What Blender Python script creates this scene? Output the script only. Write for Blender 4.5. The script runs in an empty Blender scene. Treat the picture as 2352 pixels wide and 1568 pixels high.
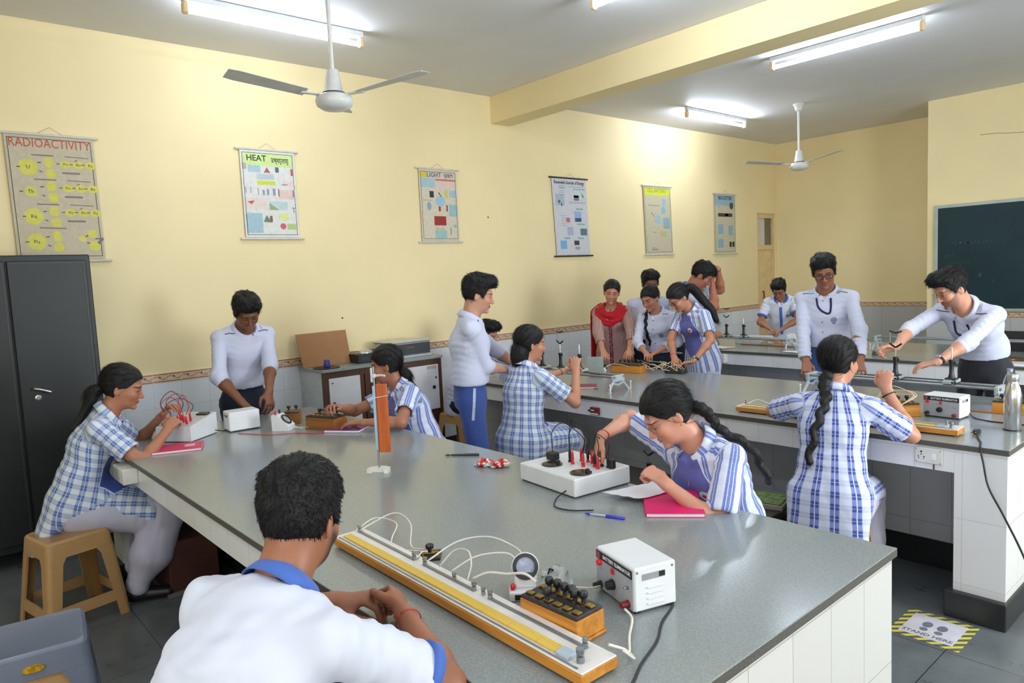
import bpy, math, random
import numpy as np
from mathutils import Vector, Matrix
from mathutils.bvhtree import BVHTree
random.seed(7); RNG = np.random.default_rng(7)
scene = bpy.context.scene
COL = scene.collection
PI = math.pi
def V(*a): return np.array(a, float)
def unit(v):
    v = np.asarray(v, float); n = np.linalg.norm(v)
    return v/n if n > 1e-9 else v
def lin(c):
    c = np.array(c, float)/255.0
    return tuple(np.where(c <= .04045, c/12.92, ((c+.055)/1.055)**2.4)) + (1.0,)

# ---------------------------------------------------------------- materials
class NT:
    """tiny node-tree helper"""
    def __init__(s, name):
        s.m = bpy.data.materials.new(name); s.m.use_nodes = True
        s.t = s.m.node_tree; s.b = s.t.nodes['Principled BSDF']
    def n(s, typ, **kw):
        d = s.t.nodes.new(typ)
        for k, v in kw.items():
            if k.startswith('i_'):
                key = k[2:]; key = int(key) if key.isdigit() else key.replace('_', ' ')
                s.put(d.inputs[key], v)
            else: setattr(d, k, v)
        return d
    def put(s, sock, v):
        if hasattr(v, 'is_output'): s.t.links.new(v, sock)
        else: sock.default_value = v
    def math(s, op, a, b=0.0, c=0.0, clamp=False):
        d = s.t.nodes.new('ShaderNodeMath'); d.operation = op; d.use_clamp = clamp
        for i, v in enumerate((a, b, c)): s.put(d.inputs[i], v)
        return d.outputs[0]
    def vmath(s, op, a, b=(0, 0, 0)):
        d = s.t.nodes.new('ShaderNodeVectorMath'); d.operation = op
        s.put(d.inputs[0], a); s.put(d.inputs[1], b)
        return d.outputs['Value'] if op in ('LENGTH', 'DOT_PRODUCT', 'DISTANCE') else d.outputs[0]
    def mix(s, f, a, b):
        d = s.t.nodes.new('ShaderNodeMix'); d.data_type = 'RGBA'
        s.put(d.inputs[0], f); s.put(d.inputs[6], a); s.put(d.inputs[7], b)
        return d.outputs[2]
    def obj(s): return s.n('ShaderNodeTexCoord').outputs['Object']
    def attr(s, name): return s.n('ShaderNodeAttribute', attribute_name=name)
    def sep(s, v):
        d = s.n('ShaderNodeSeparateXYZ'); s.put(d.inputs[0], v); return d.outputs
    def comb(s, x=0.0, y=0.0, z=0.0):
        d = s.n('ShaderNodeCombineXYZ')
        for i, v in enumerate((x, y, z)): s.put(d.inputs[i], v)
        return d.outputs[0]
    def noise(s, vec, scale, detail=2.0, rough=.5):
        d = s.n('ShaderNodeTexNoise'); s.put(d.inputs['Vector'], vec)
        d.inputs['Scale'].default_value = scale; d.inputs['Detail'].default_value = detail
        d.inputs['Roughness'].default_value = rough
        return d.outputs[0]
    def ramp(s, f, stops):
        d = s.n('ShaderNodeValToRGB'); s.put(d.inputs[0], f)
        e = d.color_ramp.elements
        while len(e) < len(stops): e.new(.5)
        for q, (p, c) in zip(e, stops): q.position = p; q.color = c
        return d.outputs[0]
    def bump(s, h, strength=.2, dist=.01):
        d = s.n('ShaderNodeBump'); s.put(d.inputs['Height'], h)
        d.inputs['Strength'].default_value = strength; d.inputs['Distance'].default_value = dist
        s.t.links.new(d.outputs[0], s.b.inputs['Normal'])
    def step(s, x, lo, hi):
        d = s.n('ShaderNodeMapRange'); d.interpolation_type = 'SMOOTHSTEP'
        s.put(d.inputs['Value'], x); s.put(d.inputs['From Min'], lo); s.put(d.inputs['From Max'], hi)
        return d.outputs[0]
    def fin(s, col=None, rough=.5, metal=0.0, spec=.5, **kw):
        if col is not None: s.put(s.b.inputs['Base Color'], col)
        s.put(s.b.inputs['Roughness'], rough); s.put(s.b.inputs['Metallic'], metal)
        s.b.inputs['Specular IOR Level'].default_value = spec
        for k, v in kw.items(): s.put(s.b.inputs[k.replace('_', ' ')], v)
        return s.m
_plain = {}
def plain(name, rgb, rough=.5, metal=0.0, spec=.5, var=.06, scale=14.0):
    """one-colour surface with faint procedural variation"""
    if name in _plain: return _plain[name]
    t = NT(name); c = lin(rgb)
    f = t.noise(t.obj(), scale, 3.0)
    d = tuple(max(0, x*(1-var*1.6)) for x in c[:3]) + (1,); l = tuple(min(1, x*(1+var)) for x in c[:3]) + (1,)
    _plain[name] = t.fin(t.ramp(f, [(.3, d), (.7, l)]), rough, metal, spec)
    return _plain[name]

# ---------------------------------------------------------------- mesh building
class MB:
    def __init__(s): s.v = []; s.f = []; s.mi = []; s.M = Matrix.Identity(4); s.cur = 0
    def at(s, loc=(0, 0, 0), rz=0.0, rx=0.0, ry=0.0):
        s.M = Matrix.Translation(loc) @ Matrix.Rotation(math.radians(rz), 4, 'Z') @ Matrix.Rotation(math.radians(ry), 4, 'Y') @ Matrix.Rotation(math.radians(rx), 4, 'X'); return s
    def raw(s, vs, fs):
        b = len(s.v)
        for p in vs: s.v.append(tuple(s.M @ Vector(p)))
        for f in fs: s.f.append(tuple(b+i for i in f)); s.mi.append(s.cur)
        return s
    def box(s, lo, hi, bev=0.0):
        (x0, y0, z0), (x1, y1, z1) = lo, hi
        if bev <= 0:
            vs = [(x0,y0,z0),(x1,y0,z0),(x1,y1,z0),(x0,y1,z0),(x0,y0,z1),(x1,y0,z1),(x1,y1,z1),(x0,y1,z1)]
            return s.raw(vs, [(3,2,1,0),(4,5,6,7),(0,1,5,4),(1,2,6,5),(2,3,7,6),(3,0,4,7)])
        b = bev; pts = []; 
        def ring(z, i):
            return [(x0+i,y0,z),(x1-i,y0,z),(x1,y0+i,z),(x1,y1-i,z),(x1-i,y1,z),(x0+i,y1,z),(x0,y1-i,z),(x0,y0+i,z)]
        def inner(z): return [(x0+b,y0+b,z),(x1-b,y0+b,z),(x1-b,y0+b,z),(x1-b,y1-b,z),(x1-b,y1-b,z),(x0+b,y1-b,z),(x0+b,y1-b,z),(x0+b,y0+b,z)]
        rings = [inner(z0), ring(z0+b, b), ring(z1-b, b), inner(z1)]
        vs = [p for r in rings for p in r]; fs = []
        for k in range(3):
            for i in range(8):
                j = (i+1) % 8; fs.append((k*8+i, k*8+j, k*8+8+j, k*8+8+i))
        fs.append((0,7,5,3,1)[::1] if False else (7,5,3,1)); fs.append((25,27,29,31))
        return s.raw(vs, fs)
    def bc(s, c, d, bev=0.0):
        return s.box([c[i]-d[i]/2 for i in range(3)], [c[i]+d[i]/2 for i in range(3)], bev)
    def lathe(s, prof, n=20, c=(0, 0, 0), axis='z', caps=True):
        vs = []; fs = []
        for r, z in prof:
            for i in range(n):
                a = 2*PI*i/n; x, y = r*math.cos(a), r*math.sin(a)
                p = (x, y, z) if axis == 'z' else ((z, x, y) if axis == 'x' else (y, z, x))
                vs.append((p[0]+c[0], p[1]+c[1], p[2]+c[2]))
        m = len(prof)
        for k in range(m-1):
            for i in range(n):
                j = (i+1) % n; fs.append((k*n+i, k*n+j, k*n+n+j, k*n+n+i))
        if caps and prof[0][0] > 1e-6: fs.append(tuple(range(n))[::-1])
        if caps and prof[-1][0] > 1e-6: fs.append(tuple((m-1)*n+i for i in range(n)))
        return s.raw(vs, fs)
    def cyl(s, a, b, r, r2=None, n=14):
        a = V(*a); b = V(*b); r2 = r if r2 is None else r2
        return s.tube([a, b], [r, r2], n)
    def tube(s, pts, r, n=8, flat=None):
        P = [np.asarray(p, float) for p in pts]; m = len(P)
        R = [r]*m if np.isscalar(r) else list(r)
        vs = []; fs = []; up = None
        for k in range(m):
            t = unit(P[min(k+1, m-1)]-P[max(k-1, 0)])
            if up is None:
                up = unit(np.cross(t, V(0, 0, 1) if abs(t[2]) < .9 else V(1, 0, 0)))
            else:
                up = unit(up - t*np.dot(up, t))
            sd = np.cross(t, up)
            for i in range(n):
                a = 2*PI*i/n
                vs.append(P[k] + R[k]*(math.cos(a)*up*(flat or 1.0) + math.sin(a)*sd))
        for k in range(m-1):
            for i in range(n):
                j = (i+1) % n; fs.append((k*n+i, k*n+j, k*n+n+j, k*n+n+i))
        fs.append(tuple(range(n))[::-1]); fs.append(tuple((m-1)*n+i for i in range(n)))
        return s.raw(vs, fs)
    def prism(s, poly, z0, z1):
        n = len(poly); vs = [(x, y, z0) for x, y in poly]+[(x, y, z1) for x, y in poly]
        return s.raw(vs, [tuple(range(n))[::-1], tuple(range(n, 2*n))]+[(i, (i+1) % n, n+(i+1) % n, n+i) for i in range(n)])
    def extrude(s, poly3, vec):
        n = len(poly3); v = V(*vec); vs = [tuple(p) for p in poly3]+[tuple(V(*p)+v) for p in poly3]
        return s.raw(vs, [tuple(range(n))[::-1], tuple(range(n, 2*n))]+[(i, (i+1) % n, n+(i+1) % n, n+i) for i in range(n)])
    def ell(s, c, r, n=14, m=9):
        prof = [(math.cos(a), math.sin(a)) for a in np.linspace(-PI/2, PI/2, m)]
        vs = []; fs = []
        for q, z in prof:
            for i in range(n):
                a = 2*PI*i/n; vs.append((c[0]+r[0]*q*math.cos(a), c[1]+r[1]*q*math.sin(a), c[2]+r[2]*z))
        for k in range(m-1):
            for i in range(n):
                j = (i+1) % n; fs.append((k*n+i, k*n+j, k*n+n+j, k*n+n+i))
        return s.raw(vs, fs)
    def build(s, name, mat, parent=None, smooth=False, angle=None):
        me = bpy.data.meshes.new(name); me.from_pydata(s.v, [], s.f)
        mats = mat if isinstance(mat, (list, tuple)) else [mat]
        for m in mats: me.materials.append(m)
        if len(mats) > 1: me.polygons.foreach_set('material_index', s.mi)
        import bmesh
        bm = bmesh.new(); bm.from_mesh(me); bmesh.ops.remove_doubles(bm, verts=bm.verts, dist=1e-6)
        bmesh.ops.recalc_face_normals(bm, faces=bm.faces); bm.to_mesh(me); bm.free()
        if smooth:
            me.polygons.foreach_set('use_smooth', [True]*len(me.polygons))
            if angle: me.set_sharp_from_angle(angle=math.radians(angle))
        o = bpy.data.objects.new(name, me); COL.objects.link(o)
        if parent is not None: o.parent = parent
        return o
def tag(o, label=None, cat=None, group=None, kind=None):
    if label: o['label'] = label
    if cat: o['category'] = cat
    if group: o['group'] = group
    if kind: o['kind'] = kind
    return o
def thing(name, label, cat, loc=(0, 0, 0), rz=0.0, group=None):
    o = bpy.data.objects.new(name, None); COL.objects.link(o); o.empty_display_size = .05
    o.location = loc; o.rotation_euler = (0, 0, math.radians(rz))
    return tag(o, label, cat, group)
def struct(name, mb, mat, smooth=False):
    return tag(mb.build(name, mat, None, smooth), kind='structure')
def copy_tree(o, parent=None):
    c = o.copy(); COL.objects.link(c)
    if parent is not None: c.parent = parent
    for ch in list(o.children): copy_tree(ch, c)
    return c
def bez(pts, n=10):
    """catmull-rom through the points"""
    P = [np.asarray(p, float) for p in pts]; P = [2*P[0]-P[1]]+P+[2*P[-1]-P[-2]]; out = []
    for i in range(1, len(P)-2):
        for k in range(n):
            t = k/n; a, b, c, d = P[i-1:i+3]
            out.append(.5*(2*b+(c-a)*t+(2*a-5*b+4*c-d)*t*t+(3*b-3*c+d-a)*t**3))
    out.append(P[-2]); return out
def text_mesh(name, body, size, mat, parent, M, extrude=.0004, align='CENTER', shear=0.0, xs=1.0, bold=0.0):
    """lettering as a mesh; local x = reading direction, y = up of the letters"""
    cu = bpy.data.curves.new(name, 'FONT'); cu.body = body; cu.size = size; cu.extrude = extrude
    cu.align_x = align; cu.align_y = 'CENTER'; cu.shear = shear; cu.offset = bold; cu.resolution_u = 2
    t = bpy.data.objects.new(name, cu); COL.objects.link(t)
    dg = bpy.context.evaluated_depsgraph_get()
    me = bpy.data.meshes.new_from_object(t.evaluated_get(dg))
    bpy.data.objects.remove(t); bpy.data.curves.remove(cu)
    me.name = name; me.materials.clear(); me.materials.append(mat)
    me.transform(M @ Matrix.Diagonal((xs, 1, 1, 1)))
    o = bpy.data.objects.new(name, me); COL.objects.link(o); o.parent = parent
    return o
M_chrome = plain('chrome', (200, 196, 188), .25, .9)
# ---------------------------------------------------------------- the room
XW, YF, YB, XR, YK, ZC = -5.70, 10.55, 9.50, 2.30, -2.60, 3.49   # left wall, far wall, blackboard wall, right wall, back wall, ceiling
XB = -3.20                                                        # corner of the projecting blackboard wall
def wall_paint(name, rgb):
    t = NT(name); o = t.obj()
    a = t.noise(o, 1.3, 4.0); b = t.noise(o, 60.0, 2.0)
    c = t.ramp(a, [(.3, lin(tuple(x*.965 for x in rgb))), (.7, lin(rgb))])
    t.bump(b, .06, .004)
    return t.fin(c, .62, 0, .35)
M_wall = wall_paint('yellow_wall_paint', (246, 228, 178))
M_ceil = wall_paint('white_ceiling_paint', (226, 226, 226))
def tile_mat(name, rgb, grout, uv, w=.2, h=.3, rough=.16, off=(0, 0)):
    t = NT(name); s = t.sep(t.obj()); u = t.math('ADD', s[uv[0]], off[0]+40.0); v = t.math('ADD', s[uv[1]], off[1]+40.0)
    def edge(x, p):
        f = t.math('MODULO', x, p); return t.math('MINIMUM', f, t.math('SUBTRACT', p, f))
    d = t.math('MINIMUM', edge(u, w), edge(v, h)); line = t.step(d, .0009, .0022)
    cell = t.comb(t.math('FLOOR', t.math('DIVIDE', u, w)), t.math('FLOOR', t.math('DIVIDE', v, h)), 0.0)
    wn = t.n('ShaderNodeTexWhiteNoise'); t.put(wn.inputs['Vector'], cell)
    c1 = t.mix(wn.outputs[0], lin(tuple(x*.97 for x in rgb)), lin(rgb))
    c = t.mix(line, lin(grout), c1)
    t.bump(line, .3, .002)
    return t.fin(c, rough, 0, .5)
M_tile_left = tile_mat('white_glazed_tile', (226, 232, 238), (200, 204, 206), (1, 2))
M_tile_far = tile_mat('grey_glazed_tile', (190, 192, 190), (120, 122, 118), (0, 2), .45, .9, .3, (.135, 0))
def border_mat(name, ax):
    t = NT(name); s = t.sep(t.obj()); u = s[ax]; z = s[2]           # z runs 0 .. 0.068 over the band
    e = t.math('ABSOLUTE', t.math('SUBTRACT', z, .034))
    stripe = t.math('MULTIPLY', t.step(e, .0225, .0245), t.math('SUBTRACT', 1.0, t.step(e, .0285, .0305)))
    un = t.math('MULTIPLY', t.math('ADD', u, 40.0), 1/.1)
    ph = t.math('MULTIPLY', un, 2*PI)
    wave = t.math('MULTIPLY', t.math('SINE', ph), .011)
    sc = t.math('ABSOLUTE', t.math('SUBTRACT', t.math('SUBTRACT', z, .034), wave))
    scroll = t.math('SUBTRACT', 1.0, t.step(sc, .0022, .004))
    fr = t.math('SUBTRACT', t.math('FRACT', un), .5)
    d1 = t.vmath('LENGTH', t.comb(t.math('MULTIPLY', fr, .1), t.math('SUBTRACT', z, .040), 0.0))
    dot = t.math('SUBTRACT', 1.0, t.step(d1, .006, .009))
    nz = t.noise(t.obj(), 120.0, 2.0); sp = t.step(nz, .58, .66)
    f = t.math('MAXIMUM', t.math('MAXIMUM', t.math('MULTIPLY', scroll, .75), dot), t.math('MULTIPLY', sp, .45))
    c = t.mix(f, lin((214, 190, 160)), lin((134, 70, 52)))
    c = t.mix(stripe, c, lin((150, 74, 60)))
    j = t.math('FRACT', t.math('MULTIPLY', t.math('ADD', u, 40.0), 5.0)); c = t.mix(t.math('LESS_THAN', j, .012), c, lin((225, 220, 210)))
    return t.fin(c, .25)
M_border_y = border_mat('patterned_border_tile', 1); M_border_x = border_mat('patterned_border_tile_far', 0)
def floor_mat():
    t = NT('dark_polished_stone_floor'); o = t.obj(); s = t.sep(o)
    def ed(x, p):
        f = t.math('MODULO', t.math('ADD', x, 40.0), p); return t.math('MINIMUM', f, t.math('SUBTRACT', p, f))
    g = t.step(t.math('MINIMUM', ed(s[0], .6), ed(s[1], .6)), .001, .003)
    n = t.noise(o, 5.0, 6.0, .65); m = t.noise(o, 90.0, 2.0)
    c = t.ramp(n, [(.3, lin((80, 86, 88))), (.7, lin((106, 112, 114)))])
    c = t.mix(t.math('MULTIPLY', m, .3), c, lin((122, 128, 130)))
    c = t.mix(g, lin((40, 44, 44)), c)
    return t.fin(c, t.math('ADD', t.math('MULTIPLY', n, .15), .22))
M_floor = floor_mat()
struct('floor', MB().box((XW-.1, YK-.1, -.1), (XR+.1, YF+.1, 0)), M_floor)
struct('ceiling', MB().box((XW-.1, YK-.1, ZC), (XR+.1, YF+.1, ZC+.12)), M_ceil)
# left wall with the door opening at its far end
DY0, DY1, DZ = 9.96, 10.50, 2.43
struct('wall_left', MB().box((XW-.12, YK, 0), (XW, DY0, ZC)).box((XW-.12, DY0, DZ), (XW, YF, ZC)).box((XW-.12, DY1, 0), (XW, YF, DZ)).box((XW-.3, DY0-.05, 0), (XW-.2, YF, DZ+.05)), M_wall)
struct('wall_far', MB().box((XW, YF, 0), (XR, YF+.12, ZC)), M_wall)
struct('wall_blackboard', MB().box((XB, YB, 0), (XR, YF-.002, ZC)), M_wall)
BWX = (-.8, 1.9)                                                  # unseen window added in the wall behind, for frontal fill
struct('wall_back', MB().box((XW-.1, YK-.12, 0), (XR+.1, YK, .9)).box((XW-.1, YK-.12, 2.6), (XR+.1, YK, ZC)).box((XW-.1, YK-.12, .9), (BWX[0], YK, 2.6)).box((BWX[1], YK-.12, .9), (XR+.1, YK, 2.6)), M_wall)
WIN = [(-1.9, -.3), (.3, 1.9), (3.2, 5.3), (6.0, 8.6)]             # daylight windows of the right wall
mb = MB().box((XR, YK, 0), (XR+.12, YF, .75)).box((XR, YK, 2.55), (XR+.12, YF, ZC))
ys = [YK]+[q for w in WIN for q in w]+[YF]
for a, b in zip(ys[0::2], ys[1::2]): mb.box((XR, a, .75), (XR+.12, b, 2.55))
struct('wall_right', mb, M_wall)
M_wf = plain('window_frame_paint', (225, 225, 220), .4)
def glass():
    t = NT('window_glass'); t.b.inputs['Transmission Weight'].default_value = 1.0
    return t.fin((1, 1, 1, 1), 0.0, 0, .5, IOR=1.02)
M_glass = glass()
for i, (a, b) in enumerate(WIN):
    f = MB()
    for y in (a+.03, (a+b)/2, b-.03): f.box((XR+.03, y-.03, .75), (XR+.09, y+.03, 2.55))
    for z in (.78, 2.52): f.box((XR+.03, a+.001, z-.03), (XR+.09, b-.001, z+.03))
    w = struct('window_%d' % (i+1), f, M_wf)
    MB().box((XR+.058, a, .76), (XR+.062, b, 2.54)).build('window_pane', M_glass, w)
f = MB()
for x in np.linspace(BWX[0]+.03, BWX[1]-.03, 4): f.box((x-.03, YK-.09, .9), (x+.03, YK-.03, 2.6))
for z in (.93, 2.57): f.box((BWX[0]+.001, YK-.09, z-.03), (BWX[1]-.001, YK-.03, z+.03))
w = struct('window_5', f, M_wf)  # frame of the window added behind the camera as a fill source
MB().box((BWX[0], YK-.062, .91), (BWX[1], YK-.058, 2.59)).build('window_pane', M_glass, w)
# beam across the ceiling, soffit 3.22 m
struct('beam', MB().box((XW+.001, 4.80, 3.22), (XR-.001, 5.06, ZC-.001)), M_wall)
# tiled dado and patterned border
ZD = .99
def band(name, lo, hi, mat):
    o = struct(name, MB().box((lo[0], lo[1], 0), (hi[0], hi[1], hi[2]-lo[2])), mat); o.location.z = lo[2]; return o
struct('trim_1', MB().box((XW+.001, YK, .1), (XW+.011, DY0, ZD)), M_tile_left)
band('trim_2', (XW+.001, YK, ZD), (XW+.014, DY0, ZD+.068), M_border_y)
struct('trim_3', MB().box((XW+.012, YF-.011, .1), (XB-.001, YF-.001, ZD-.005)), M_tile_far)
band('trim_4', (XW+.015, YF-.014, ZD-.005), (XB-.001, YF-.001, ZD+.06), M_border_x)
struct('trim_5', MB().box((XB, YB-.011, .1), (XR, YB-.001, .925)), M_tile_far)
band('trim_6', (XB, YB-.014, .925), (XR, YB-.001, .99), M_border_x)
M_skirt = plain('black_stone_skirting', (38, 40, 42), .3)
struct('baseboard_left', MB().box((XW+.001, YK, 0), (XW+.016, DY0, .1)), M_skirt)
struct('baseboard_far', MB().box((XW+.017, YF-.016, 0), (XB-.001, YF-.001, .1)), M_skirt)
struct('baseboard_blackboard', MB().box((XB, YB-.016, 0), (XR, YB-.001, .1)), M_skirt)
# thin hairline crack above the blackboard
tag(MB().tube(bez([(-2.66, YB-.002, 3.005), (-2.50, YB-.002, 2.995), (-2.40, YB-.002, 2.978), (-2.2, YB-.002, 2.96), (-1.9, YB-.002, 2.95)], 5), .0022, 5).build('trim_7', plain('crack_dark', (96, 86, 56), .9)), kind='structure')
# door at the far end of the left wall: cream leaf, glazed top light
M_door = plain('cream_door_paint', (226, 200, 150), .45)
d = struct('door_1', MB().box((XW-.09, DY0+.001, 0), (XW-.02, DY0+.05, DZ-.001)).box((XW-.09, DY1-.05, 0), (XW-.02, DY1-.001, DZ-.001)).box((XW-.09, DY0+.05, DZ-.07), (XW-.02, DY1-.05, DZ-.001)).box((XW-.09, DY0+.05, 1.88), (XW-.02, DY1-.05, 1.95)), M_door)
MB().box((XW-.075, DY0+.052, .01), (XW-.04, DY1-.052, 1.878)).build('door_leaf', M_door, d)
MB().box((XW-.06, DY0+.05, 1.95), (XW-.052, DY0+.30, DZ-.07)).build('door_pane', plain('frosted_pane', (214, 208, 200), .25), d)
MB().box((XW-.06, DY0+.30, 1.95), (XW-.052, DY1-.05, DZ-.07)).build('door_pane', plain('dark_pane', (112, 108, 88), .25), d)
MB().tube(bez([(XW-.04, 10.16, 1.24), (XW-.018, 10.16, 1.23), (XW-.018, 10.17, 1.12), (XW-.04, 10.17, 1.10)], 5), .009, 8).build('door_handle', plain('door_handle_metal', (110, 70, 60), .4, .5), d)
# small nail specks on the plaster
for y, z in ((4.70, 2.27), (2.98, 1.36)):
    tag(MB().lathe([(.008, 0), (.006, .006), (.0, .008)], 8, (XW, y, z), 'x').build('wall_nail', plain('nail_dark', (40, 30, 26), .5, .4)), 'tiny dark nail in the yellow wall %s' % ('between the two middle posters' if z > 2 else 'above the cardboard sheet, left'), 'nail')

# ---------------------------------------------------------------- lamps and fans
def emis(name, rgb, strength):
    t = NT(name); t.b.inputs['Emission Color'].default_value = lin(rgb); t.b.inputs['Emission Strength'].default_value = strength
    return t.fin(lin(tuple(min(250, x) for x in rgb)), .3)
M_tube = emis('lit_fluorescent_tube', (226, 237, 255), 58.0)
M_batten = plain('batten_white', (226, 228, 228), .4); M_holder = plain('lamp_holder_cream', (232, 204, 150), .45)
M_tube_b = emis('bright_fluorescent_tube', (226, 237, 255), 105.0)
def tube_light(label, c, along, half=.6, M_tube=M_tube):
    t = thing('tube_light', label, 'tube light', (c[0], c[1], ZC), 0 if along == 'x' else 90, 'fluorescent tube lights on the ceiling')
    MB().box((-half-.03, -.024, -.045), (half+.03, .024, -.001), .006).build('batten', M_batten, t)
    for sx in (-1, 1):
        MB().box((sx*(half+.012)-.018, -.022, -.115), (sx*(half+.012)+.018, .022, -.0455), .008).build('lamp_holder', M_holder, t)
    MB().cyl((-half+.008, 0, -.092), (half-.008, 0, -.092), .0165, n=16).build('lamp_tube', M_tube, t, True, 40)
    return t
tube_light('lit tube light running along the left wall above the heat poster', (-4.73, 2.16), 'y')
tube_light('lit tube light cut by the top edge, before the beam', (-2.63, 3.66), 'x', .6, M_tube_b)
tube_light('lit tube light just behind the beam, parallel to it', (-2.72, 6.12), 'x')
tube_light('small far tube light near the left wall, beyond the beam', (-4.90, 7.68), 'y', .6, M_tube_b)
tube_light('added unseen tube light above the foreground end of the front bench, for fill', (-1.7, -.35), 'x', .6, M_tube_b)  # added out of view to brighten the foreground from above
tube_light('added unseen tube light above the aisle at the bench ends, for fill', (.45, 1.5), 'y', .6, M_tube_b)  # extra overhead fill, added outside the frame
M_fan = plain('ceiling_fan_white', (222, 222, 218), .35)
M_fan_blade = plain('ceiling_fan_blade', (206, 206, 202), .4)
M_dark_ring = plain('fan_dark_band', (60, 60, 64), .5)
def ceiling_fan(label, x, y, zb, angs, R=.6):
    t = thing('ceiling_fan', label, 'ceiling fan', (x, y, zb))
    H = ZC-zb
    MB().lathe([(.004, H-.001), (.062, H-.001), (.062, H-.012), (.05, H-.02), (.034, H-.075), (.014, H-.085)], 20).build('canopy', M_fan, t, True, 40)
    MB().cyl((0, 0, .11), (0, 0, H-.07), .0125, n=12).build('down_rod', M_fan, t, True, 40)
    MB().lathe([(.016, .15), (.034, .145), (.052, .035), (.058, .02), (.05, .018)], 24).build('motor_cover', M_fan, t, True, 40)
    MB().lathe([(.05, .019), (.064, .019), (.064, .008), (.05, .008), (.05, .019)], 24, (0, 0, 0), 'z', False).build('motor_band', M_dark_ring, t)
    MB().lathe([(.03, .008), (.075, .008), (.102, -.006), (.108, -.03), (.1, -.055), (.07, -.075), (.02, -.082), (.0, -.082)], 28).build('motor_housing', M_fan, t, True, 50)
    for a in angs:
        b = MB(); b.at((0, 0, 0), a)
        n = 9; top = []; 
        for k in range(n):
            q = k/(n-1); xx = .17+q*(R-.17); w = .045+.022*q; z = .006+.045*q
            if k == n-1: w *= .8
            top += [(xx, -w, z-.008), (xx, w, z+.008)]
        vs = top+[(p[0], p[1], p[2]-.0025) for p in top]; m = 2*n; fs = []
        for k in range(n-1):
            fs += [(2*k, 2*k+2, 2*k+3, 2*k+1), (m+2*k, m+2*k+1, m+2*k+3, m+2*k+2), (2*k, m+2*k, m+2*k+2, 2*k+2), (2*k+1, 2*k+3, m+2*k+3, m+2*k+1)]
        fs += [(0, 1, m+1, m), (m-2, 2*m-2, 2*m-1, m-1)]
        b.raw(vs, fs); bl = b.build('blade', M_fan_blade, t, False)
        MB().at((0, 0, 0), a).box((.085, -.018, -.004), (.20, .018, .004), .003).build('blade_arm', M_fan, bl)
    return t
ceiling_fan('large white ceiling fan over the front bench, before the beam', -3.80, 2.03, 2.735, (-93, 27, 147))
ceiling_fan('small white ceiling fan far away beyond the beam', -4.12, 8.15, 2.81, (104, -16, 224))
# ---------------------------------------------------------------- lab benches
TOP = .812
def granite(name, a, b, rough):
    t = NT(name); o = t.obj(); n = t.noise(o, 180.0, 3.0, .7); m = t.noise(o, 2.2, 3.0)
    c = t.mix(t.step(n, .35, .7), lin(a), lin(b))
    c = t.mix(t.math('MULTIPLY', m, .35), c, lin(tuple(x*.9 for x in a)))
    return t.fin(c, rough, 0, .6)
M_granite = granite('grey_green_polished_stone', (134, 142, 142), (158, 164, 162), .17)
M_granite_edge = granite('dark_rough_stone_edge', (66, 64, 58), (104, 100, 90), .5)
M_tile_bench = tile_mat('white_bench_tile', (238, 240, 242), (214, 214, 210), (0, 2), .2, .305, .25, (.05, .10))
M_tile_side = tile_mat('white_bench_side_tile', (222, 220, 214), (186, 180, 170), (1, 2), .2, .305, .25, (.05, .10))
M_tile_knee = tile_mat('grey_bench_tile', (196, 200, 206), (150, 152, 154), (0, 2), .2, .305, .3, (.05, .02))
def lab_bench(label, x0, x1, y0, depth=1.31):
    t = thing('lab_bench', label, 'bench', (0, 0, 0), 0, 'long tiled laboratory benches')
    y1 = y0+depth
    o = MB(); o.cur = 0; o.box((x0, y0, TOP-.027), (x1, y1, TOP), .002)
    w = o.build('worktop', [M_granite, M_granite_edge], t)
    for p in w.data.polygons:
        if abs(p.normal.z) < .5: p.material_index = 1
    b = TOP-.0272; a0, a1 = y0+.014, y1-.014
    MB().box((x0+.21, a0, TOP-.138), (x1-.215, a0+.08, b)).build('apron', M_tile_bench, t)
    MB().box((x0+.21, a1-.08, TOP-.138), (x1-.215, a1, b)).build('apron', M_tile_bench, t)
    for q0, q1 in ((x0+.012, x0+.2095), (x1-.2145, x1-.010)):
        e = MB(); e.box((q0, a0+.001, .125), (q1, a1-.001, b))
        s = e.build('end_panel', [M_tile_bench, M_tile_side], t)
        for p in s.data.polygons:
            if abs(p.normal.x) > .5: p.material_index = 1
        MB().box((q0-.03, a0-.03, 0), (q1+.012, a1+.03, .1245), .004).build('plinth', M_skirt, t)
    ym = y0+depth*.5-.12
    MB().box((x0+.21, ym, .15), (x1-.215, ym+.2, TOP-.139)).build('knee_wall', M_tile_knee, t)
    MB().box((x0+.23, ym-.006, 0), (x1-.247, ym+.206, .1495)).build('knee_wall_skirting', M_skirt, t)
    return t
lab_bench('front grey stone topped lab bench with the long metre bridge on it', -4.68, -.80, .845)
lab_bench('second grey stone topped lab bench, behind the front one', -4.75, -.868, 3.55, 1.30)
lab_bench('farthest grey stone topped lab bench, nearest the blackboard', -4.75, -.90, 6.26, 1.30)
M_ivory = plain('ivory_plastic', (226, 226, 220), .35); M_black = plain('black_plastic', (24, 24, 26), .4)
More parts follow.
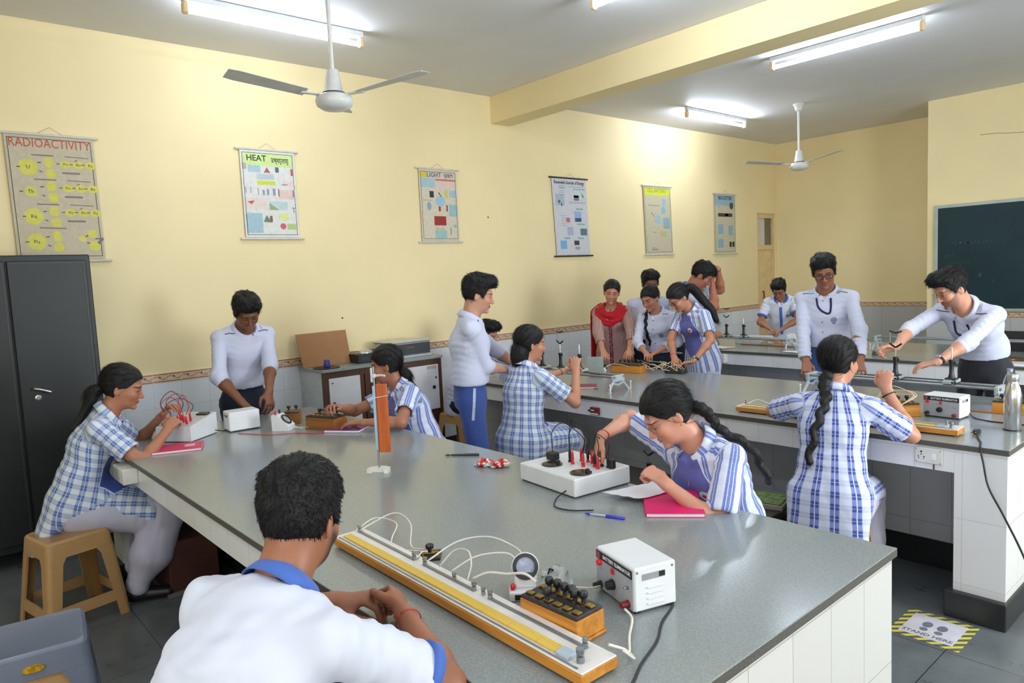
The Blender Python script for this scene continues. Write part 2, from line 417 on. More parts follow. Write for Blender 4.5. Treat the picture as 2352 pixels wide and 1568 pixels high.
def socket_plate(label, c, w=.118, h=.074):
    """plate on a bench apron, facing -y"""
    t = thing('socket_plate', label, 'socket', c)
    MB().bc((0, -.008, 0), (w, .0155, h), .004).build('plate', M_ivory, t)
    m = MB()
    for x, z, r in ((-.03, .017, .0045), (-.03, .005, .003), (-.042, -.006, .003), (-.018, -.006, .0035), (-.04, -.015, .0026), (-.02, -.015, .0026)):
        m.lathe([(r, -.0162), (r, -.0157)], 8, (x, 0, z), 'y')
    m.build('pin_hole', M_black, t)
    MB().bc((.022, -.018, -.002), (.018, .005, .030), .002).build('switch', plain('switch_white', (240, 240, 236), .3), t)
    s = MB()
    for x in (-1, 1):
        for z in (-1, 1): s.lathe([(.0022, -.017), (.0022, -.0158)], 8, (x*(w/2-.008), 0, z*(h/2-.008)), 'y')
    s.build('screw', plain('screw_grey', (90, 90, 92), .4, .6), t)
    return t
socket_plate('white socket plate with switch on the second bench front, right end', (-1.185, 3.5635, .739))
tag(MB().tube([(-1.165, 3.561, .7015), (-1.166, 3.560, .69), (-1.165, 3.561, .676)], .003, 6).build('wire_stub', plain('maroon_wire', (96, 34, 34), .5)), 'short maroon wire below the white socket plate', 'wire')
s = thing('socket_box', 'red and white plug adapter on the second bench front, middle', 'socket', (-3.262, 3.5635, .713))
MB().bc((0, -.012, 0), (.075, .023, .052), .003).build('body', plain('maroon_plastic', (112, 22, 34), .35), s)
MB().bc((.004, -.026, -.017), (.07, .006, .008), .001).bc((-.012, -.026, .006), (.03, .006, .006), .001).build('face_plate', M_ivory, s)
MB().bc((-.036, -.02, .002), (.03, .02, .014), .003).build('plug', M_black, s)
s = thing('junction_box', 'white electrical box at the left end of the front bench apron', 'box', (-4.03, .8585, .742))
MB().bc((0, -.035, 0), (.20, .069, .078), .003).build('body', M_ivory, s)
MB().bc((-.03, -.072, 0), (.10, .006, .06), .002).build('cover_plate', plain('grey_cover', (170, 174, 178), .35, .3), s)
s = thing('switch_box', 'white switch box on the farthest bench front beside the standing girl', 'box', (-4.02, 6.274, .735))
MB().bc((0, -.03, 0), (.17, .06, .09), .006).build('body', M_ivory, s)
MB().bc((.02, -.062, 0), (.05, .006, .04), .002).build('switch', plain('switch_white', (240, 240, 236), .3), s)

# ---------------------------------------------------------------- steel cupboard
M_almirah = plain('dark_green_grey_steel', (27, 31, 31), .4, .1)
t = thing('steel_cupboard', 'tall dark steel cupboard against the wall, left edge', 'cupboard', (-5.46, .54, 0))
MB().box((-.235, -.45, .10), (.205, .45, 1.925), .006).box((-.22, -.43, 0), (-.16, -.37, .10)).box((-.22, .37, 0), (-.16, .43, .10)).box((.13, -.43, 0), (.19, -.37, .10)).box((.13, .37, 0), (.19, .43, .10)).build('body', M_almirah, t)
for y0, y1 in ((-.425, -.004), (.004, .425)):
    d = MB().box((.2055, y0, .15), (.222, y1, 1.89), .004).build('door', M_almirah, t)
    if y0 > 0:
        MB().tube(bez([(.226, .075, 1.105), (.252, .080, 1.104), (.256, .10, 1.098), (.254, .165, 1.072)], 6), [.011]*6+[.008]*12+[.006], 8).build('handle', M_chrome, d, True)
        MB().lathe([(.018, .222), (.018, .228), (.011, .231), (.011, .236), (0, .236)], 16, (0, .092, 1.045), 'x').build('lock', M_chrome, d, True, 40)
    MB().box((.2225, y0+.014, 1.872), (.2245, y1-.014, 1.878)).box((.2225, y1-.02, .17), (.2245, y1-.014, 1.872)).build('door_trim', plain('worn_steel_edge', (58, 60, 58), .4, .3), d)

# ---------------------------------------------------------------- counter with doors along the left wall
M_brown = plain('dark_brown_wood', (82, 48, 30), .5); M_white_lam = plain('white_laminate', (222, 222, 226), .3, 0, .5, .03)
t = thing('wall_cabinet', 'low wall cabinet with white doors in brown frames, stone topped', 'cabinet', (0, 0, 0))
MB().box((-5.684, 2.53, .956), (-5.235, 3.705, .982), .002).build('countertop', granite('pale_green_stone', (132, 146, 142), (160, 170, 164), .25), t)
MB().box((-5.684, 2.545, .0), (-5.29, 3.69, .9555)).build('body', plain('pale_grey_side', (196, 202, 206), .4), t)
fr = MB()
for y0, y1 in ((2.545, 2.585), (2.87, 2.905), (2.915, 2.955), (3.28, 3.315), (3.66, 3.695)): fr.box((-5.2895, y0, .12), (-5.25, y1, .955))
fr.box((-5.2895, 2.585, .905), (-5.252, 3.66, .953)).box((-5.2895, 2.585, .10), (-5.252, 3.66, .14))
fr.build('door_frame', M_brown, t)
MB().box((-5.2895, 2.955, .14), (-5.262, 3.28, .905)).build('recess_panel', plain('very_dark_brown', (52, 32, 22), .6), t)
for y0, y1, z0, kn in ((2.587, 2.868, .50, ((2.62, .70, .011), (2.615, .865, .005))), (3.317, 3.658, .50, ((3.39, .66, .012), (3.60, .70, .016), (3.625, .785, .008)))):
    d = MB().box((-5.276, y0, z0), (-5.246, y1, .903), .003).build('door', M_white_lam, t)
    for y, z, r in kn:
        MB().lathe([(r, -5.2465), (r, -5.238), (r*.6, -5.234), (0, -5.234)], 12, (0, y, z), 'x').build('knob', plain('black_knob', (34, 26, 22), .4), d, True, 40)
    if y0 > 3: MB().box((-5.2458, 3.535, .865), (-5.2445, 3.635, .893)).build('label_strip', plain('buff_paper', (196, 178, 156), .7), d)
    MB().box((-5.278, y0, .145), (-5.262, y1, z0-.004)).build('lower_panel', M_brown, t)
cardboard = plain('brown_cardboard', (158, 116, 80), .75, 0, .2, .05, 6)
t = tag(MB().extrude([(-5.52, 2.50, .9835), (-5.50, 2.93, .9835), (-5.60, 2.945, 1.262), (-5.625, 2.50, 1.256)], (.008, 0, .001)).build('cardboard_sheet', cardboard), 'brown cardboard sheet leaning on the wall above the cabinet', 'cardboard')
tag(MB().lathe([(.024, 0), (.028, .008), (.022, .055), (.02, .06), (.0, .06)], 16, (-5.33, 2.62, .992)).build('blue_cap', plain('blue_plastic', (52, 72, 150), .4), None, True, 40), 'small blue plastic cap on the black dish before the cardboard', 'cap')
tag(MB().lathe([(.0, .001), (.10, .001), (.11, .006), (.10, .009), (.0, .007)], 24, (-5.345, 2.62, .982)).build('flat_dish', plain('black_dish', (26, 28, 34), .3), None, True, 40), 'flat black dish on the wall cabinet before the cardboard', 'dish')
t = thing('black_device', 'black device with silver top behind the seated girl, on the cabinet', 'device', (-5.44, 3.03, .9825))
MB().box((-.09, -.11, 0), (.09, .11, .075), .006).build('body', M_black, t)
MB().ell((.02, 0, .078), (.05, .07, .028)).build('silver_dome', plain('silver_plastic', (190, 194, 198), .25, .6), t, True)
MB().box((.0905, -.09, .02), (.093, .02, .05)).build('front_window', plain('dark_window', (14, 14, 16), .1), t)
t = thing('silver_player', 'silver grey flat appliance with dark front on the wall cabinet', 'appliance', (-5.45, 3.43, .9825))
MB().box((-.16, -.205, .02), (.13, .205, .135), .006).build('case', plain('silver_grey_case', (178, 182, 182), .35, .4), t)
MB().box((.1305, -.19, .028), (.137, .198, .122), .002).build('front_panel', plain('charcoal_panel', (58, 60, 64), .35), t)
MB().box((.1375, -.05, .088), (.1395, .03, .094)).build('badge', plain('copper_badge', (170, 90, 60), .4), t)
MB().box((-.18, -.215, .136), (.15, .215, .148), .003).build('lid', plain('silver_lid', (196, 198, 196), .3, .3), t)
MB().box((-.17, -.21, .0), (.14, .21, .0195), .003).build('base', plain('silver_lid', (196, 198, 196), .3, .3), t)
# dark wooden carton under the left end of the front bench
t = thing('wooden_box', 'dark reddish wooden box under the left end of the front bench', 'box', (-4.25, 1.12, 0))
MB().box((-.17, -.12, .025), (.17, .14, .30), .004).build('body', plain('dark_red_wood', (74, 38, 30), .6), t)
MB().box((-.19, -.14, 0), (.19, .16, .0245), .003).build('base_board', plain('grey_board', (110, 104, 98), .7), t)

# ---------------------------------------------------------------- stools
M_beige = plain('beige_brown_plastic', (186, 146, 96), .38, 0, .5, .03); M_bluegrey = plain('blue_grey_plastic', (112, 120, 136), .33, 0, .5, .03)
def stool_meshes(mat, hs=.46, top=.148, bot=.195):
    """moulded stool: rounded square seat flowing into a deep skirt, four splayed L legs, low rails"""
    R0, R1 = top, bot
    def rsq(r, z, c=.030, n=5):
        out = []
        for (sx, sy, a0) in ((1, -1, -PI/2), (1, 1, 0), (-1, 1, PI/2), (-1, -1, PI)):
            for k in range(n+1):
                a = a0+PI/2*k/n; out.append((sx*(r-c)+c*math.cos(a), sy*(r-c)+c*math.sin(a), z))
        return out
    def rad(z): return R0+(R1-R0)*(hs-z)/hs
    seat = MB(); rings = [rsq(R0-.016, hs-.003, .022), rsq(R0-.008, hs), rsq(R0-.002, hs-.004), rsq(R0+.001, hs-.012)]
    m = len(rings[0]); vs = [p for r in rings for p in r]; fs = [(k*m+i, k*m+(i+1) % m, k*m+m+(i+1) % m, k*m+m+i) for k in range(3) for i in range(m)]+[tuple(range(m))]
    seat.raw(vs, fs)
    rim = MB(); zs = [hs-.0121, hs-.05, hs-.085]
    ro = [rsq(rad(z)+.002, z) for z in zs]; ri = [rsq(rad(z)-.004, z, .026) for z in zs]
    vs = [p for r in ro+ri[::-1] for p in r]; fs = [(k*m+i, k*m+(i+1) % m, (k+1) % 6*m+(i+1) % m, (k+1) % 6*m+i) for k in range(6) for i in range(m)]
    rim.raw(vs, fs)
    leg = MB(); z1 = hs-.0855
    def L(z):
        q = (z1-z)/z1; r = rad(z)+.002; w = (.088 if q < .02 else .074)-.018*q; h = .010; c = .026
        arc = [(-r+c-c*math.cos(a), -r+c-c*math.sin(a), z) for a in np.linspace(PI/2, 0, 5)]
        arci = [(-r+c-(c-h)*math.cos(a), -r+c-(c-h)*math.sin(a), z) for a in np.linspace(0, PI/2, 5)]
        return [(-r+w, -r, z)]+arc+[(-r, -r+w, z), (-r+h, -r+w, z)]+arci+[(-r+w, -r+h, z)]
    zz = [z1, z1-.03, z1*.6, z1*.3, .0]; P = [L(z) for z in zz]
    P[0] = [(x, y, z) for x, y, z in P[0]]; m = len(P[0]); vs = [p for r in P for p in r]; fs = []
    for k in range(len(zz)-1):
        for i in range(m): fs.append((k*m+i, k*m+(i+1) % m, k*m+m+(i+1) % m, k*m+m+i))
    fs += [tuple(range(m)), tuple((len(zz)-1)*m+i for i in range(m))[::-1]]
    leg.raw(vs, fs)
    rail = MB()
    for k in range(4):
        rail.at((0, 0, 0), 90*k); a, b = .135, .080; ra, rb = rad(a)+.001, rad(b)+.001
        rail.raw([(-ra+.05, -ra, a), (ra-.05, -ra, a), (rb-.05, -rb, b), (-rb+.05, -rb, b), (-ra+.05, -ra+.009, a), (ra-.05, -ra+.009, a), (rb-.05, -rb+.009, b), (-rb+.05, -rb+.009, b)],
                 [(0, 1, 2, 3), (7, 6, 5, 4), (0, 4, 5, 1), (3, 2, 6, 7), (0, 3, 7, 4), (1, 5, 6, 2)])
    return seat, rim, leg, rail
def stool(label, x, y, rz, mat=None, z=0.0, hs=.46, group='plastic stools'):
    mat = mat or M_beige
    t = thing('plastic_stool', label, 'stool', (x, y, z), rz, group)
    seat, rim, leg, rail = stool_meshes(mat, hs)
    seat.build('seat', mat, t, True, 40); rim.build('seat_rim', mat, t, True, 40)
    l = leg.build('leg', mat, t, True, 40)
    for k in range(1, 4):
        c = l.copy(); COL.objects.link(c); c.parent = t; c.rotation_euler = (0, 0, PI/2*k)
    rail.build('foot_rail', mat, t)
    return t
stool('beige plastic stool under the girl beside the steel cupboard', -4.23, .57, 12)
stool('beige plastic stool under the plaid girl with the long braid', -1.49, 3.23, 20)
stool('beige plastic stool under the plaid girl with folded up hair, second bench', -3.45, 3.06, 8)
stool('beige plastic stool under the half hidden boy near the wall', -5.12, 3.80, 12)
stool('beige plastic stool, bottom one of the stack at the lower left', -2.80, .25, 84)
gs = stool('blue grey plastic stool stacked on a beige one at the lower left', -2.80, .25, 82, M_bluegrey, .085, .46)
st = MB(); st.at((0, 0, 0), 0).raw([(.03*math.cos(a), -.1635, .46-.050+.011*math.sin(a)) for a in np.linspace(0, 2*PI, 20, endpoint=False)]+[(.03*math.cos(a), -.150, .46-.050+.011*math.sin(a)) for a in np.linspace(0, 2*PI, 20, endpoint=False)],
   [tuple(range(20))]+[(i, (i+1) % 20, 20+(i+1) % 20, 20+i) for i in range(20)])
st.build('sticker', plain('yellow_red_sticker', (196, 150, 20), .4, 0, .5, .35, 90), gs)
stool('beige plastic stool under the girl in the blue vest, front bench', -1.50, 2.45, 4)
stool('beige plastic stool under the profile girl at the bench end', -3.68, 2.47, 5)
stool('beige plastic stool under the bearded boy in the foreground', -1.40, .30, 20)

# low dark side table with odd apparatus between the benches
t = thing('low_bench', 'low dark wooden bench under the edge of the second stone bench', 'low bench', (0, 0, 0))
MB().box((-2.95, 3.08, .40), (-1.74, 3.42, .43), .003).build('top', plain('black_brown_board', (40, 34, 32), .5), t)
for x in (-2.9, -1.79):
    for y in (3.12, 3.38): MB().box((x-.02, y-.02, 0), (x+.02, y+.02, .3995)).build('leg', plain('black_brown_board', (40, 34, 32), .5), t)
def upright(label, x, y, z0, h, fork=False, group='optical bench uprights'):
    t = thing('optical_upright', label, 'stand', (x, y, z0), RNG.uniform(-10, 10), group)
    MB().box((-.03, -.02, 0), (.03, .02, .008), .002).build('base', M_black, t)
    MB().lathe([(.017, .0082), (.017, .018), (.0125, .03), (.0115, .085), (.015, .10), (.015, .112), (.006, .114)], 16).build('socket', M_black, t, True, 40)
    MB().lathe([(.005, 0), (.005, .012), (.008, .013), (.008, .02), (0, .02)], 10, (0, 0, .095), 'x').build('clamp_screw', M_black, t, True, 40)
    if not fork:
        MB().lathe([(.004, .114), (.004, h-.01), (.0028, h-.006), (.0022, h), (0, h+.004)], 10).build('pin', M_chrome, t, True, 40)
    else:
        MB().cyl((0, 0, .114), (0, 0, h*.62), .0032, n=8).build('rod', M_chrome, t, True, 40)
        z = h*.62
        MB().tube(bez([(-.034, 0, z+.026), (-.018, 0, z+.014), (0, 0, z+.004), (.018, 0, z+.014), (.034, 0, z+.026)], 5), .006, 8).tube(bez([(-.034, 0, z+.100), (-.016, 0, z+.094), (0, 0, z+.09), (.016, 0, z+.094), (.034, 0, z+.100)], 5), .005, 8).build('lens_fork', M_black, t, True)
        MB().cyl((-.03, 0, z+.02), (-.03, 0, h), .0016, n=6).cyl((.03, 0, z+.02), (.03, 0, h), .0016, n=6).build('guide_wire', M_chrome, t)
    return t
upright('black lens fork stand on the low bench left of the blue vest girl', -2.55, 3.22, .4305, .25, True)
upright('black pin stand on the low bench right of the blue vest girl', -1.97, 3.24, .4305, .17)
def paper_stack(label, x, y, z, rz, rgb):
    t = thing('paper_stack', label, 'papers', (x, y, z), rz)
    MB().box((-.14, -.10, 0), (.14, .10, .022), .001).build('lower_sheets', plain('worn_paper', (150, 146, 128), .8), t)
    MB().box((-.12, -.09, .0222), (.13, .085, .030), .001).build('top_sheet', plain('greenish_print', rgb, .7, 0, .3, .4, 40), t)
paper_stack('green printed papers on the low bench beside the braided girl', -1.90, 3.30, .4305, 14, (110, 132, 78))

# ---------------------------------------------------------------- blackboard
M_board = plain('dark_teal_chalkboard', (27, 52, 58), .5, 0, .3, .10, 2.0); M_alu = plain('pale_board_frame', (178, 190, 186), .4, .2)
t = thing('blackboard', 'dark green chalkboard with faint chalk notes', 'blackboard', (0, 0, 0))
bx0, bx1, bz0, bz1, by = -3.075, -.20, 1.03, 2.215, YB-.03
MB().box((bx0, by, bz0), (bx1, by+.02, bz1)).build('board', M_board, t)
MB().box((bx0-.035, by-.008, bz0-.03), (bx0, by+.022, bz1+.035), .003).box((bx1, by-.008, bz0-.03), (bx1+.03, by+.022, bz1+.035), .003).box((bx0, by-.008, bz1), (bx1, by+.022, bz1+.035), .003).box((bx0, by-.008, bz0-.03), (bx1, by+.022, bz0), .003).build('frame', M_alu, t)
M_chalk = plain('chalk', (112, 134, 136), .9)
def chalk(body, x, z, size):
    M = Matrix.Translation((x, by-.0012, z)) @ Matrix.Rotation(PI/2, 4, 'X')
    text_mesh('chalk_writing', body, size, M_chalk, t, M, .0004, 'LEFT', .25, 1.0, -.002)
for body, x, z, sz in (('m = - f / u', -2.98, 1.745, .075), ('12 d Xblunul  po 1', -2.93, 1.80, .055) , ('pn f', -3.0, 1.655, .06), ('of', -2.40, 1.66, .05), ('l', -2.72, 1.655, .05), ('umnvgun u', -2.96, 1.57, .05), ('l', -2.82, 1.515, .05), ('&', -2.66, 1.42, .07), ('m', -2.52, 1.35, .04)):
    if body != 'm = - f / u': chalk(body, x, z, sz)
# ---------------------------------------------------------------- floor sign
t = thing('floor_sign', 'square yellow and black striped standing spot sticker on the floor', 'floor sign', (-1.098, 3.365, .0005))
def hazard():
    n = NT('yellow_black_hazard_stripes'); s = n.sep(n.obj())
    f = n.math('FRACT', n.math('MULTIPLY', n.math('ADD', n.math('SUBTRACT', s[0], s[1]), 4.0), 1/.052))
    return n.fin(n.mix(n.math('GREATER_THAN', f, .48), lin((214, 204, 84)), lin((92, 96, 86))), .5)
MB().box((-.142, -.142, 0), (.142, .142, .0012)).build('striped_border', hazard(), t)
MB().box((-.108, -.108, .00125), (.108, .108, .0018)).build('white_field', plain('sign_white', (206, 204, 212), .5), t)
M_sg = plain('sign_grey', (112, 118, 128), .5)
f = MB()
for sx in (-1, 1):
    f.ell((sx*.03, .022, .0019), (.021, .03, .0004), 16, 5).ell((sx*.03, -.03, .0019), (.017, .018, .0004), 16, 5)
f.build('footprints', M_sg, t)
text_mesh('lettering', 'STAND HERE', .036, M_sg, t, Matrix.Translation((0, -.079, .0021)), .0002, 'CENTER', 0, .95, .0008)

# ---------------------------------------------------------------- wall posters
M_rod_w = plain('poster_rod_white', (214, 208, 196), .4); M_rod_b = plain('poster_rod_black', (24, 20, 18), .4)
def pcol(rgb): return plain('print_%d_%d_%d' % rgb, rgb, .55, 0, .3, .05, 30)
def poster(label, y0, y1, z0, z1, sheet, rods, title, tcol, tsize, texts, arts, band=None, border=True, skew=0.0):
    """poster in the x = wall plane; local u along +y, v up, facing +x"""
    t = thing('wall_poster', label, 'poster', (XW+.0165, (y0+y1)/2, (z0+z1)/2), 0, 'rolled science charts on the left wall')
    w, h = (y1-y0)/2, (z1-z0)/2
    def quad(u0, u1, v0, v1, d): return [(d, u0+skew*(v0), v0), (d, u1+skew*v0, v0), (d, u1+skew*v1, v1), (d, u0+skew*v1, v1)]
    MB().extrude(quad(-w, w, -h, h, -.002), (.0025, 0, 0)).build('sheet', pcol(sheet), t)
    for v, ex in ((h+.008, .035), (-h-.012, .04)):
        MB().cyl((.0, -w-ex+skew*v, v), (.0, w+ex+skew*v, v), .0095, n=10).build('rod', rods, t, True, 40)
    MB().tube([(0, -.07, h+.016), (.001, 0, h+.06), (0, .07, h+.016)], .0014, 5).build('hanging_cord', plain('cord_pink', (176, 140, 128), .8), t)
    if border:
        b = MB()
        for (u0, u1, v0, v1) in ((-w+.015, w-.015, h-.022, h-.018), (-w+.015, w-.015, -h+.018, -h+.022), (-w+.015, -w+.019, -h+.018, h-.018), (w-.019, w-.015, -h+.018, h-.018)): b.extrude(quad(u0, u1, v0, v1, .0007), (.0004, 0, 0))
        b.build('border_line', pcol((60, 60, 56)), t)
    def put(body, u, v, s, col, al='CENTER', xs=1.0, bold=0.0, d=.0012, nm='heading'):
        M = Matrix.Translation((d, u+skew*v, v)) @ Matrix(((0, 0, 1, 0), (1, 0, 0, 0), (0, 1, 0, 0), (0, 0, 0, 1)))
        text_mesh(nm, body, s, pcol(col), t, M, .0002, al, 0, xs, bold)
    if band: MB().extrude(quad(-w+.018, w-.018, h-.022-band[1], h-.022, .0006), (.0004, 0, 0)).build('title_band', pcol(band[0]), t)
    for (b_, u, v, s, xs, bo) in title: put(b_, u*w, v*h, s, tcol, 'CENTER', xs, bo)
    for (b_, u, v, s, c) in texts: put(b_, u*w, v*h, s, c, 'CENTER', 1.0, 0, .0016, 'caption')
    by = {}
    for a in arts:
        by.setdefault(a[1], []).append(a)
    for c, L in by.items():
        m = MB()
        for k, a in enumerate(L):
            if a[0] == 'r':
                _, _, u0, u1, v0, v1 = a; m.extrude(quad(u0*w, u1*w, v0*h, v1*h, .0007), (.0004, 0, 0))
            elif a[0] == 'c':
                _, _, u, v, ru, rv = a; m.extrude([(.0008, u*w+ru*math.cos(q)+skew*v*h, v*h+rv*math.sin(q)) for q in np.linspace(0, 2*PI, 18, endpoint=False)], (.0004, 0, 0))
            elif a[0] == 'l':
                _, _, u0, v0, u1, v1, th = a; p = V(.0012, u0*w+skew*v0*h, v0*h); q = V(.0012, u1*w+skew*v1*h, v1*h); n = unit(np.cross(q-p, V(1, 0, 0)))*th/2
                m.extrude([p-n, q-n, q+n, p+n], (.0004, 0, 0))
            elif a[0] == 'p':
                m.extrude([(.0011, u*w+skew*v*h, v*h) for u, v in a[2]], (.0004, 0, 0))
        m.build('illustration', pcol(c), t)
    return t
RED = (186, 84, 66); YEL = (214, 208, 96); GRY = (128, 122, 112); DK = (70, 64, 60)
arts = []; caps = []
for r, v in enumerate((.52, .13, -.27, -.68)):
    big = .055 if r in (0, 2, 3) else .035
    arts += [('c', YEL, -.55, v-.03, big, big), ('c', YEL, -.08, v+.06, .028, .035), ('c', YEL, -.06, v-.12, .03, .032), ('l', DK, -.80, v-.03, -.72, v-.03, .006), ('l', DK, -.33, v+.05, -.25, v+.055, .006), ('l', DK, -.31, v-.08, -.24, v-.10, .005)]
    if r < 3:
        for k, u in enumerate((.30, .60, .88)):
            arts += [('c', YEL, u, v+.04, .034, .026), ('l', DK, u-.21, v+.045, u-.13, v+.045, .005)]; caps.append((('Po', 'Rn', 'Ra')[k], u, v+.04, .026, DK))
        arts += [('l', RED, .52, v+.10, .58, v+.12, .006), ('l', GRY, .20, v-.10, .62, v-.10, .012), ('l', GRY, -.45, v+.17, .05, v+.17, .008), ('l', GRY, .30, v+.17, .85, v+.16, .006)]
    else:
        arts += [('c', YEL, .75, v+.10, .03, .03), ('c', YEL, .78, v-.10, .036, .036), ('c', YEL, .50, v+.02, .025, .02), ('l', DK, .58, v+.05, .64, v+.08, .006), ('l', DK, .60, v-.04, .67, v-.06, .006), ('l', DK, .80, v+.02, .92, v+.02, .006), ('l', GRY, .90, v+.0, .96, v-.03, .05), ('l', GRY, -.45, v+.2, .15, v+.19, .008)]
    caps.append((('U', 'Th', 'Ra', 'Pu')[r], -.55, v-.03, .034, DK))
poster('wide cream RADIOACTIVITY chart with yellow circles above the cupboard', .655, 1.165, 1.915, 2.735, (198, 186, 160), M_rod_w, [('RADIOACTIVITY', 0, .875, .082, .78, .0)], RED, .08, caps, arts, skew=-.012)
G1 = (206, 224, 150)
poster('white HEAT chart with green title band, second poster from the cupboard', 2.18, 2.63, 2.065, 2.755, (222, 222, 216), M_rod_w,
  [('HEAT', -.42, .82, .066, 1.0, .001), ('ऊष्मा[ताप]', .44, .79, .052, .66, .001)], (40, 60, 40), .07, [('T', .85, -.36, .06, (110, 110, 108))],
  [('r', (170, 198, 202), -.75, -.30, .50, .66), ('r', (180, 170, 160), -.95, -.80, .56, .70), ('p', (168, 104, 92), [(-.18, .50), (.06, .50), (-.06, .63)]), ('r', (92, 100, 110), .25, .38, .52, .64), ('r', (186, 92, 90), .83, .91, .46, .62),
   ('r', (186, 200, 204), -.45, .18, .34, .47), ('r', (206, 216, 64), -.45, .22, .22, .31), ('r', (232, 206, 198), .50, .92, .20, .32), ('r', (168, 166, 176), -.90, -.86, .02, .16), ('r', (168, 166, 176), -.72, -.68, .02, .16), ('r', (150, 150, 160), -.45, -.42, -.02, .14), ('r', (150, 150, 160), -.28, -.20, -.02, .10), ('r', (150, 150, 160), -.12, -.04, -.02, .12), ('r', (150, 150, 160), .10, .20, -.02, .14),
   ('r', (226, 200, 190), .32, .88, -.10, .12), ('r', (190, 150, 130), .30, .34, -.04, .14), ('r', (190, 150, 130), .86, .90, -.04, .12), ('r', (226, 210, 198), -.92, -.12, -.36, -.10), ('p', (176, 84, 80), [(-.85, -.18), (-.6, -.15), (-.7, -.24)]), ('r', (190, 206, 206), -.06, .62, -.36, -.16), ('p', (150, 166, 120), [(-.06, -.20), (-.06, -.36), (.30, -.36)]),
   ('r', (164, 192, 200), -.95, -.35, -.90, -.44), ('p', (110, 128, 104), [(-.32, -.64), (-.20, -.48), (.0, -.66)]), ('r', (150, 84, 60), -.08, .02, -.64, -.50), ('c', (220, 222, 150), .45, -.52, .045, .035), ('c', (206, 92, 104), .40, -.74, .025, .025), ('r', (176, 200, 130), .55, .90, -.82, -.68), ('l', DK, .45, .24, .68, .24, .005)], band=(G1, .10))
poster('LIGHT chart with a red square picture, third poster from the cupboard', 3.865, 4.305, 2.03, 2.708, (214, 204, 182), M_rod_w,
  [('LIGHT', -.22, .85, .060, 1.0, .001), ('प्रकाश', .56, .84, .054, .75, .001)], (96, 92, 120), .07, [],
  [('r', (216, 194, 84), -.94, -.60, .78, .94), ('r', (170, 196, 202), -.94, -.18, .50, .76), ('r', (206, 104, 100), -.15, .94, .70, .745), ('r', (222, 200, 190), -.12, .92, .48, .70), ('r', (54, 56, 60), -.50, -.28, .22, .40), ('p', (110, 114, 110), [(-.05, .36), (.0, .38), (.14, .26), (.10, .24)]), ('r', (166, 190, 212), .58, .94, .24, .44), ('r', (206, 204, 120), .30, .50, .22, .44), ('c', (160, 196, 214), .05, .12, .06, .05),
   ('r', (196, 190, 150), -.92, -.35, .12, .16), ('c', (140, 170, 184), -.55, -.02, .025, .04), ('r', (170, 60, 60), -.05, .06, -.16, .02), ('r', (150, 70, 60), .36, .44, -.16, .02), ('r', (156, 192, 194), .50, .95, -.30, .04), ('r', (154, 56, 48), -.32, .32, -.56, -.30), ('p', (200, 186, 164), [(-.3, -.72), (-.2, -.58), (0, -.66), (.12, -.57), (.28, -.72)]), ('r', (150, 196, 196), -.30, .32, -.92, -.70), ('r', (150, 184, 190), .72, .88, -.62, -.54), ('l', DK, .55, -.62, .55, -.82, .006)])
poster('white chart hung between black rods, fourth poster from the cupboard', 5.64, 6.19, 1.865, 2.718, (206, 206, 212), M_rod_b,
  [('Renewable Sources of Energy', 0, .90, .052, .78, .0012)], (40, 48, 48), .05, [],
  [('r', (146, 184, 172), -.62, -.26, .74, .78), ('r', (156, 190, 180), .20, .92, .72, .76), ('r', (196, 214, 206), .22, .92, .52, .70), ('r', (120, 120, 140), .22, .52, .44, .58), ('p', (112, 120, 112), [(.70, .66), (.86, .52), (.72, .54)]), ('r', (170, 186, 196), -.85, -.35, .30, .60), ('c', (96, 112, 92), -.65, .40, .02, .02), ('r', (80, 92, 120), -.55, -.50, .28, .36), ('r', (116, 172, 150), .30, .72, .20, .235), ('r', (150, 178, 218), .18, .60, -.02, .16), ('r', (72, 80, 120), .20, .58, -.12, -.02),
   ('r', (180, 116, 116), -.32, -.10, -.14, -.02), ('r', (130, 182, 150), .30, .78, -.20, -.165), ('r', (170, 178, 200), -.30, .05, -.48, -.26), ('r', (92, 122, 128), .48, .88, -.48, -.30), ('r', (130, 180, 164), -.52, -.16, -.575, -.535), ('r', (130, 180, 164), .28, .64, -.575, -.535), ('r', (120, 176, 218), -.75, -.38, -.84, -.62), ('r', (72, 66, 70), .06, .36, -.74, -.62), ('r', (160, 158, 160), .10, .38, -.86, -.78)]
   +[('l', (140, 140, 144), -.62, v, -.30, v, .004) for v in (.86-.05, .68, .64, .58, .04, -.02, -.08, -.16, -.22)]+[('l', (140, 140, 144), -.10, v, .9, v, .004) for v in (.80, .40, .37)], border=False, skew=-.05)
poster('faded cream chart with yellow title strip, second poster from the door', 7.24, 7.80, 1.857, 2.705, (196, 188, 160), M_rod_w,
  [('CELL BATTERY', -.05, .87, .06, 1.0, 0)], (120, 140, 40), .06, [],
  [('c', (150, 178, 206), .45, .55, .035, .05), ('c', (140, 180, 190), .40, .30, .045, .05), ('p', (176, 140, 100), [(-.55, .22), (-.48, .24), (-.25, .10), (-.3, .09)]), ('c', (160, 184, 196), -.05, .02, .06, .06), ('r', (140, 172, 176), .35, .85, -.25, .08), ('r', (186, 178, 120), .10, .55, -.50, -.32), ('l', GRY, -.75, .44, .10, .44, .006), ('l', GRY, -.4, -.36, -.2, -.36, .008), ('l', GRY, -.6, -.88, -.1, -.88, .01), ('r', (176, 168, 172), -.55, -.25, -.88, -.80)], band=((206, 208, 72), .09), skew=-.035)
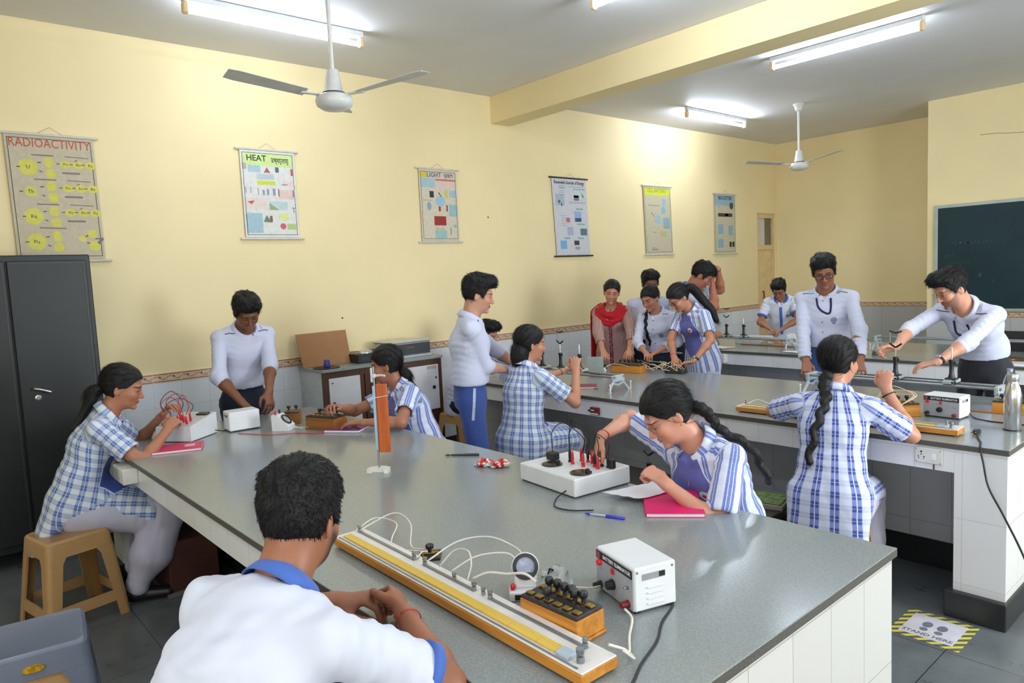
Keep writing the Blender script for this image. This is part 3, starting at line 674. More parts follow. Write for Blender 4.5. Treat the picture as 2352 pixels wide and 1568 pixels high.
poster('narrow white chart with blue heading, nearest the door', 8.80, 9.33, 1.845, 2.668, (200, 194, 166), M_rod_w,
  [('MAGNETISM', 0, .87, .075, .8, .002)], (60, 110, 140), .06, [],
  [('c', (76, 84, 84), .62, .62, .05, .05), ('r', (70, 64, 56), -.68, .70, .24, .36), ('r', (160, 150, 140), .0, .30, .26, .34), ('r', (140, 178, 188), -.70, -.20, -.36, -.02), ('r', (140, 178, 188), .30, .74, -.40, -.06), ('r', (140, 176, 190), -.72, -.20, -.82, -.52), ('r', (44, 42, 38), .38, .58, -.80, -.62), ('r', (44, 42, 38), .66, .86, -.80, -.62), ('r', (150, 190, 214), -.70, -.45, .54, .68)], band=((150, 180, 190), .13))
# ================================================================ people: implicit surfaces -> one skin per body
def nets(f, lo, h):
    """surface nets on a scalar grid (inside < 0)"""
    s = f < 0
    nx, ny, nz = f.shape
    c = [s[i:nx-1+i, j:ny-1+j, k:nz-1+k] for i in (0, 1) for j in (0, 1) for k in (0, 1)]
    cnt = np.zeros((nx-1, ny-1, nz-1), np.int8)
    for q in c: cnt += q
    act = (cnt > 0) & (cnt < 8)
    idx = np.full(act.shape, -1, np.int64); I = np.argwhere(act); idx[act] = np.arange(len(I))
    if len(I) == 0: return np.zeros((0, 3)), np.zeros((0, 4), int)
    acc = np.zeros((len(I), 3)); num = np.zeros(len(I))
    offs = [(i, j, k) for i in (0, 1) for j in (0, 1) for k in (0, 1)]
    vals = {o: f[I[:, 0]+o[0], I[:, 1]+o[1], I[:, 2]+o[2]] for o in offs}
    for a in offs:
        for d in range(3):
            if a[d] == 0:
                b = list(a); b[d] = 1; b = tuple(b)
                va, vb = vals[a], vals[b]; m = (va < 0) != (vb < 0)
                t = np.where(m, va/np.where(m, va-vb, 1), 0)
                p = np.array(a, float)[None, :].repeat(len(I), 0); p[:, d] += t
                acc[m] += p[m]; num[m] += 1
    v = (I+acc/num[:, None])*h+lo
    fs = []
    for d in range(3):
        e, g = (d+1) % 3, (d+2) % 3
        a = np.take(s, range(0, f.shape[d]-1), d); b = np.take(s, range(1, f.shape[d]), d)
        E = np.argwhere(a != b); E = E[(E[:, e] > 0) & (E[:, g] > 0) & (E[:, e] < f.shape[e]-1) & (E[:, g] < f.shape[g]-1)]
        if len(E) == 0: continue
        ins = s[E[:, 0], E[:, 1], E[:, 2]]
        q = []
        for (de, dg) in ((-1, -1), (0, -1), (0, 0), (-1, 0)):
            P = E.copy(); P[:, e] += de; P[:, g] += dg; q.append(idx[P[:, 0], P[:, 1], P[:, 2]])
        Q = np.stack(q, 1); Q[~ins] = Q[~ins][:, ::-1]
        fs.append(Q)
    F = np.concatenate(fs) if fs else np.zeros((0, 4), int)
    return v, F[(F >= 0).all(1)]
def smin(a, b, k):
    hh = np.clip(.5+.5*(b-a)/k, 0, 1); return b+(a-b)*hh-k*hh*(1-hh)
class Field:
    def __init__(s, lo, hi, h):
        s.lo = np.asarray(lo, float); s.h = h
        n = np.ceil((np.asarray(hi)-s.lo)/h).astype(int)+1
        s.ax = [(s.lo[i]+h*np.arange(n[i])) for i in range(3)]; s.f = np.full(n, .3, np.float32)
    def win(s, lo, hi):
        sl = []; 
        for i in range(3):
            a = max(0, int(math.floor((lo[i]-s.lo[i])/s.h))); b = min(s.f.shape[i], int(math.ceil((hi[i]-s.lo[i])/s.h))+1)
            if b <= a: return None, None
            sl.append(slice(a, b))
        X = s.ax[0][sl[0]][:, None, None]; Y = s.ax[1][sl[1]][None, :, None]; Z = s.ax[2][sl[2]][None, None, :]
        return tuple(sl), (X, Y, Z)
    def add(s, prim, k=.02):
        lo, hi, fn = prim; pad = k+3*s.h
        sl, g = s.win(lo-pad, hi+pad)
        if sl is None: return s
        d = fn(*g).astype(np.float32); s.f[sl] = smin(s.f[sl], d, k); return s
    def sub(s, prim, k=.006):
        lo, hi, fn = prim; pad = k+3*s.h
        sl, g = s.win(lo-pad, hi+pad)
        if sl is None: return s
        d = fn(*g).astype(np.float32); s.f[sl] = -smin(-s.f[sl], d, k); return s
    def cut(s, p, n, lim=None):
        """remove everything on the side n points to; lim = (centre, radius) restricts it"""
        n = unit(n)
        if lim is None: sl, g = tuple([slice(None)]*3), (s.ax[0][:, None, None], s.ax[1][None, :, None], s.ax[2][None, None, :])
        else: sl, g = s.win(np.asarray(lim[0])-lim[1], np.asarray(lim[0])+lim[1])
        if sl is None: return s
        d = ((g[0]-p[0])*n[0]+(g[1]-p[1])*n[1]+(g[2]-p[2])*n[2]).astype(np.float32)
        s.f[sl] = np.maximum(s.f[sl], d); return s
    def mesh(s): return nets(s.f, s.lo, s.h)
def cone(a, b, ra, rb):
    a = np.asarray(a, float); b = np.asarray(b, float); ba = b-a; L = max(ba@ba, 1e-9); m = max(ra, rb)
    def fn(X, Y, Z):
        x, y, z = X-a[0], Y-a[1], Z-a[2]
        t = np.clip((x*ba[0]+y*ba[1]+z*ba[2])/L, 0, 1)
        return np.sqrt((x-t*ba[0])**2+(y-t*ba[1])**2+(z-t*ba[2])**2)-(ra+(rb-ra)*t)
    return np.minimum(a, b)-m, np.maximum(a, b)+m, fn
def flat(a, b, right, wa, wb, da, db, cap=None):
    """tapered tube with an elliptical section: half widths w along right, half depths d"""
    a = np.asarray(a, float); b = np.asarray(b, float); ba = b-a; L = ba@ba; t_ = unit(ba)
    r = unit(np.asarray(right, float)-t_*(np.asarray(right, float)@t_)); q = np.cross(t_, r); m = max(wa, wb, da, db)
    def fn(X, Y, Z):
        x, y, z = X-a[0], Y-a[1], Z-a[2]
        al = x*t_[0]+y*t_[1]+z*t_[2]; tl = math.sqrt(L); t = np.clip(al/tl, 0, 1)
        e = al-t*tl; u = x*r[0]+y*r[1]+z*r[2]; v = x*q[0]+y*q[1]+z*q[2]
        W = wa+(wb-wa)*t; D = da+(db-da)*t; c = cap if cap else np.minimum(W, D)
        k0 = np.sqrt((u/W)**2+(v/D)**2+(e/c)**2); k1 = np.sqrt((u/W**2)**2+(v/D**2)**2+(e/(c*c))**2)+1e-9
        return np.where(k0 < 1e-4, -np.minimum(W, D), k0*(k0-1)/k1)
    return np.minimum(a, b)-m, np.maximum(a, b)+m, fn
def ellp(c, r, R=None):
    c = np.asarray(c, float); R = np.eye(3) if R is None else np.asarray(R, float); r = np.asarray(r, float); m = r.max()
    def fn(X, Y, Z):
        x, y, z = X-c[0], Y-c[1], Z-c[2]
        q = [(x*R[i][0]+y*R[i][1]+z*R[i][2]) for i in range(3)]
        k0 = np.sqrt(sum((q[i]/r[i])**2 for i in range(3))); k1 = np.sqrt(sum((q[i]/r[i]**2)**2 for i in range(3)))+1e-9
        return np.where(k0 < 1e-4, -r.min(), k0*(k0-1)/k1)
    return c-m, c+m, fn
def wob(v, seed, fr, amp):
    g = np.random.default_rng(seed); o = np.zeros(len(v))
    for i in range(7):
        d = g.normal(size=3); d /= np.linalg.norm(d); f = fr*(.6+.9*g.random()); d2 = g.normal(size=3)*.5
        o += np.sin(f*(v@d)+2.0*np.sin(f*.45*(v@d2))+g.random()*6.28)
    return o*amp/2.6
def vnorm(v, F):
    n = np.zeros_like(v); a = v[F[:, 0]]; b = v[F[:, 1]]; c = v[F[:, 2]]; d = v[F[:, 3]]
    fn = np.cross(c-a, d-b)
    for k in range(4): np.add.at(n, F[:, k], fn)
    return n/(np.linalg.norm(n, axis=1, keepdims=True)+1e-12)
def relax(v, F, it=1, lam=.5):
    for _ in range(it):
        s = np.zeros_like(v); c = np.zeros(len(v))
        for k in range(4):
            j = F[:, (k+1) % 4]; i = F[:, k]
            np.add.at(s, i, v[j]); np.add.at(s, j, v[i]); np.add.at(c, i, 1); np.add.at(c, j, 1)
        v = v*(1-lam)+lam*s/np.maximum(c, 1)[:, None]
    return v
def mkmesh(name, v, F, mat, parent, attrs=None, tris=None, mats=None, smooth=True):
    me = bpy.data.meshes.new(name)
    if tris is None:
        nq = len(F); me.vertices.add(len(v)); me.vertices.foreach_set('co', np.asarray(v, np.float32).ravel())
        me.loops.add(4*nq); me.loops.foreach_set('vertex_index', np.asarray(F, np.int32).ravel())
        me.polygons.add(nq); me.polygons.foreach_set('loop_start', np.arange(nq, dtype=np.int32)*4)
    else:
        nq, nt_ = len(F), len(tris); me.vertices.add(len(v)); me.vertices.foreach_set('co', np.asarray(v, np.float32).ravel())
        me.loops.add(4*nq+3*nt_); me.loops.foreach_set('vertex_index', np.concatenate([np.asarray(F, np.int32).ravel(), np.asarray(tris, np.int32).ravel()]))
        me.polygons.add(nq+nt_); me.polygons.foreach_set('loop_start', np.concatenate([np.arange(nq)*4, 4*nq+np.arange(nt_)*3]).astype(np.int32)); nq += nt_
    me.update(calc_edges=True); me.validate()
    me.polygons.foreach_set('use_smooth', [smooth]*len(me.polygons))
    for k, a in (attrs or {}).items():
        if a.ndim == 1:
            t = me.attributes.new(k, 'FLOAT', 'POINT'); t.data.foreach_set('value', a.astype(np.float32))
        else:
            t = me.attributes.new(k, 'FLOAT_VECTOR', 'POINT'); t.data.foreach_set('vector', a.astype(np.float32).ravel())
    me.materials.append(mat)
    o = bpy.data.objects.new(name, me); COL.objects.link(o)
    if parent is not None: o.parent = parent
    return o

# ---------------------------------------------------------------- materials of people
_sk = {}
def skin(tone, eye='down', beard=0.0, tash=0.0, smile=0.0, lip=(150, 82, 74)):
    key = (tone, eye, beard, tash, smile, lip)
    if key in _sk: return _sk[key]
    t = NT('skin'); hp = t.attr('hp').outputs['Vector']; s = t.sep(hp)
    ax = t.math('ABSOLUTE', s[0]); front = t.step(s[1], .035, .05)
    def el(cx, cz, rx, rz, soft=.25, tilt=0.0, zoff=None):
        dx = t.math('SUBTRACT', ax, cx); zz = s[2] if zoff is None else zoff
        dz = t.math('SUBTRACT', t.math('SUBTRACT', zz, cz), t.math('MULTIPLY', dx, tilt))
        d = t.vmath('LENGTH', t.comb(t.math('DIVIDE', dx, rx), t.math('DIVIDE', dz, rz), 0.0))
        return t.math('MULTIPLY', t.math('SUBTRACT', 1.0, t.step(d, 1-soft, 1+soft)), front)
    c0 = lin(tone); n = t.noise(t.attr('hp').outputs['Vector'], 22.0, 3.0)
    c = t.mix(n, tuple(x*.93 for x in c0[:3])+(1,), tuple(min(1, x*1.05) for x in c0[:3])+(1,))
    rd = lin((min(255, tone[0]*1.02), tone[1]*.84, tone[2]*.80))
    c = t.mix(t.math('MULTIPLY', el(.040, -.032, .022, .018, .8), .45), c, rd)
    c = t.mix(t.math('MULTIPLY', el(.0, -.036, .014, .016, .8), .35), c, rd)
    sock = lin((tone[0]*.74, tone[1]*.68, tone[2]*.68))
    c = t.mix(t.math('MULTIPLY', el(.031, -.002, .022, .014, .6), .55), c, sock)
    hairc = lin((30, 24, 22))
    if beard:
        bz = t.math('SUBTRACT', s[2], t.math('MULTIPLY', t.math('MULTIPLY', s[1], s[1]), -5.0))
        m = t.math('MULTIPLY', t.math('MULTIPLY', t.math('SUBTRACT', 1.0, t.step(bz, -.035, -.012)), t.step(s[2], -.13, -.10)), t.step(s[1], -.004, .040))
        nn = t.noise(hp, 420.0, 2.0)
        m = t.math('MULTIPLY', m, t.math('MULTIPLY', t.math('ADD', .45, t.math('MULTIPLY', nn, 1.0)), beard))
        c = t.mix(m, c, hairc)
    if tash: c = t.mix(t.math('MULTIPLY', el(.008, -.0535, .021, .0048, .5, -.25), tash), c, hairc)
    zl = t.math('SUBTRACT', s[2], t.math('MULTIPLY', t.math('MULTIPLY', ax, ax), 9.0*smile))
    c = t.mix(el(0, -.0665, .0235, .0085, .22, 0, zl), c, lin(lip))
    if smile: c = t.mix(el(0, -.0660, .016, .0032, .3, 0, zl), c, lin((236, 228, 220)))
    else: c = t.mix(t.math('MULTIPLY', el(0, -.0660, .022, .0012, .5, 0, zl), .8), c, lin((80, 40, 36)))
    c = t.mix(t.math('MULTIPLY', el(.0072, -.0465, .0036, .0024, .5), .7), c, lin((60, 34, 28)))
    c = t.mix(t.math('MULTIPLY', el(.034, .0190, .0215, .0040, .4, -.14), .85), c, hairc)
    if eye == 'open':
        c = t.mix(el(.031, -.001, .0145, .0058, .15), c, lin((226, 222, 216)))
        c = t.mix(el(.030, -.0008, .0058, .0058, .15), c, lin((34, 22, 18)))
        c = t.mix(el(.031, .0050, .0165, .0019, .35), c, hairc)
    else:
        c = t.mix(t.math('MULTIPLY', el(.031, -.0062, .0150, .0024, .4), .95), c, hairc)
        c = t.mix(t.math('MULTIPLY', el(.031, .0066, .0150, .0011, .6), .5), c, sock)
    t.bump(t.noise(hp, 260.0, 2.0), .08, .002)
    t.b.inputs['Subsurface Weight'].default_value = .12; t.b.inputs['Subsurface Radius'].default_value = (.012, .005, .003); t.b.inputs['Subsurface Scale'].default_value = 1.0
    _sk[key] = t.fin(c, .46, 0, .4); return _sk[key]
def hair_mat(name, rgb=(13, 11, 11), rough=.42, fr=900.0):
    if name in _plain: return _plain[name]
    t = NT(name); hv = t.attr('hs').outputs['Vector']
    n = t.noise(hv, 1.0, 3.0, .7)
    c = t.ramp(n, [(.3, lin(tuple(x*.6 for x in rgb))), (.75, lin(tuple(min(255, x*1.7) for x in rgb)))])
    t.bump(n, .55, .006)
    _plain[name] = t.fin(c, rough, 0, .32); return _plain[name]
M_hair = hair_mat('black_hair'); M_hair_b = hair_mat('dark_brown_hair', (24, 17, 15))
_cl = {}
def cloth(name, rgb, kind='plain', **kw):
    """woven cloth; cuv = (around, along, limb) metres on the garment, pan = distance inside the plain front bodice"""
    if name in _cl: return _cl[name]
    t = NT(name); cu = t.attr('cuv').outputs['Vector']; s = t.sep(cu); o = t.obj()
    def tri(x, p):
        f = t.math('FRACT', t.math('ADD', t.math('DIVIDE', x, p), 50.0)); return t.math('ABSOLUTE', t.math('SUBTRACT', f, .5))   # 0 at stripe centre, .5 between
    base = lin(rgb)
    if kind == 'plain':
        c = t.mix(t.noise(o, 9.0, 3.0), tuple(x*.93 for x in base[:3])+(1,), base)
    elif kind == 'plaid':
        pu, pv = kw.get('p', (.046, .040)); vs_ = kw.get('vs', 1.0)
        a = tri(s[0], pu); b = tri(s[1], pv)
        wu = t.math('SUBTRACT', 1.0, t.step(a, .19, .25)); wv = t.math('MULTIPLY', t.math('SUBTRACT', 1.0, t.step(b, .20, .30)), vs_)
        W, M, D = lin(kw.get('w', (222, 226, 238))), lin(kw.get('m', (146, 156, 208))), lin(kw.get('d', (66, 86, 158)))
        L = lin(kw.get('l', (192, 200, 226)))
        c = t.mix(wu, t.mix(wv, W, L), t.mix(wv, M, D))
        lu = t.math('SUBTRACT', 1.0, t.step(a, .015, .035)); lv = t.math('SUBTRACT', 1.0, t.step(b, .012, .03))
        c = t.mix(t.math('MULTIPLY', t.math('MAXIMUM', t.math('MULTIPLY', lu, wu), t.math('MULTIPLY', lv, .6*vs_)), .85), c, lin((226, 230, 240)))
    elif kind == 'stripe':
        a = tri(s[0], kw.get('p', .012)); c = t.mix(t.math('SUBTRACT', 1.0, t.step(a, .17, .24)), lin(kw.get('w', (196, 170, 158))), base)
        q = t.math('ABSOLUTE', s[0]); fr = t.math('MULTIPLY', t.math('SUBTRACT', 1.0, t.step(q, .022, .026)), t.math('LESS_THAN', s[2], .5))
        nn = t.step(t.noise(o, 70.0, 2.0), .5, .6); c = t.mix(t.math('MULTIPLY', fr, kw.get('placket', 0.0)), c, t.mix(nn, lin((120, 56, 66)), lin((168, 116, 116))))
    if kw.get('panel'):
        pa = t.attr('pan').outputs['Fac']; pc = t.mix(t.noise(o, 12.0, 3.0), tuple(x*.92 for x in lin(kw['panel'])[:3])+(1,), lin(kw['panel']))
        c = t.mix(t.step(pa, -.0006, .0006), c, pc)
        pip = t.math('SUBTRACT', 1.0, t.step(t.math('ABSOLUTE', pa), .0022, .0034)); c = t.mix(pip, c, lin((226, 228, 238)))
        ctr = t.math('MULTIPLY', t.math('SUBTRACT', 1.0, t.step(s[0], .0012, .0024)), t.step(pa, .002, .004))
        c = t.mix(ctr, c, lin((226, 228, 238)))
    n1 = t.noise(t.vmath('MULTIPLY', o, (1, 1, .55)), 15.0, 2.0, .5); n2 = t.noise(t.vmath('MULTIPLY', o, (1, 1, .35)), 42.0, 1.0)
    t.bump(t.math('ADD', n1, t.math('MULTIPLY', n2, .15)), kw.get('bump', .35), .010)
    t.b.inputs['Sheen Weight'].default_value = .15
    _cl[name] = t.fin(c, .75, 0, .25); return _cl[name]
M_shirt = cloth('white_school_shirt', (206, 210, 232)); M_tee = cloth('white_polo_cloth', (216, 220, 234))
M_blue_trim = cloth('blue_trim_cloth', (74, 108, 186)); M_navy = cloth('navy_trouser_cloth', (34, 38, 58)); M_blue_tr = cloth('blue_trouser_cloth', (58, 80, 146))
M_grey_tr = cloth('dark_grey_trouser_cloth', (44, 44, 52)); M_salwar = cloth('pale_lilac_salwar_cloth', (196, 194, 214)); M_jean = cloth('denim_blue_cloth', (74, 98, 160))
M_plaid = cloth('blue_white_plaid_panel_cloth', (220, 225, 238), 'plaid', p=(.066, .054), w=(212, 218, 236), m=(128, 140, 202), d=(62, 80, 154), panel=(66, 86, 160))
M_plaid2 = cloth('blue_white_plaid_soft_cloth', (220, 225, 238), 'plaid', p=(.052, .048), w=(224, 230, 238), m=(152, 170, 212), d=(84, 112, 176), l=(176, 192, 222), panel=(58, 84, 160))
M_vest = cloth('blue_white_stripe_with_plain_bodice', (220, 225, 238), 'plaid', p=(.056, .05), vs=.22, w=(216, 222, 238), m=(112, 128, 190), d=(92, 108, 178), l=(190, 198, 226), panel=(98, 104, 172))
M_red = cloth('red_scarf_cloth', (176, 18, 28)); M_maroon = cloth('maroon_cream_stripe_cloth', (110, 40, 52), 'stripe', p=.0165, placket=1.0)
M_strap = cloth('navy_lanyard_ribbon', (28, 32, 74)); M_pipe = plain('dark_piping', (36, 38, 62), .7); M_btn = plain('shirt_button', (110, 112, 130), .3)
M_shoe = plain('black_shoe', (22, 20, 22), .4); M_frame_b = plain('black_spectacle_frame', (16, 15, 18), .3); M_gold = plain('thin_gold_metal', (196, 158, 104), .3, .8); M_redthread = plain('red_thread', (186, 44, 54), .7); M_blackband = plain('black_band', (26, 22, 24), .5)
def lens_mat():
    t = NT('spectacle_lens'); tr = t.n('ShaderNodeBsdfTransparent'); gl = t.n('ShaderNodeBsdfGlossy', i_Roughness=.03); mx = t.n('ShaderNodeMixShader', i_0=.10)
    t.t.links.new(tr.outputs[0], mx.inputs[1]); t.t.links.new(gl.outputs[0], mx.inputs[2]); t.t.links.new(mx.outputs[0], t.t.nodes['Material Output'].inputs[0])
    return t.m
M_lens = lens_mat()

# ---------------------------------------------------------------- head (local: x to the person's right, y forward, z up, eyes at z = 0)
def head_prims(fem):
    j = .93 if fem else 1.0
    return [('a', ellp((0, -.014, .028), (.0735, .094, .090)), .01), ('a', ellp((0, .018, -.028), (.063*j, .066, .084)), .03), ('a', ellp((0, .032, -.070), (.047*j, .049, .042)), .025),
        ('a', ellp((0, .078, .0225), (.048, .010, .009)), .018), ('a', ellp((.037, .058, -.030), (.024, .024, .024)), .025), ('a', ellp((-.037, .058, -.030), (.024, .024, .024)), .025),
        ('s', ellp((.031, .096, -.001), (.017, .013, .011)), .012), ('s', ellp((-.031, .096, -.001), (.017, .013, .011)), .012),
        ('a', ellp((.031, .0735, -.001), (.0135, .0105, .0105)), .004), ('a', ellp((-.031, .0735, -.001), (.0135, .0105, .0105)), .004),
        ('a', cone((0, .083, .006), (0, .104, -.034), .0065, .0095), .012), ('a', ellp((.0105, .093, -.0385), (.0085, .011, .008)), .006), ('a', ellp((-.0105, .093, -.0385), (.0085, .011, .008)), .006), ('a', ellp((0, .103, -.0365), (.0095, .009, .0085)), .006),
        ('a', ellp((0, .0845, -.0615), (.021, .0095, .0052)), .005), ('a', ellp((0, .0835, -.0715), (.018, .0095, .0060)), .005),
        ('a', ellp((0, .073, -.101), (.019, .015, .014)), .016)]
def ear_prims():
    out = []
    for sx in (1, -1):
        c, s_ = math.cos(.35*sx), math.sin(.35*sx); R = [(c, s_, 0), (-s_, c, -.18), (0, .18, 1)]
        out.append(('a', ellp((sx*.0735, -.012, -.012), (.0075, .0185, .031), R), .006)); out.append(('s', ellp((sx*.083, -.007, -.008), (.006, .009, .017), R), .005))
    return out
HL, HH, HS = V(-.125, -.150, -.235), V(.125, .160, .165), .0036
_hf = {}
def head_field(fem):
    if fem not in _hf:
        f = Field(HL, HH, HS)
        for op, p, k in head_prims(fem): (f.add if op == 'a' else f.sub)(p, k)
        skull = f.f.copy()
        for op, p, k in ear_prims(): (f.add if op == 'a' else f.sub)(p, k)
        _hf[fem] = (skull, f.f.copy())
    return _hf[fem]
def hair_fn(style, seed, fem):
    """hair shell on the head grid: skull grown by a thickness, kept inside a hairline"""
    skull, _ = head_field(fem)
    f = Field(HL, HH, HS); X, Y, Z = f.ax[0][:, None, None], f.ax[1][None, :, None], f.ax[2][None, None, :]
    aX = np.abs(X)
    if style in ('boy', 'boy_quiff', 'boy_buzz', 'boy_curly'):
        L = np.interp(f.ax[1], [-.12, -.085, -.06, -.035, -.012, .004, .018, .030, .045, .060, .075, .1], [-.060, -.066, -.062, -.040, .012, .002, -.020, -.004, .030, .050, .058, .060])[None, :, None]
        th = .009+.012*np.clip((Z-.01)/.09, 0, 1)+0*X+0*Y
        if style == 'boy_quiff': th = th+.026*np.clip((Y-.0)/.08, 0, 1)*np.clip((Z-.055)/.035, 0, 1)+.006*np.clip((Z-.05)/.05, 0, 1)
        if style == 'boy': th = th+.010*np.clip((Y+.02)/.09, 0, 1)*np.clip((Z-.03)/.04, 0, 1)
        if style == 'boy_curly': th = th+.010*np.clip((Z-.0)/.06, 0, 1)
        if style == 'boy_buzz': th = th*.95+.004*np.clip((Z-.05)/.04, 0, 1)
        g = np.random.default_rng(seed); a = .0022 if style != 'boy_curly' else .0055
        w = 0
        for i in range(6):
            d = g.normal(size=3); d /= np.linalg.norm(d); fr = 130+130*g.random(); w = w+np.sin(fr*(X*d[0]+Y*d[1]*.5+Z*d[2]*.7)+g.random()*6)
        th = th+a*w*np.clip((Z-.0)/.05, 0, 1)/1.6
        reg = (L-Z)*.8+.004*np.sin(Y*170+aX*130+seed)
    else:
        L = np.interp(f.ax[1], [-.12, -.085, -.05, -.028, -.006, .010, .022, .040, .058, .074, .1], [-.085, -.092, -.088, -.062, -.004, .006, .002, .018, .042, .060, .064])[None, :, None]
        th = .007+.007*np.clip((Z-.0)/.08, 0, 1)+.007*np.clip((-Y)/.09, 0, 1)+0*X
        th = th-.0055*np.exp(-(X/.0035)**2)*np.clip((Z-.05)/.02, 0, 1)*np.clip((Y+.01)/.03, 0, 1)
        th = th+.0012*np.sin(aX*260+Y*60)*np.clip((Z)/.05, 0, 1)
        reg = (L-Z)*.8-.0*aX
    f.f = np.maximum(skull-th.astype(np.float32), reg.astype(np.float32))
    f.f = np.maximum(f.f, -(skull+.012))      # hollow: keep a shell
    return f

# ---------------------------------------------------------------- skeleton
def rotv(v, ax, deg):
    return np.array(Matrix.Rotation(math.radians(deg), 3, Vector(ax)) @ Vector(v))
def ik(a, t, l1, l2, hint):
    a = np.asarray(a, float); t = np.asarray(t, float); d = t-a; D = np.linalg.norm(d); u = unit(d); M = (l1+l2)*.995
    if D > M: t = a+u*M; D = M
    D = max(D, abs(l1-l2)*1.05+.01)
    x = (l1*l1-l2*l2+D*D)/(2*D); y = math.sqrt(max(l1*l1-x*x, 1e-6)); h = np.asarray(hint, float); h = unit(h-u*(h@u))
    return a+u*x+h*y, a+u*D
class Sk: pass
def skeleton(p):
    k = Sk(); s = k.s = p['h']/1.70; k.fem = p.get('fem', False); fa = math.radians(p['face'])
    F = k.F = V(math.cos(fa), math.sin(fa), 0); R = k.R = V(math.sin(fa), -math.cos(fa), 0); Z = V(0, 0, 1)
    sit = p.get('sit'); k.sit = sit is not None
    k.pel = V(p['at'][0], p['at'][1], (sit+.10 if k.sit else .93*s)) + V(0, 0, p.get('dz', 0))
    ln = p.get('lean', 0); ln = ln if isinstance(ln, tuple) else (ln*.55, ln*.9, ln*1.15)
    sd = p.get('side', 0); tw = p.get('twist', 0)
    pts = [k.pel]; U = []
    for L, a, q in zip((.14*s, .20*s, .165*s), ln, (.4, .8, 1.0)):
        d = unit(Z*math.cos(math.radians(a))+F*math.sin(math.radians(a))+R*math.sin(math.radians(sd*q))); U.append(d); pts.append(pts[-1]+d*L)
    k.waist, k.chest, k.nb = pts[1:]; k.U = U
    k.Uc = U[2]; r = rotv(R, Z, tw); k.Rc = unit(r-k.Uc*(r@k.Uc)); k.Fc = np.cross(k.Uc, k.Rc)
    rm = rotv(R, Z, tw*.5); k.Rm = unit(rm)
    k.Uch = U[1]
    hy, hpit, hr = p.get('head', (0, 0, 0))
    f = rotv(F, Z, hy); rr = unit(np.cross(f, Z)); f = rotv(f, rr, -hpit); u = np.cross(rr, f); rr = rotv(rr, f, hr); u = rotv(u, f, hr)
    k.hF, k.hU, k.hR = unit(f), unit(u), unit(rr)
    nd = unit(k.Uc*.7+k.hU*.45+k.hF*.10)
    k.piv = k.nb+nd*.075*s; k.hs = s*p.get('hsc', 1.0)
    k.hc = k.piv+k.hU*.090*k.hs+k.hF*.022*k.hs
    sw = (.152 if k.fem else .166)*s*p.get('sw', 1.0); sh = p.get('shrug', (0, 0)); sf = p.get('sfwd', (0, 0))
    k.sh = {'R': k.nb-k.Uc*(.055-sh[0])*s+k.Rc*sw+k.Fc*sf[0], 'L': k.nb-k.Uc*(.055-sh[1])*s-k.Rc*sw+k.Fc*sf[1]}
    k.arm = {}
    for sd_, sg in (('R', 1), ('L', -1)):
        a = p.get(sd_+'H') or {}
        t = V(*a['w']) if 'w' in a else k.sh[sd_]-Z*.50*s+k.F*.03+k.R*sg*.05
        e, w = ik(k.sh[sd_], t, .285*s, .250*s, V(*a['hint']) if 'hint' in a else (-k.F*.6+k.R*sg*.5-Z*.4))
        d = unit(V(*a['dir'])) if 'dir' in a else unit(w-e)
        pm = V(*a['palm']) if 'palm' in a else V(0, 0, -1)
        if abs(unit(pm)@d) > .95: pm = -k.R*sg
        n = -unit(pm-d*(pm@d)); th = np.cross(n, d) if sd_ == 'R' else np.cross(d, n)
        k.arm[sd_] = (k.sh[sd_], e, w, d, n, th, a)
    hw = .085*s; k.leg = {}
    for sd_, sg in (('R', 1), ('L', -1)):
        hip = k.pel-Z*.03*s+R*sg*hw
        ft = p.get('feet', {}).get(sd_)
        if k.sit:
            sp = p.get('spread', .10); kn = hip+F*.40*s+R*sg*(sp-.085)+V(0, 0, -.01)
            an = V(ft[0], ft[1], .08) if ft else V(*(kn+F*-.06)[:2], .08)
            L2 = .41*s; d = an-kn; 
            kn2, an2 = ik(hip, an, .42*s, .43*s, F+Z*.5)
            k.leg[sd_] = (hip, kn2, an2)
        else:
            an = V(ft[0], ft[1], .08) if ft else hip*V(1, 1, 0)+R*sg*.02+V(0, 0, .08)
            LL = np.linalg.norm(an-hip)*.5015; kn, an = ik(hip, an, LL, LL, F)
            k.leg[sd_] = (hip, kn, an)
    return k
def torso(k, g=0.0, waist=0.0, low=0.0, hip=0.0):
    """flat tapered tubes of the trunk, grown by g"""
    s = k.s; f = k.fem
    hw, hd = (.162*s, .108*s) if f else (.148*s, .100*s); ww, wd = (.118*s, .086*s) if f else (.126*s, .090*s); cw, cd = (.136*s, .098*s) if f else (.148*s, .104*s)
    P = [(flat(k.pel-V(0, 0, .03*s)-k.U[0]*low, k.waist, k.R, hw+g+hip, ww+g+waist, hd+g+hip*.6, wd+g+waist), .03), (flat(k.waist, k.chest, k.Rm, ww+g+waist, cw+g, wd+g+waist, cd+g), .05), (flat(k.chest, k.nb-k.Uc*.045*s, k.Rc, cw+g, .105*s+g, cd+g, .062*s+g), .05)]
    for q in 'RL': P.append((cone(k.nb-k.Uc*.030*s, k.sh[q]-k.Uc*.004, .046*s+g, .046*s+g), .05))
    if f:
        for sg in (1, -1): P.append((ellp(k.chest+k.Uc*.02*s+k.Rc*sg*.062*s+k.Fc*.078*s, V(.056, .048, .052)*s+g*.6, [k.Rc, k.Fc, k.Uc]), .04))
    return P
def bounds(pts, pad): 
    P = np.array(pts); return P.min(0)-pad, P.max(0)+pad
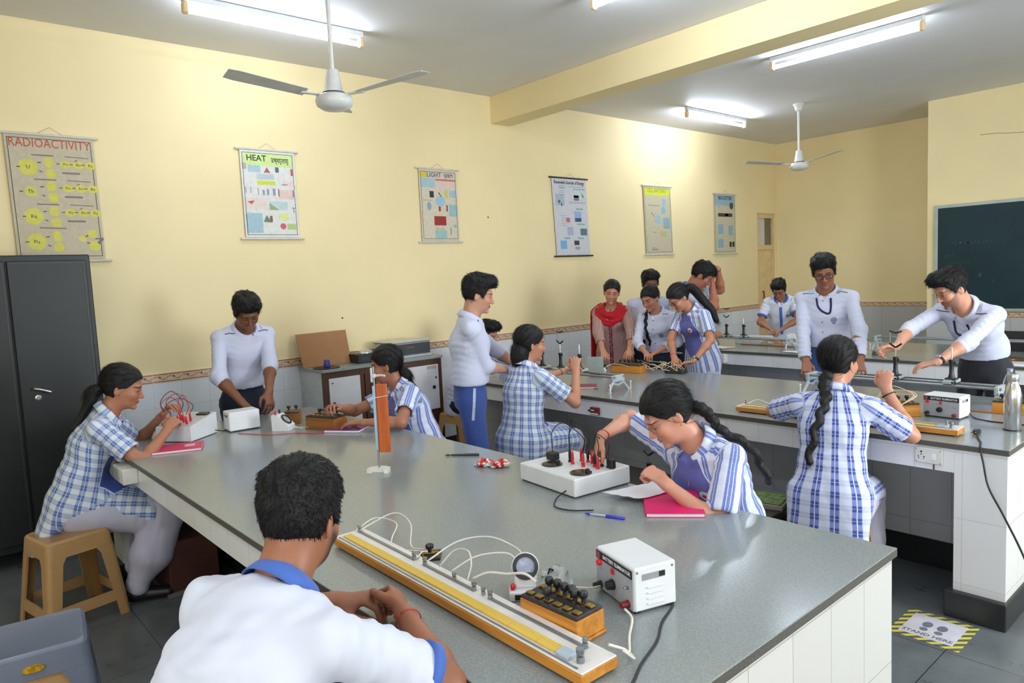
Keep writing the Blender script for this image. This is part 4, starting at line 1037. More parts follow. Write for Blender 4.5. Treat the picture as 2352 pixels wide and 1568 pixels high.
def cuv(k, v, sleeves=True, legs=True):
    """garment coordinates by nearest limb"""
    s = k.s; segs = [('t', k.pel-V(0, 0, .35), k.nb, .155*s)]
    if sleeves:
        for q in 'RL': segs += [('a', k.sh[q], k.arm[q][1], .06*s), ('a', k.arm[q][1], k.arm[q][2], .05*s)]
    if legs and k.sit:
        for q in 'RL': segs += [('l', k.leg[q][0], k.leg[q][1], .085*s)]
    best = np.full(len(v), 9.0); out = np.zeros((len(v), 3)); acc = {}
    for i, (ty, a, b, r) in enumerate(segs):
        ba = b-a; L = np.linalg.norm(ba); t_ = ba/L; al = np.clip((v-a)@t_, 0, L); q = v-a-al[:, None]*t_
        if ty == 't':
            ref = k.Rm; fr = np.cross(k.U[1], k.Rm); x = q@k.Rm; y = q@fr
            d = np.sqrt((x/1.0)**2+(y/.7)**2)-r; ang = np.arctan2(x, y); u = np.abs(ang)*.155*s; vv = (v-k.pel)@k.U[1]; z = 0
        else:
            x_ = unit(np.cross(t_, V(.3, .2, 1) if abs(t_[2]) < .9 else k.F)); y_ = np.cross(t_, x_); ang = np.arctan2(q@x_, q@y_); d = np.linalg.norm(q, axis=1)-r; u = np.abs(ang)*r*1.15; vv = al+(0 if i % 2 else .285*s); z = 1 if ty == 'a' else 2
        if ty == 'l': d = d+np.clip(.10-(v-k.pel)@k.F, 0, 1)*3
        m = d < best; best[m] = d[m]; out[m, 0] = u[m]; out[m, 1] = vv[m] if hasattr(vv, '__len__') else vv; out[m, 2] = z
    return out
def garment(name, k, F_, mat, root, wr=.0035, seed=1, fr=26, panel=None, rel=1):
    v, Q = F_.mesh(); v = relax(v, Q, rel); n = vnorm(v, Q)
    v = v+n*(wob(v*V(1, 1, .8), seed, fr, wr)+wob(v, seed+9, fr*2.3, wr*.4))[:, None]
    A = {'cuv': cuv(k, v)}
    c_ = A['cuv']; fold = np.sin(c_[:, 1]*150+2.5*np.sin(c_[:, 0]*22+seed)+seed)*np.clip(.5+.5*np.sin(c_[:, 0]*14+c_[:, 1]*9+seed*2), 0, 1); v = v+n*(fold*np.where(c_[:, 2] > .5, .0028, .0015)*(1 if wr > 0 else 0))[:, None]
    if panel is not None: A['pan'] = panel(v, A['cuv'])
    return mkmesh(name, v, Q, mat, root, A), v, Q
def hand_field(k, q, h):
    sh, e, w, d, n, th, a = k.arm[q]; s = k.s*(.94 if k.fem else 1.0); cu = a.get('curl', .35); sp = a.get('spread', 1.0); tc = a.get('thumb', .3)
    cu = cu if isinstance(cu, tuple) else (cu*1.1, cu*1.05, cu, cu*.9)
    P = lambda y, x, z=0.0: w+(d*y+th*x+n*z)*s
    prim = [(flat(P(.004, 0), P(.088, .002), th, .024*s, .039*s, .0155*s, .0125*s), .012), (cone(P(.02, .022, -.004), P(.05, .032, -.006), .013*s, .012*s), .012)]
    xs = (-.031, -.0105, .0105, .031); ln = (.062, .076, .082, .074); st = (.084, .091, .092, .088); rad = (.0076, .0084, .0088, .0086)
    for x, L, y0, r, c, spd in zip(xs, ln, st, rad, cu, (-9, -3, 3, 8)):
        dd = rotv(d, n, (spd*sp)*(-1 if q == 'R' else 1)*(1 if True else 1)); 
        # make the spread open towards the thumb side for positive values
        if (dd@th)*spd < 0: dd = rotv(d, n, -(spd*sp)*(-1 if q == 'R' else 1))
        b = P(y0-.006, x); ax = unit(np.cross(n, dd)); ang = 0
        for fr_, A, r0, r1 in ((.43, 62, 1.0, .95), (.32, 85, .95, .86), (.25, 55, .86, .74)):
            ang += A*c; t = dd*math.cos(math.radians(ang))-n*math.sin(math.radians(ang)); e2 = b+t*L*fr_*s
            prim.append((cone(b, e2, r*r0*s, r*r1*s), .0035)); b = e2
    t0 = P(.022, .024, -.006); t1 = t0+unit(d*.62+th*.72-n*(.25+tc*.5))*.040*s; t2 = t1+unit(d*(.9)+th*(.35-tc*.7)-n*(.15+tc*.5))*.032*s; t3 = t2+unit(d*.95-th*(tc*.7)-n*(.1+tc*.4))*.026*s
    prim += [(cone(t0, t1, .0135*s, .0105*s), .010), (cone(t1, t2, .0105*s, .0095*s), .004), (cone(t2, t3, .0095*s, .0075*s), .004)]
    return prim
def collar(k, mat, root, gap=24, h=.036, drop=.042, point=.030, r=(.066, .070), name='collar'):
    s = k.s; c = k.nb+k.Uc*.000*s+k.Fc*.004*s; A = np.radians(np.linspace(gap, 360-gap, 41)); v = []; F = []
    ax = unit(k.Uc+k.Fc*.28)
    fr = unit(k.Fc-ax*(k.Fc@ax)); rt = np.cross(fr, ax)
    th = .0022
    for a in A:
        fa = abs(math.degrees(a)-180)/(180-gap); pt = point*max(0, (fa-.62)/.38)**1.3
        d = fr*math.cos(a)*r[1]*s+rt*math.sin(a)*r[0]*s; u = unit(d)
        low = -.030*max(0, (fa-.55)/.45)
        prof = [(0, -.012+low), (.004, h*.5+low), (.007, h+low*.8), (.0125, h*1.03+low*.8), (.020, h*.55+low), (.027, h-drop+low-pt*.75)]
        ins = [(x+ (th if i > 2 else -th), z-(th if i in (2, 3) else 0)) for i, (x, z) in enumerate(prof)]
        for x, z in prof+ins[::-1]: v.append(c+d+u*x*s+ax*z*s+ (rt*math.copysign(1, math.sin(a))*pt*.25 if x > .02 else 0))
    m = 12
    for i in range(len(A)-1):
        for j in range(m): F.append((i*m+j, i*m+(j+1) % m, (i+1)*m+(j+1) % m, (i+1)*m+j))
    v = np.array(v); F = np.array(F)
    o = mkmesh(name, v, F, mat, root, {'cuv': np.c_[np.repeat(A, m)*.07, np.tile(np.arange(m)*.006, len(A)), np.zeros(len(v))], 'pan': np.full(len(v), -1.0)}); return o
def on_surface(bvh, p, d, off=.0015):
    hit = bvh.ray_cast(Vector(p), Vector(d)); 
    if hit[0] is None: return None
    n = np.array(hit[1]); n = n if n@np.asarray(d) < 0 else -n
    return np.array(hit[0])+n*off, n
def strip(name, pts, nrm, w, mat, root, th=.0012):
    """flat ribbon following surface points"""
    v = []; F = []; P = [np.asarray(p) for p in pts]; m = len(P)
    for i in range(m):
        t = unit(P[min(i+1, m-1)]-P[max(i-1, 0)]); b = unit(np.cross(nrm[i], t))*w/2; n = nrm[i]*th
        v += [P[i]-b, P[i]+b, P[i]+b+n, P[i]-b+n]
    for i in range(m-1):
        for j in range(4): F.append((4*i+j, 4*i+(j+1) % 4, 4*i+4+(j+1) % 4, 4*i+4+j))
    F.append((3, 2, 1, 0)); F.append((4*m-4, 4*m-3, 4*m-2, 4*m-1))
    v = np.array(v)
    return mkmesh(name, v, np.array(F), mat, root, {'cuv': np.zeros((len(v), 3))}, smooth=False)
def decal(name, bvh, c, d, up, shapes, mat, root, off=.0016):
    """small flat emblem pieces pressed onto the cloth: shapes = list of 2-D polygons (x right, y up) in metres"""
    n0 = -unit(np.asarray(d)); upv = unit(np.asarray(up)-n0*(np.asarray(up)@n0)); rt = np.cross(upv, n0)
    m = MB()
    for poly in shapes:
        pts = []
        for x, y in poly:
            q = on_surface(bvh, np.asarray(c)+rt*x+upv*y-np.asarray(d)*.3, d, off)
            if q is None: return None
            pts.append(q[0])
        m.extrude(pts, tuple(n0*.0012))
    return m.build(name, mat, root)
def circ(r, n=16, cx=0, cy=0): return [(cx+r*math.cos(a), cy+r*math.sin(a)) for a in np.linspace(0, 2*PI, n, endpoint=False)]
def ringp(r0, r1, n=18):
    out = []
    for i in range(n):
        a, b = 2*PI*i/n, 2*PI*(i+1)/n
        out.append([(r0*math.cos(a), r0*math.sin(a)), (r1*math.cos(a), r1*math.sin(a)), (r1*math.cos(b), r1*math.sin(b)), (r0*math.cos(b), r0*math.sin(b))])
    return out
def strands(hv, hn, k, n, L, w, flow, lift, jit, seed):
    """thin tapered locks standing on the hair surface (part of the hair mesh)"""
    g = np.random.default_rng(seed); i = g.integers(0, len(hv), n); p = hv[i]-hn[i]*.003; N = hn[i]
    fl = flow(p); fl = fl-N*(fl*N).sum(1, keepdims=True); fl /= np.linalg.norm(fl, axis=1, keepdims=True)+1e-9
    d = fl+N*lift+g.normal(size=(n, 3))*jit; d /= np.linalg.norm(d, axis=1, keepdims=True)
    l = L*(.6+.8*g.random(n))[:, None]; m = p+d*l*.55+N*0; t = m+(d+fl*.35-N*(.25 if lift < .5 else 0))*l*.5
    sdv = np.cross(d, N); sdv /= np.linalg.norm(sdv, axis=1, keepdims=True)+1e-9
    V6 = np.stack([p-sdv*w, p+sdv*w, p+N*w*.8, m-sdv*w*.7, m+sdv*w*.7, m+N*w*.8, t], 1).reshape(-1, 3)
    b = np.arange(n)[:, None]*7
    Q = np.concatenate([b+np.array([[0, 1, 4, 3]]), b+np.array([[1, 2, 5, 4]]), b+np.array([[2, 0, 3, 5]])]); T = np.concatenate([b+np.array([[3, 4, 6]]), b+np.array([[4, 5, 6]]), b+np.array([[5, 3, 6]])])
    return V6, Q, T
def person(p):
    k = skeleton(p); s = k.s; seed = p.get('seed', 1); fine = p.get('fine', 1.0); Zv = V(0, 0, 1)
    root = thing('person', p['label'], 'person', (0, 0, 0), 0, p.get('group'))
    up_ = lambda q: k.hc+(k.hR[None]*q[:, :1]+k.hF[None]*q[:, 1:2]+k.hU[None]*q[:, 2:3])*k.hs
    loc = lambda P: np.array([(P-k.hc)@k.hR, (P-k.hc)@k.hF, (P-k.hc)@k.hU])/k.hs
    # ---- body: head and neck, arms with hands, hidden trunk and legs in one mesh
    hf = Field(HL, HH, HS); hf.f = head_field(k.fem)[1].copy()
    nb_l = loc(k.nb-k.Uc*.03*s); top_l = V(0, -.022, -.045); rn = .050 if k.fem else .057
    hf.add(cone(nb_l, top_l, rn*1.12, rn*.98), .028)
    hv, hq = hf.mesh(); hv = relax(hv, hq, 1, .35)
    VV = [up_(hv)]; QQ = [hq]; HP = [hv]; off = len(hv)
    for q in 'RL':
        sh, e, w, d, n, th, a = k.arm[q]; h = .0034*fine
        pts = [sh, e, w, w+d*.2*s]; lo, hi = bounds(pts, .07); f = Field(lo, hi, h)
        fm = .90 if k.fem else 1.0
        f.add(cone(sh, e, .047*s*fm, .039*s*fm), .01); mid = e+(w-e)*.3; f.add(cone(e, mid, .038*s*fm, .040*s*fm), .02); 
        wr_ = w-unit(w-e)*.012; f.add(flat(mid, wr_, th, .039*s*fm, .0275*s*fm, .039*s*fm, .0215*s*fm), .02); f.add(flat(wr_, w+d*.01, th, .0275*s*fm, .026*s*fm, .0205*s*fm, .017*s*fm), .015)
        hfd = Field(*bounds([w-d*.01, w+d*.19*s, w+th*.085*s, w-th*.055*s, w-n*.10*s, w+n*.025, w+d*.19*s-n*.05], .022), h)
        for pr, kk in hand_field(k, q, h): hfd.add(pr, kk)
        # paste the hand field into the arm field
        f.add((hfd.lo, np.array([x[-1] for x in hfd.ax]), lambda X, Y, Z, H=hfd: _sample(H, X, Y, Z)), .012)
        v, Q = f.mesh(); v = relax(v, Q, 1, .3)
        VV.append(v); QQ.append(Q+off); off += len(v); HP.append(v.copy())
    f = Field(*bounds([k.pel, k.nb, k.sh['R'], k.sh['L']]+[x for q in 'RL' for x in k.leg[q]], .2), .016)
    for pr, kk in torso(k, -.012): f.add(pr, kk)
    for q in 'RL':
        a, b, c = k.leg[q]; f.add(cone(a, b, .072*s, .052*s), .03); f.add(cone(b, c, .048*s, .034*s), .02); f.add(flat(c-Zv*.03, c-Zv*.045+k.F*.16*s, k.R, .03*s, .036*s, .03*s, .018*s), .02)
    v, Q = f.mesh(); VV.append(v); QQ.append(Q+off); HP.append(np.full((len(v), 3), -.5))
    tone = p['tone']
    HPa = np.concatenate(HP); HPa[len(hv):, 1] = -.6
    mkmesh('body', np.concatenate(VV), np.concatenate(QQ), skin(tone, p.get('eye', 'down'), p.get('beard', 0), p.get('tash', 0), p.get('smile', 0), p.get('lip', (150, 82, 74))), root, {'hp': HPa})
    # ---- hair
    st = p['hair']; f = hair_fn('girl' if st.startswith('girl') else st, seed, k.fem); v, Q = f.mesh(); v = relax(v, Q, 1, .4)
    hw = up_(v); n = vnorm(hw, Q); mat = p.get('hmat', M_hair)
    boy = not st.startswith('girl')
    out = ((hw-k.hc)*n).sum(1) > 0; hv_o, hn_o = hw[out], n[out]
    if boy:
        swirl = k.hc-k.hF*.05*k.hs+k.hU*.11*k.hs
        flow = lambda P: (P-swirl)/(np.linalg.norm(P-swirl, axis=1, keepdims=True)+1e-6)+(-k.hU*.2+k.hF*.25)
        a = (v[out]*V(700, 240, 420)); zz = v[out][:, 2]; sel = (zz > -.07); 
        S = strands(hv_o[sel], hn_o[sel], k, int(2600*p.get('locks', 1.0)), .017*k.hs*(1.25 if st != 'boy_buzz' else .6), .0012, flow, .30 if st != 'boy_buzz' else .5, .16, seed)
        hs = v*V(420, 160, 300)
    else:
        tie = p.get('tie', (0, -.12, -.05)); tw_ = k.hc+(k.hR*tie[0]+k.hF*tie[1]+k.hU*tie[2])*k.hs
        flow = lambda P: (tw_-P)/(np.linalg.norm(tw_-P, axis=1, keepdims=True)+1e-6)
        S = strands(hv_o, hn_o, k, int(1100*p.get('locks', 1.0)), .045*k.hs, .0009, flow, .03, .05, seed)
        q = v-np.array(tie); hs = np.c_[np.arctan2(q[:, 0], q[:, 2])*60, np.arctan2(q[:, 1], np.hypot(q[:, 0], q[:, 2]))*6, np.linalg.norm(q, axis=1)*25]
    T = S[2]+len(hw); QQ_ = np.concatenate([Q, S[1]+len(hw)])
    mkmesh('hair', np.concatenate([hw, S[0]]), QQ_, mat, root, {'hs': np.concatenate([hs, S[0]*300])}, tris=T)
    if p.get('tail'):
        typ, pts, r0, r1 = p['tail']
        wp = lambda x: (k.hc+(k.hR*x[1]+k.hF*x[2]+k.hU*x[3])*k.hs if x[0] == 'h' else k.nb+(k.Rc*x[1]+k.Fc*x[2]+k.Uc*x[3])*s)
        P = bez([wp(x) for x in pts], 12); L = len(P)
        f = Field(*bounds(P, r0*2.2), .0042*max(1.0, fine))
        for i in range(L-1):
            t = i/(L-1); r = r0+(r1-r0)*t
            if typ == 'braid':
                ph = i*.95; sd_ = unit(np.cross(P[i+1]-P[i], k.Fc if abs(unit(P[i+1]-P[i])@k.Fc) < .9 else k.Uc)); o_ = sd_*math.sin(ph)*r*.42
                f.add(ellp(P[i]+o_, (r*.80, r*.80, r*.95)), .004)
            else:
                rr = r*(1+.55*math.sin(min(1, t*1.25)*PI)) if typ == 'pony' else r
                f.add(cone(P[i], P[i+1], rr, rr), .012)
        v, Q = f.mesh(); v = relax(v, Q, 1, .4); n = vnorm(v, Q)
        Pa = np.array(P); dd = unit(P[-1]-P[0])
        S = strands(v, n, k, 160 if typ == 'braid' else 600, .03 if typ == 'braid' else .05, .0009, lambda X: np.repeat(dd[None], len(X), 0), .04, .06, seed+3)
        al = (v-P[0])@dd
        mkmesh({'braid': 'braid', 'pony': 'ponytail'}.get(typ, 'hair_bun'), np.concatenate([v, S[0]]), np.concatenate([Q, S[1]+len(v)]), mat, root, {'hs': np.concatenate([np.c_[(v-P[0])@k.Rc*260, (v-P[0])@k.Fc*260, al*40], S[0]*300])}, tris=S[2]+len(v))
        if p.get('scrunchie'):
            i = int(len(P)*p['scrunchie'][0]); t = unit(P[i+1]-P[i]); a_ = unit(np.cross(t, V(.3, .5, .8))); b_ = np.cross(t, a_); r = r0*1.15
            MB().tube([P[i]+(a_*math.cos(q)+b_*math.sin(q))*r for q in np.linspace(0, 2*PI*.97, 18)], r0*.42, 7).build('hair_tie', p['scrunchie'][1], root, True)
    # ---- lower clothes
    if p.get('pants'):
        pm, wide = p['pants']; f = Field(*bounds([k.waist]+[x for q in 'RL' for x in k.leg[q]], .22), .011)
        f.add(torso(k, .008)[0][0], .02)
        for q in 'RL':
            a, b, c = k.leg[q]; f.add(cone(a, b, .082*s+wide*.6, .062*s+wide), .035); 
            if wide > .02:
                m_ = b+(c-b)*.55; f.add(cone(b, m_, .060*s+wide, .062*s+wide*1.05), .02); f.add(cone(m_, c+Zv*.035, .062*s+wide*1.05, .058*s), .02); f.add(cone(c+Zv*.03, c+Zv*.01, .058*s, .056*s), .01)
            else: f.add(cone(b, c+Zv*.01, .058*s+wide, .050*s+wide*1.2), .02)
        f.cut(k.waist+k.U[0]*.03, k.U[0]); f.cut(V(0, 0, .045), V(0, 0, -1))
        o, v, Q = garment('trousers' if wide < .03 else 'salwar', k, f, pm, root, .004, seed+40, 22)
        if p.get('stripe'):
            bv = BVHTree.FromPolygons([tuple(x) for x in v], [tuple(x) for x in Q]); P_ = []; N_ = []
            for t in np.linspace(0, 1, 8):
                c = k.pel+k.R*.02+Zv*(.06-.20*t)+k.F*(.02-.02*t); r = on_surface(bv, c+k.R*.5, -k.R)
                if r: P_.append(r[0]); N_.append(r[1])
            if len(P_) > 2: strip('pocket_stripe', P_, N_, .018, plain('pale_stripe', (176, 190, 216), .7), root)
    for q in 'RL':
        a, b, c = k.leg[q]; f = Field(*bounds([c, c+k.F*.24*s-Zv*.08], .06), .008)
        f.add(flat(c-Zv*.035-k.F*.03, c-Zv*.045+k.F*.15*s, k.R, .040*s, .046*s, .040*s, .030*s), .02); f.add(cone(c-Zv*.02, c+Zv*.005, .042*s, .040*s), .02); f.cut(V(0, 0, .002), V(0, 0, -1))
        v, Q = f.mesh(); 
        if len(v): mkmesh('shoe', v, Q, M_shoe, root)
    # ---- upper clothes
    top = p['top']; g = top.get('g', .014); hgrid = top.get('h', .0085)*max(1.0, fine)
    slv = top.get('sleeve', 'short'); kurta = top.get('kurta')
    ext = [k.pel-Zv*.25, k.nb+k.Uc*.06, k.sh['R'], k.sh['L']]+[k.arm[q][1] for q in 'RL']+([k.arm[q][2] for q in 'RL'] if slv == 'long' else [])
    if kurta: ext += [k.pel-k.F*.3-Zv*.3, k.pel+k.F*.55-Zv*.1, k.pel+V(0, 0, -(k.pel[2]-kurta.get('hem', .40)))]
    f = Field(*bounds(ext, .24), hgrid)
    for pr, kk in torso(k, g, top.get('bag', .012), top.get('low', 0), top.get('hip', 0)): f.add(pr, kk)
    if not kurta and top.get('low', 0) == 0: f.cut(k.pel+k.U[0]*top.get('tuck', .075), -k.U[0])
    if not kurta and top.get('low', 0): f.cut(k.pel-k.U[0]*(top['low']-.02), -k.U[0])
    if kurta:
        hem = kurta.get('hem', .40); bk = k.pel-k.F*.055*s
        if k.sit:
            kn = (k.leg['R'][1]+k.leg['L'][1])/2; wk = np.linalg.norm(k.leg['R'][1]-k.leg['L'][1])/2
            f.add(flat(k.pel+Zv*.01, k.pel+(kn-k.pel)*kurta.get('front', .9)+Zv*.018, k.R, .185*s, .105*s+wk, .140*s, .108*s), .05)
            hz = kurta.get('hemz', hem); hb = bk-k.F*kurta.get('back', .09)
            f.add(flat(bk+Zv*.02, V(hb[0], hb[1], hz), k.R, .185*s, kurta.get('w', .20)*s, .10*s, .05*s), .05)
            f.cut(V(0, 0, hz+.03), V(0, 0, -1))
            fm = k.pel+(kn-k.pel)*kurta.get('front', .9); f.cut(fm, unit(kn-k.pel))
            f.sub(flat(V(k.pel[0], k.pel[1], hz-.1)-k.F*.02, V(k.pel[0], k.pel[1], k.pel[2]-.13)-k.F*.02, k.R, .16*s, .14*s, .12*s, .09*s), .01)
        else:
            f.add(flat(k.pel+Zv*.02, V(k.pel[0], k.pel[1], hem), k.R, .180*s, .205*s, .125*s, .135*s), .05); f.cut(V(0, 0, hem+.03), V(0, 0, -1))
    f.cut(k.nb+k.Uc*.004*s, unit(k.Uc+k.Fc*.30), (k.nb+k.Uc*.055, .10))
    if top.get('vneck', True): f.sub(cone(k.nb+k.Fc*.060*s+k.Uc*.03*s, k.nb+k.Fc*.100*s-k.Uc*.055*s, .034*s, .006*s), .006)
    for q in 'RL':
        sh, e, w, d, n, th, a = k.arm[q]; r0, r1 = top.get('sr', (.053, .051)); r0, r1 = r0*s, r1*s; u1 = unit(e-sh); u2 = unit(w-e); amt = a.get('cuff', top.get('cuff', .62))
        sl = Field(f.lo, np.array([x[-1] for x in f.ax])-hgrid*.4, hgrid); assert sl.f.shape == f.f.shape
        if slv == 'short':
            c = sh+(e-sh)*amt; sl.add(cone(sh, sh+(e-sh)*(amt+.15), r0, r1), .02); sl.cut(c, u1, (c, .16)); cu, cd, inner = c, u1, r1-.016
        else:
            c = e+(w-e)*amt; sl.add(cone(sh, e, r0, r1*.96), .03); sl.add(cone(e, e+(w-e)*(amt+.12), r1*.93, r1*.80), .03)
            sl.add(cone(c-u2*.045, c-u2*.012, r1*.86, r1*.87), .006); sl.cut(c, u2, (c, .12)); cu, cd, inner = c, u2, r1*.80-.010
        sl.sub(cone(cu-cd*.035, cu+cd*.08, inner, inner), .004)
        f.f = smin(f.f, sl.f, .010)
    m = top['mat']; pan = None
    if top.get('panel'):
        pl = top['panel']
        def pan(v, c):
            h = (v-k.pel)@k.U[1]/s; hw_ = np.interp(h, [.05, .12, .22, .30, .36, .42, .52], [.235, .23, .215, .195, .160, .130, .100])*s
            ph = np.abs(c[:, 0]); lowb = (pl+.035*np.cos(c[:, 0]/.155/s*2.2)*-1)
            d = np.minimum(hw_-ph, (h-lowb)*s); q = v-k.chest; fr_ = (q@k.Fc)
            d = np.where(c[:, 2] > .5, -.02, d); d = np.minimum(d, fr_+.03)
            arm = np.minimum(*[np.linalg.norm(np.cross(v-k.sh[x], unit(k.arm[x][1]-k.sh[x])), axis=1)-.055*s for x in 'RL'])
            return np.minimum(d, np.where(h > .25, arm, 1.0))
    o, v, Q = garment(top.get('name', 'shirt'), k, f, m, root, top.get('wr', .0032), seed+20, top.get('fr', 26), pan)
    bvh = BVHTree.FromPolygons([tuple(x) for x in v], [tuple(x) for x in Q])
    if top.get('collar', True):
        co_ = collar(k, top.get('cmat', m), root, top.get('gap', 24), top.get('ch', .036))
    if top.get('panel') is not None:
        me = o.data       # the plain bodice becomes a part of its own
        pa = np.zeros(len(v), np.float32); me.attributes['pan'].data.foreach_get('value', pa)
        fs = (pa[Q] > 0).sum(1) >= 2
        if fs.sum() > 20:
            def take(sel, nm):
                ids = np.unique(Q[sel]); mp = np.full(len(v), -1); mp[ids] = np.arange(len(ids))
                cu_ = np.zeros(len(v)*3, np.float32); me.attributes['cuv'].data.foreach_get('vector', cu_); cu_ = cu_.reshape(-1, 3)
                return mkmesh(nm, v[ids], mp[Q[sel]], m, root, {'cuv': cu_[ids], 'pan': pa[ids]})
            a_ = take(~fs, 'kurta_tmp'); b_ = take(fs, 'bodice'); bpy.data.objects.remove(o); a_.name = top.get('name', 'kurta')
    fr = lambda x, z: k.chest+k.Rc*x*s+k.Uc*z*s
    if top.get('buttons'):
        bm = MB(); any_ = False
        for i, z in enumerate(np.linspace(.11, -.20, 5)):
            r = on_surface(bvh, fr(.004, z)+k.Fc*.5, -k.Fc, .0008)
            if r:
                one = MB(); t1 = unit(np.cross(r[1], k.Uc)); t2 = np.cross(r[1], t1)
                one.extrude([r[0]+(t1*math.cos(q)+t2*math.sin(q))*.0055 for q in np.linspace(0, 2*PI, 10, endpoint=False)], tuple(r[1]*.002)); one.build('button', top.get('bmat', M_btn), root)
    if top.get('placket'):
        P_ = []; N_ = []
        for z in np.linspace(.10, -.26, 12):
            r = on_surface(bvh, fr(.0, z)+k.Fc*.5, -k.Fc, .0012)
            if r: P_.append(r[0]); N_.append(r[1])
        if len(P_) > 3: strip('placket', P_, N_, .032, top['placket'], root)
    if top.get('piping'):
        for sg, q in ((1, 'R'), (-1, 'L')):
            P_ = []; N_ = []
            for t in np.linspace(.18, .92, 9):
                c = (k.nb-k.Uc*.01)+(k.sh[q]-k.nb)*t+k.Fc*(.040-.02*t)*s
                r = on_surface(bvh, c+unit(k.Uc+k.Fc*.35)*.3, -unit(k.Uc+k.Fc*.35), .0012)
                if r: P_.append(r[0]); N_.append(r[1])
            if len(P_) > 2: strip('shoulder_piping', P_, N_, .0055, M_pipe, root)
    if top.get('badge'):
        x, z, kind = top['badge']; c = fr(x, z)
        if kind == 'crest':
            decal('emblem', bvh, c, -k.Fc, k.Uc, ringp(.014, .019)+ringp(.006, .0095)+[circ(.003, 8), [(-.012, -.030), (.012, -.030), (.009, -.023), (-.009, -.023)]], plain('emblem_blue_grey', (96, 104, 140), .6), root)
        if kind == 'round':
            decal('emblem', bvh, c, -k.Fc, k.Uc, ringp(.009, .023), plain('emblem_white', (214, 210, 216), .6), root); decal('emblem_red', bvh, c, -k.Fc, k.Uc, [circ(.008, 12), [(-.030, -.010), (-.006, -.030), (-.010, -.036), (-.034, -.016)]], plain('emblem_red_c', (176, 44, 70), .6), root, .0028)
        if kind == 'pocket':
            decal('emblem', bvh, c, -k.Fc, k.Uc, ringp(.008, .014)+[circ(.004, 8)], plain('emblem_blue_grey', (96, 104, 140), .6), root); decal('pocket_pen', bvh, fr(x+.03*np.sign(x), z+.02), -k.Fc, k.Uc, [[(-.003, -.03), (.003, -.03), (.009, .03), (.005, .032)]], M_pipe, root, .004)
    if top.get('lanyard'):
        P_ = []; N_ = []
        for x, z in top['lanyard']:
            r = on_surface(bvh, fr(x, z)+k.Fc*.5, -k.Fc, .003)
            if r: P_.append(r[0]); N_.append(r[1])
        if len(P_) > 2: strip('lanyard', bez(P_, 5), [N_[min(len(N_)-1, int(i/5))] for i in range(5*(len(P_)-1)+1)], .014, M_strap, root)
    if top.get('armband'):
        for q in 'RL':
            sh, e = k.sh[q], k.arm[q][1]; u1 = unit(e-sh); c = sh+(e-sh)*top.get('cuff', .62); x_ = unit(np.cross(u1, V(.2, .3, 1))); y_ = np.cross(u1, x_)
            r1 = top.get('sr', (.053, .051))[1]*s*1.01; vv = []; F2 = []
            for j in range(28):
                a = 2*PI*j/28; dd = x_*math.cos(a)+y_*math.sin(a)
                for rr, al in ((r1+.004, -.020), (r1+.005, .004), (r1-.008, .004), (r1-.008, -.020)): vv.append(c+dd*rr+u1*al)
            for j in range(28):
                for i in range(4): F2.append((4*j+i, 4*j+(i+1) % 4, 4*((j+1) % 28)+(i+1) % 4, 4*((j+1) % 28)+i))
            mkmesh('sleeve_cuff', np.array(vv), np.array(F2), top['armband'], root, {'cuv': np.zeros((112, 3))})
    # ---- small things worn
    if p.get('specs'):
        fm, shape, rimw = p['specs']; m = MB(); H = lambda x, y, z: k.hc+(k.hR*x+k.hF*y+k.hU*z)*k.hs
        for sg in (1, -1):
            rx, rz = shape; pts = [H(sg*.033+rx*math.copysign(abs(math.cos(a))**.7, math.cos(a)), .098-abs(sg*.033+rx*math.cos(a))*.16, -.006+rz*math.copysign(abs(math.sin(a))**.8, math.sin(a))) for a in np.linspace(0, 2*PI, 25)]
            m.tube(pts, rimw, 6); m.tube([H(sg*(.033+rx), .0905, .004), H(sg*.077, .05, .004), H(sg*.081, -.005, .004), H(sg*.079, -.02, -.01)], rimw*.8, 6)
        m.tube([H(-.033+shape[0], .0955, -.002), H(0, .101, .001), H(.033-shape[0], .0955, -.002)], rimw*.8, 6)
        sp = m.build('spectacles', fm, root, True)
        for sg in (1, -1):
            rx, rz = shape; lm = MB(); lm.extrude([H(sg*.033+rx*.97*math.copysign(abs(math.cos(a))**.7, math.cos(a)), .0975-abs(sg*.033+rx*math.cos(a))*.16, -.006+rz*.97*math.copysign(abs(math.sin(a))**.8, math.sin(a))) for a in np.linspace(0, 2*PI, 24, endpoint=False)], tuple(k.hF*.0012))
            lm.build('lens', M_lens, sp)
    for (q, t, r, w_, mt, nm) in p.get('bands', []):
        sh, e, w, d, n, th, a = k.arm[q]; c = w+(e-w)*t; u = unit(e-w); x_ = unit(th-u*(th@u)); y_ = np.cross(u, x_)
        MB().tube([c+(x_*math.cos(j)*(r[0])+y_*math.sin(j)*(r[1])) for j in np.linspace(0, 2*PI, 25)], w_, 6).build(nm, mt, root, True)
    if p.get('watch'):
        q = p['watch']; sh, e, w, d, n, th, a = k.arm[q]; u = unit(w-e); c = w-u*.028; nn = unit(n-u*(n@u)); x_ = np.cross(u, nn); fm = .9 if k.fem else 1.0
        vv = []; F2 = []
        for j in range(24):
            b = 2*PI*j/24; dd = x_*math.cos(b)*.0295*s*fm+nn*math.sin(b)*.0235*s*fm; o_ = unit(dd)
            for rr, al in ((0, -.008), (.0028, -.008), (.0028, .008), (0, .008)): vv.append(c+dd+o_*rr+u*al)
        for j in range(24):
            for i in range(4): F2.append((4*j+i, 4*j+(i+1) % 4, 4*((j+1) % 24)+(i+1) % 4, 4*((j+1) % 24)+i))
        wt = mkmesh('wristwatch', np.array(vv), np.array(F2), M_blackband, root)
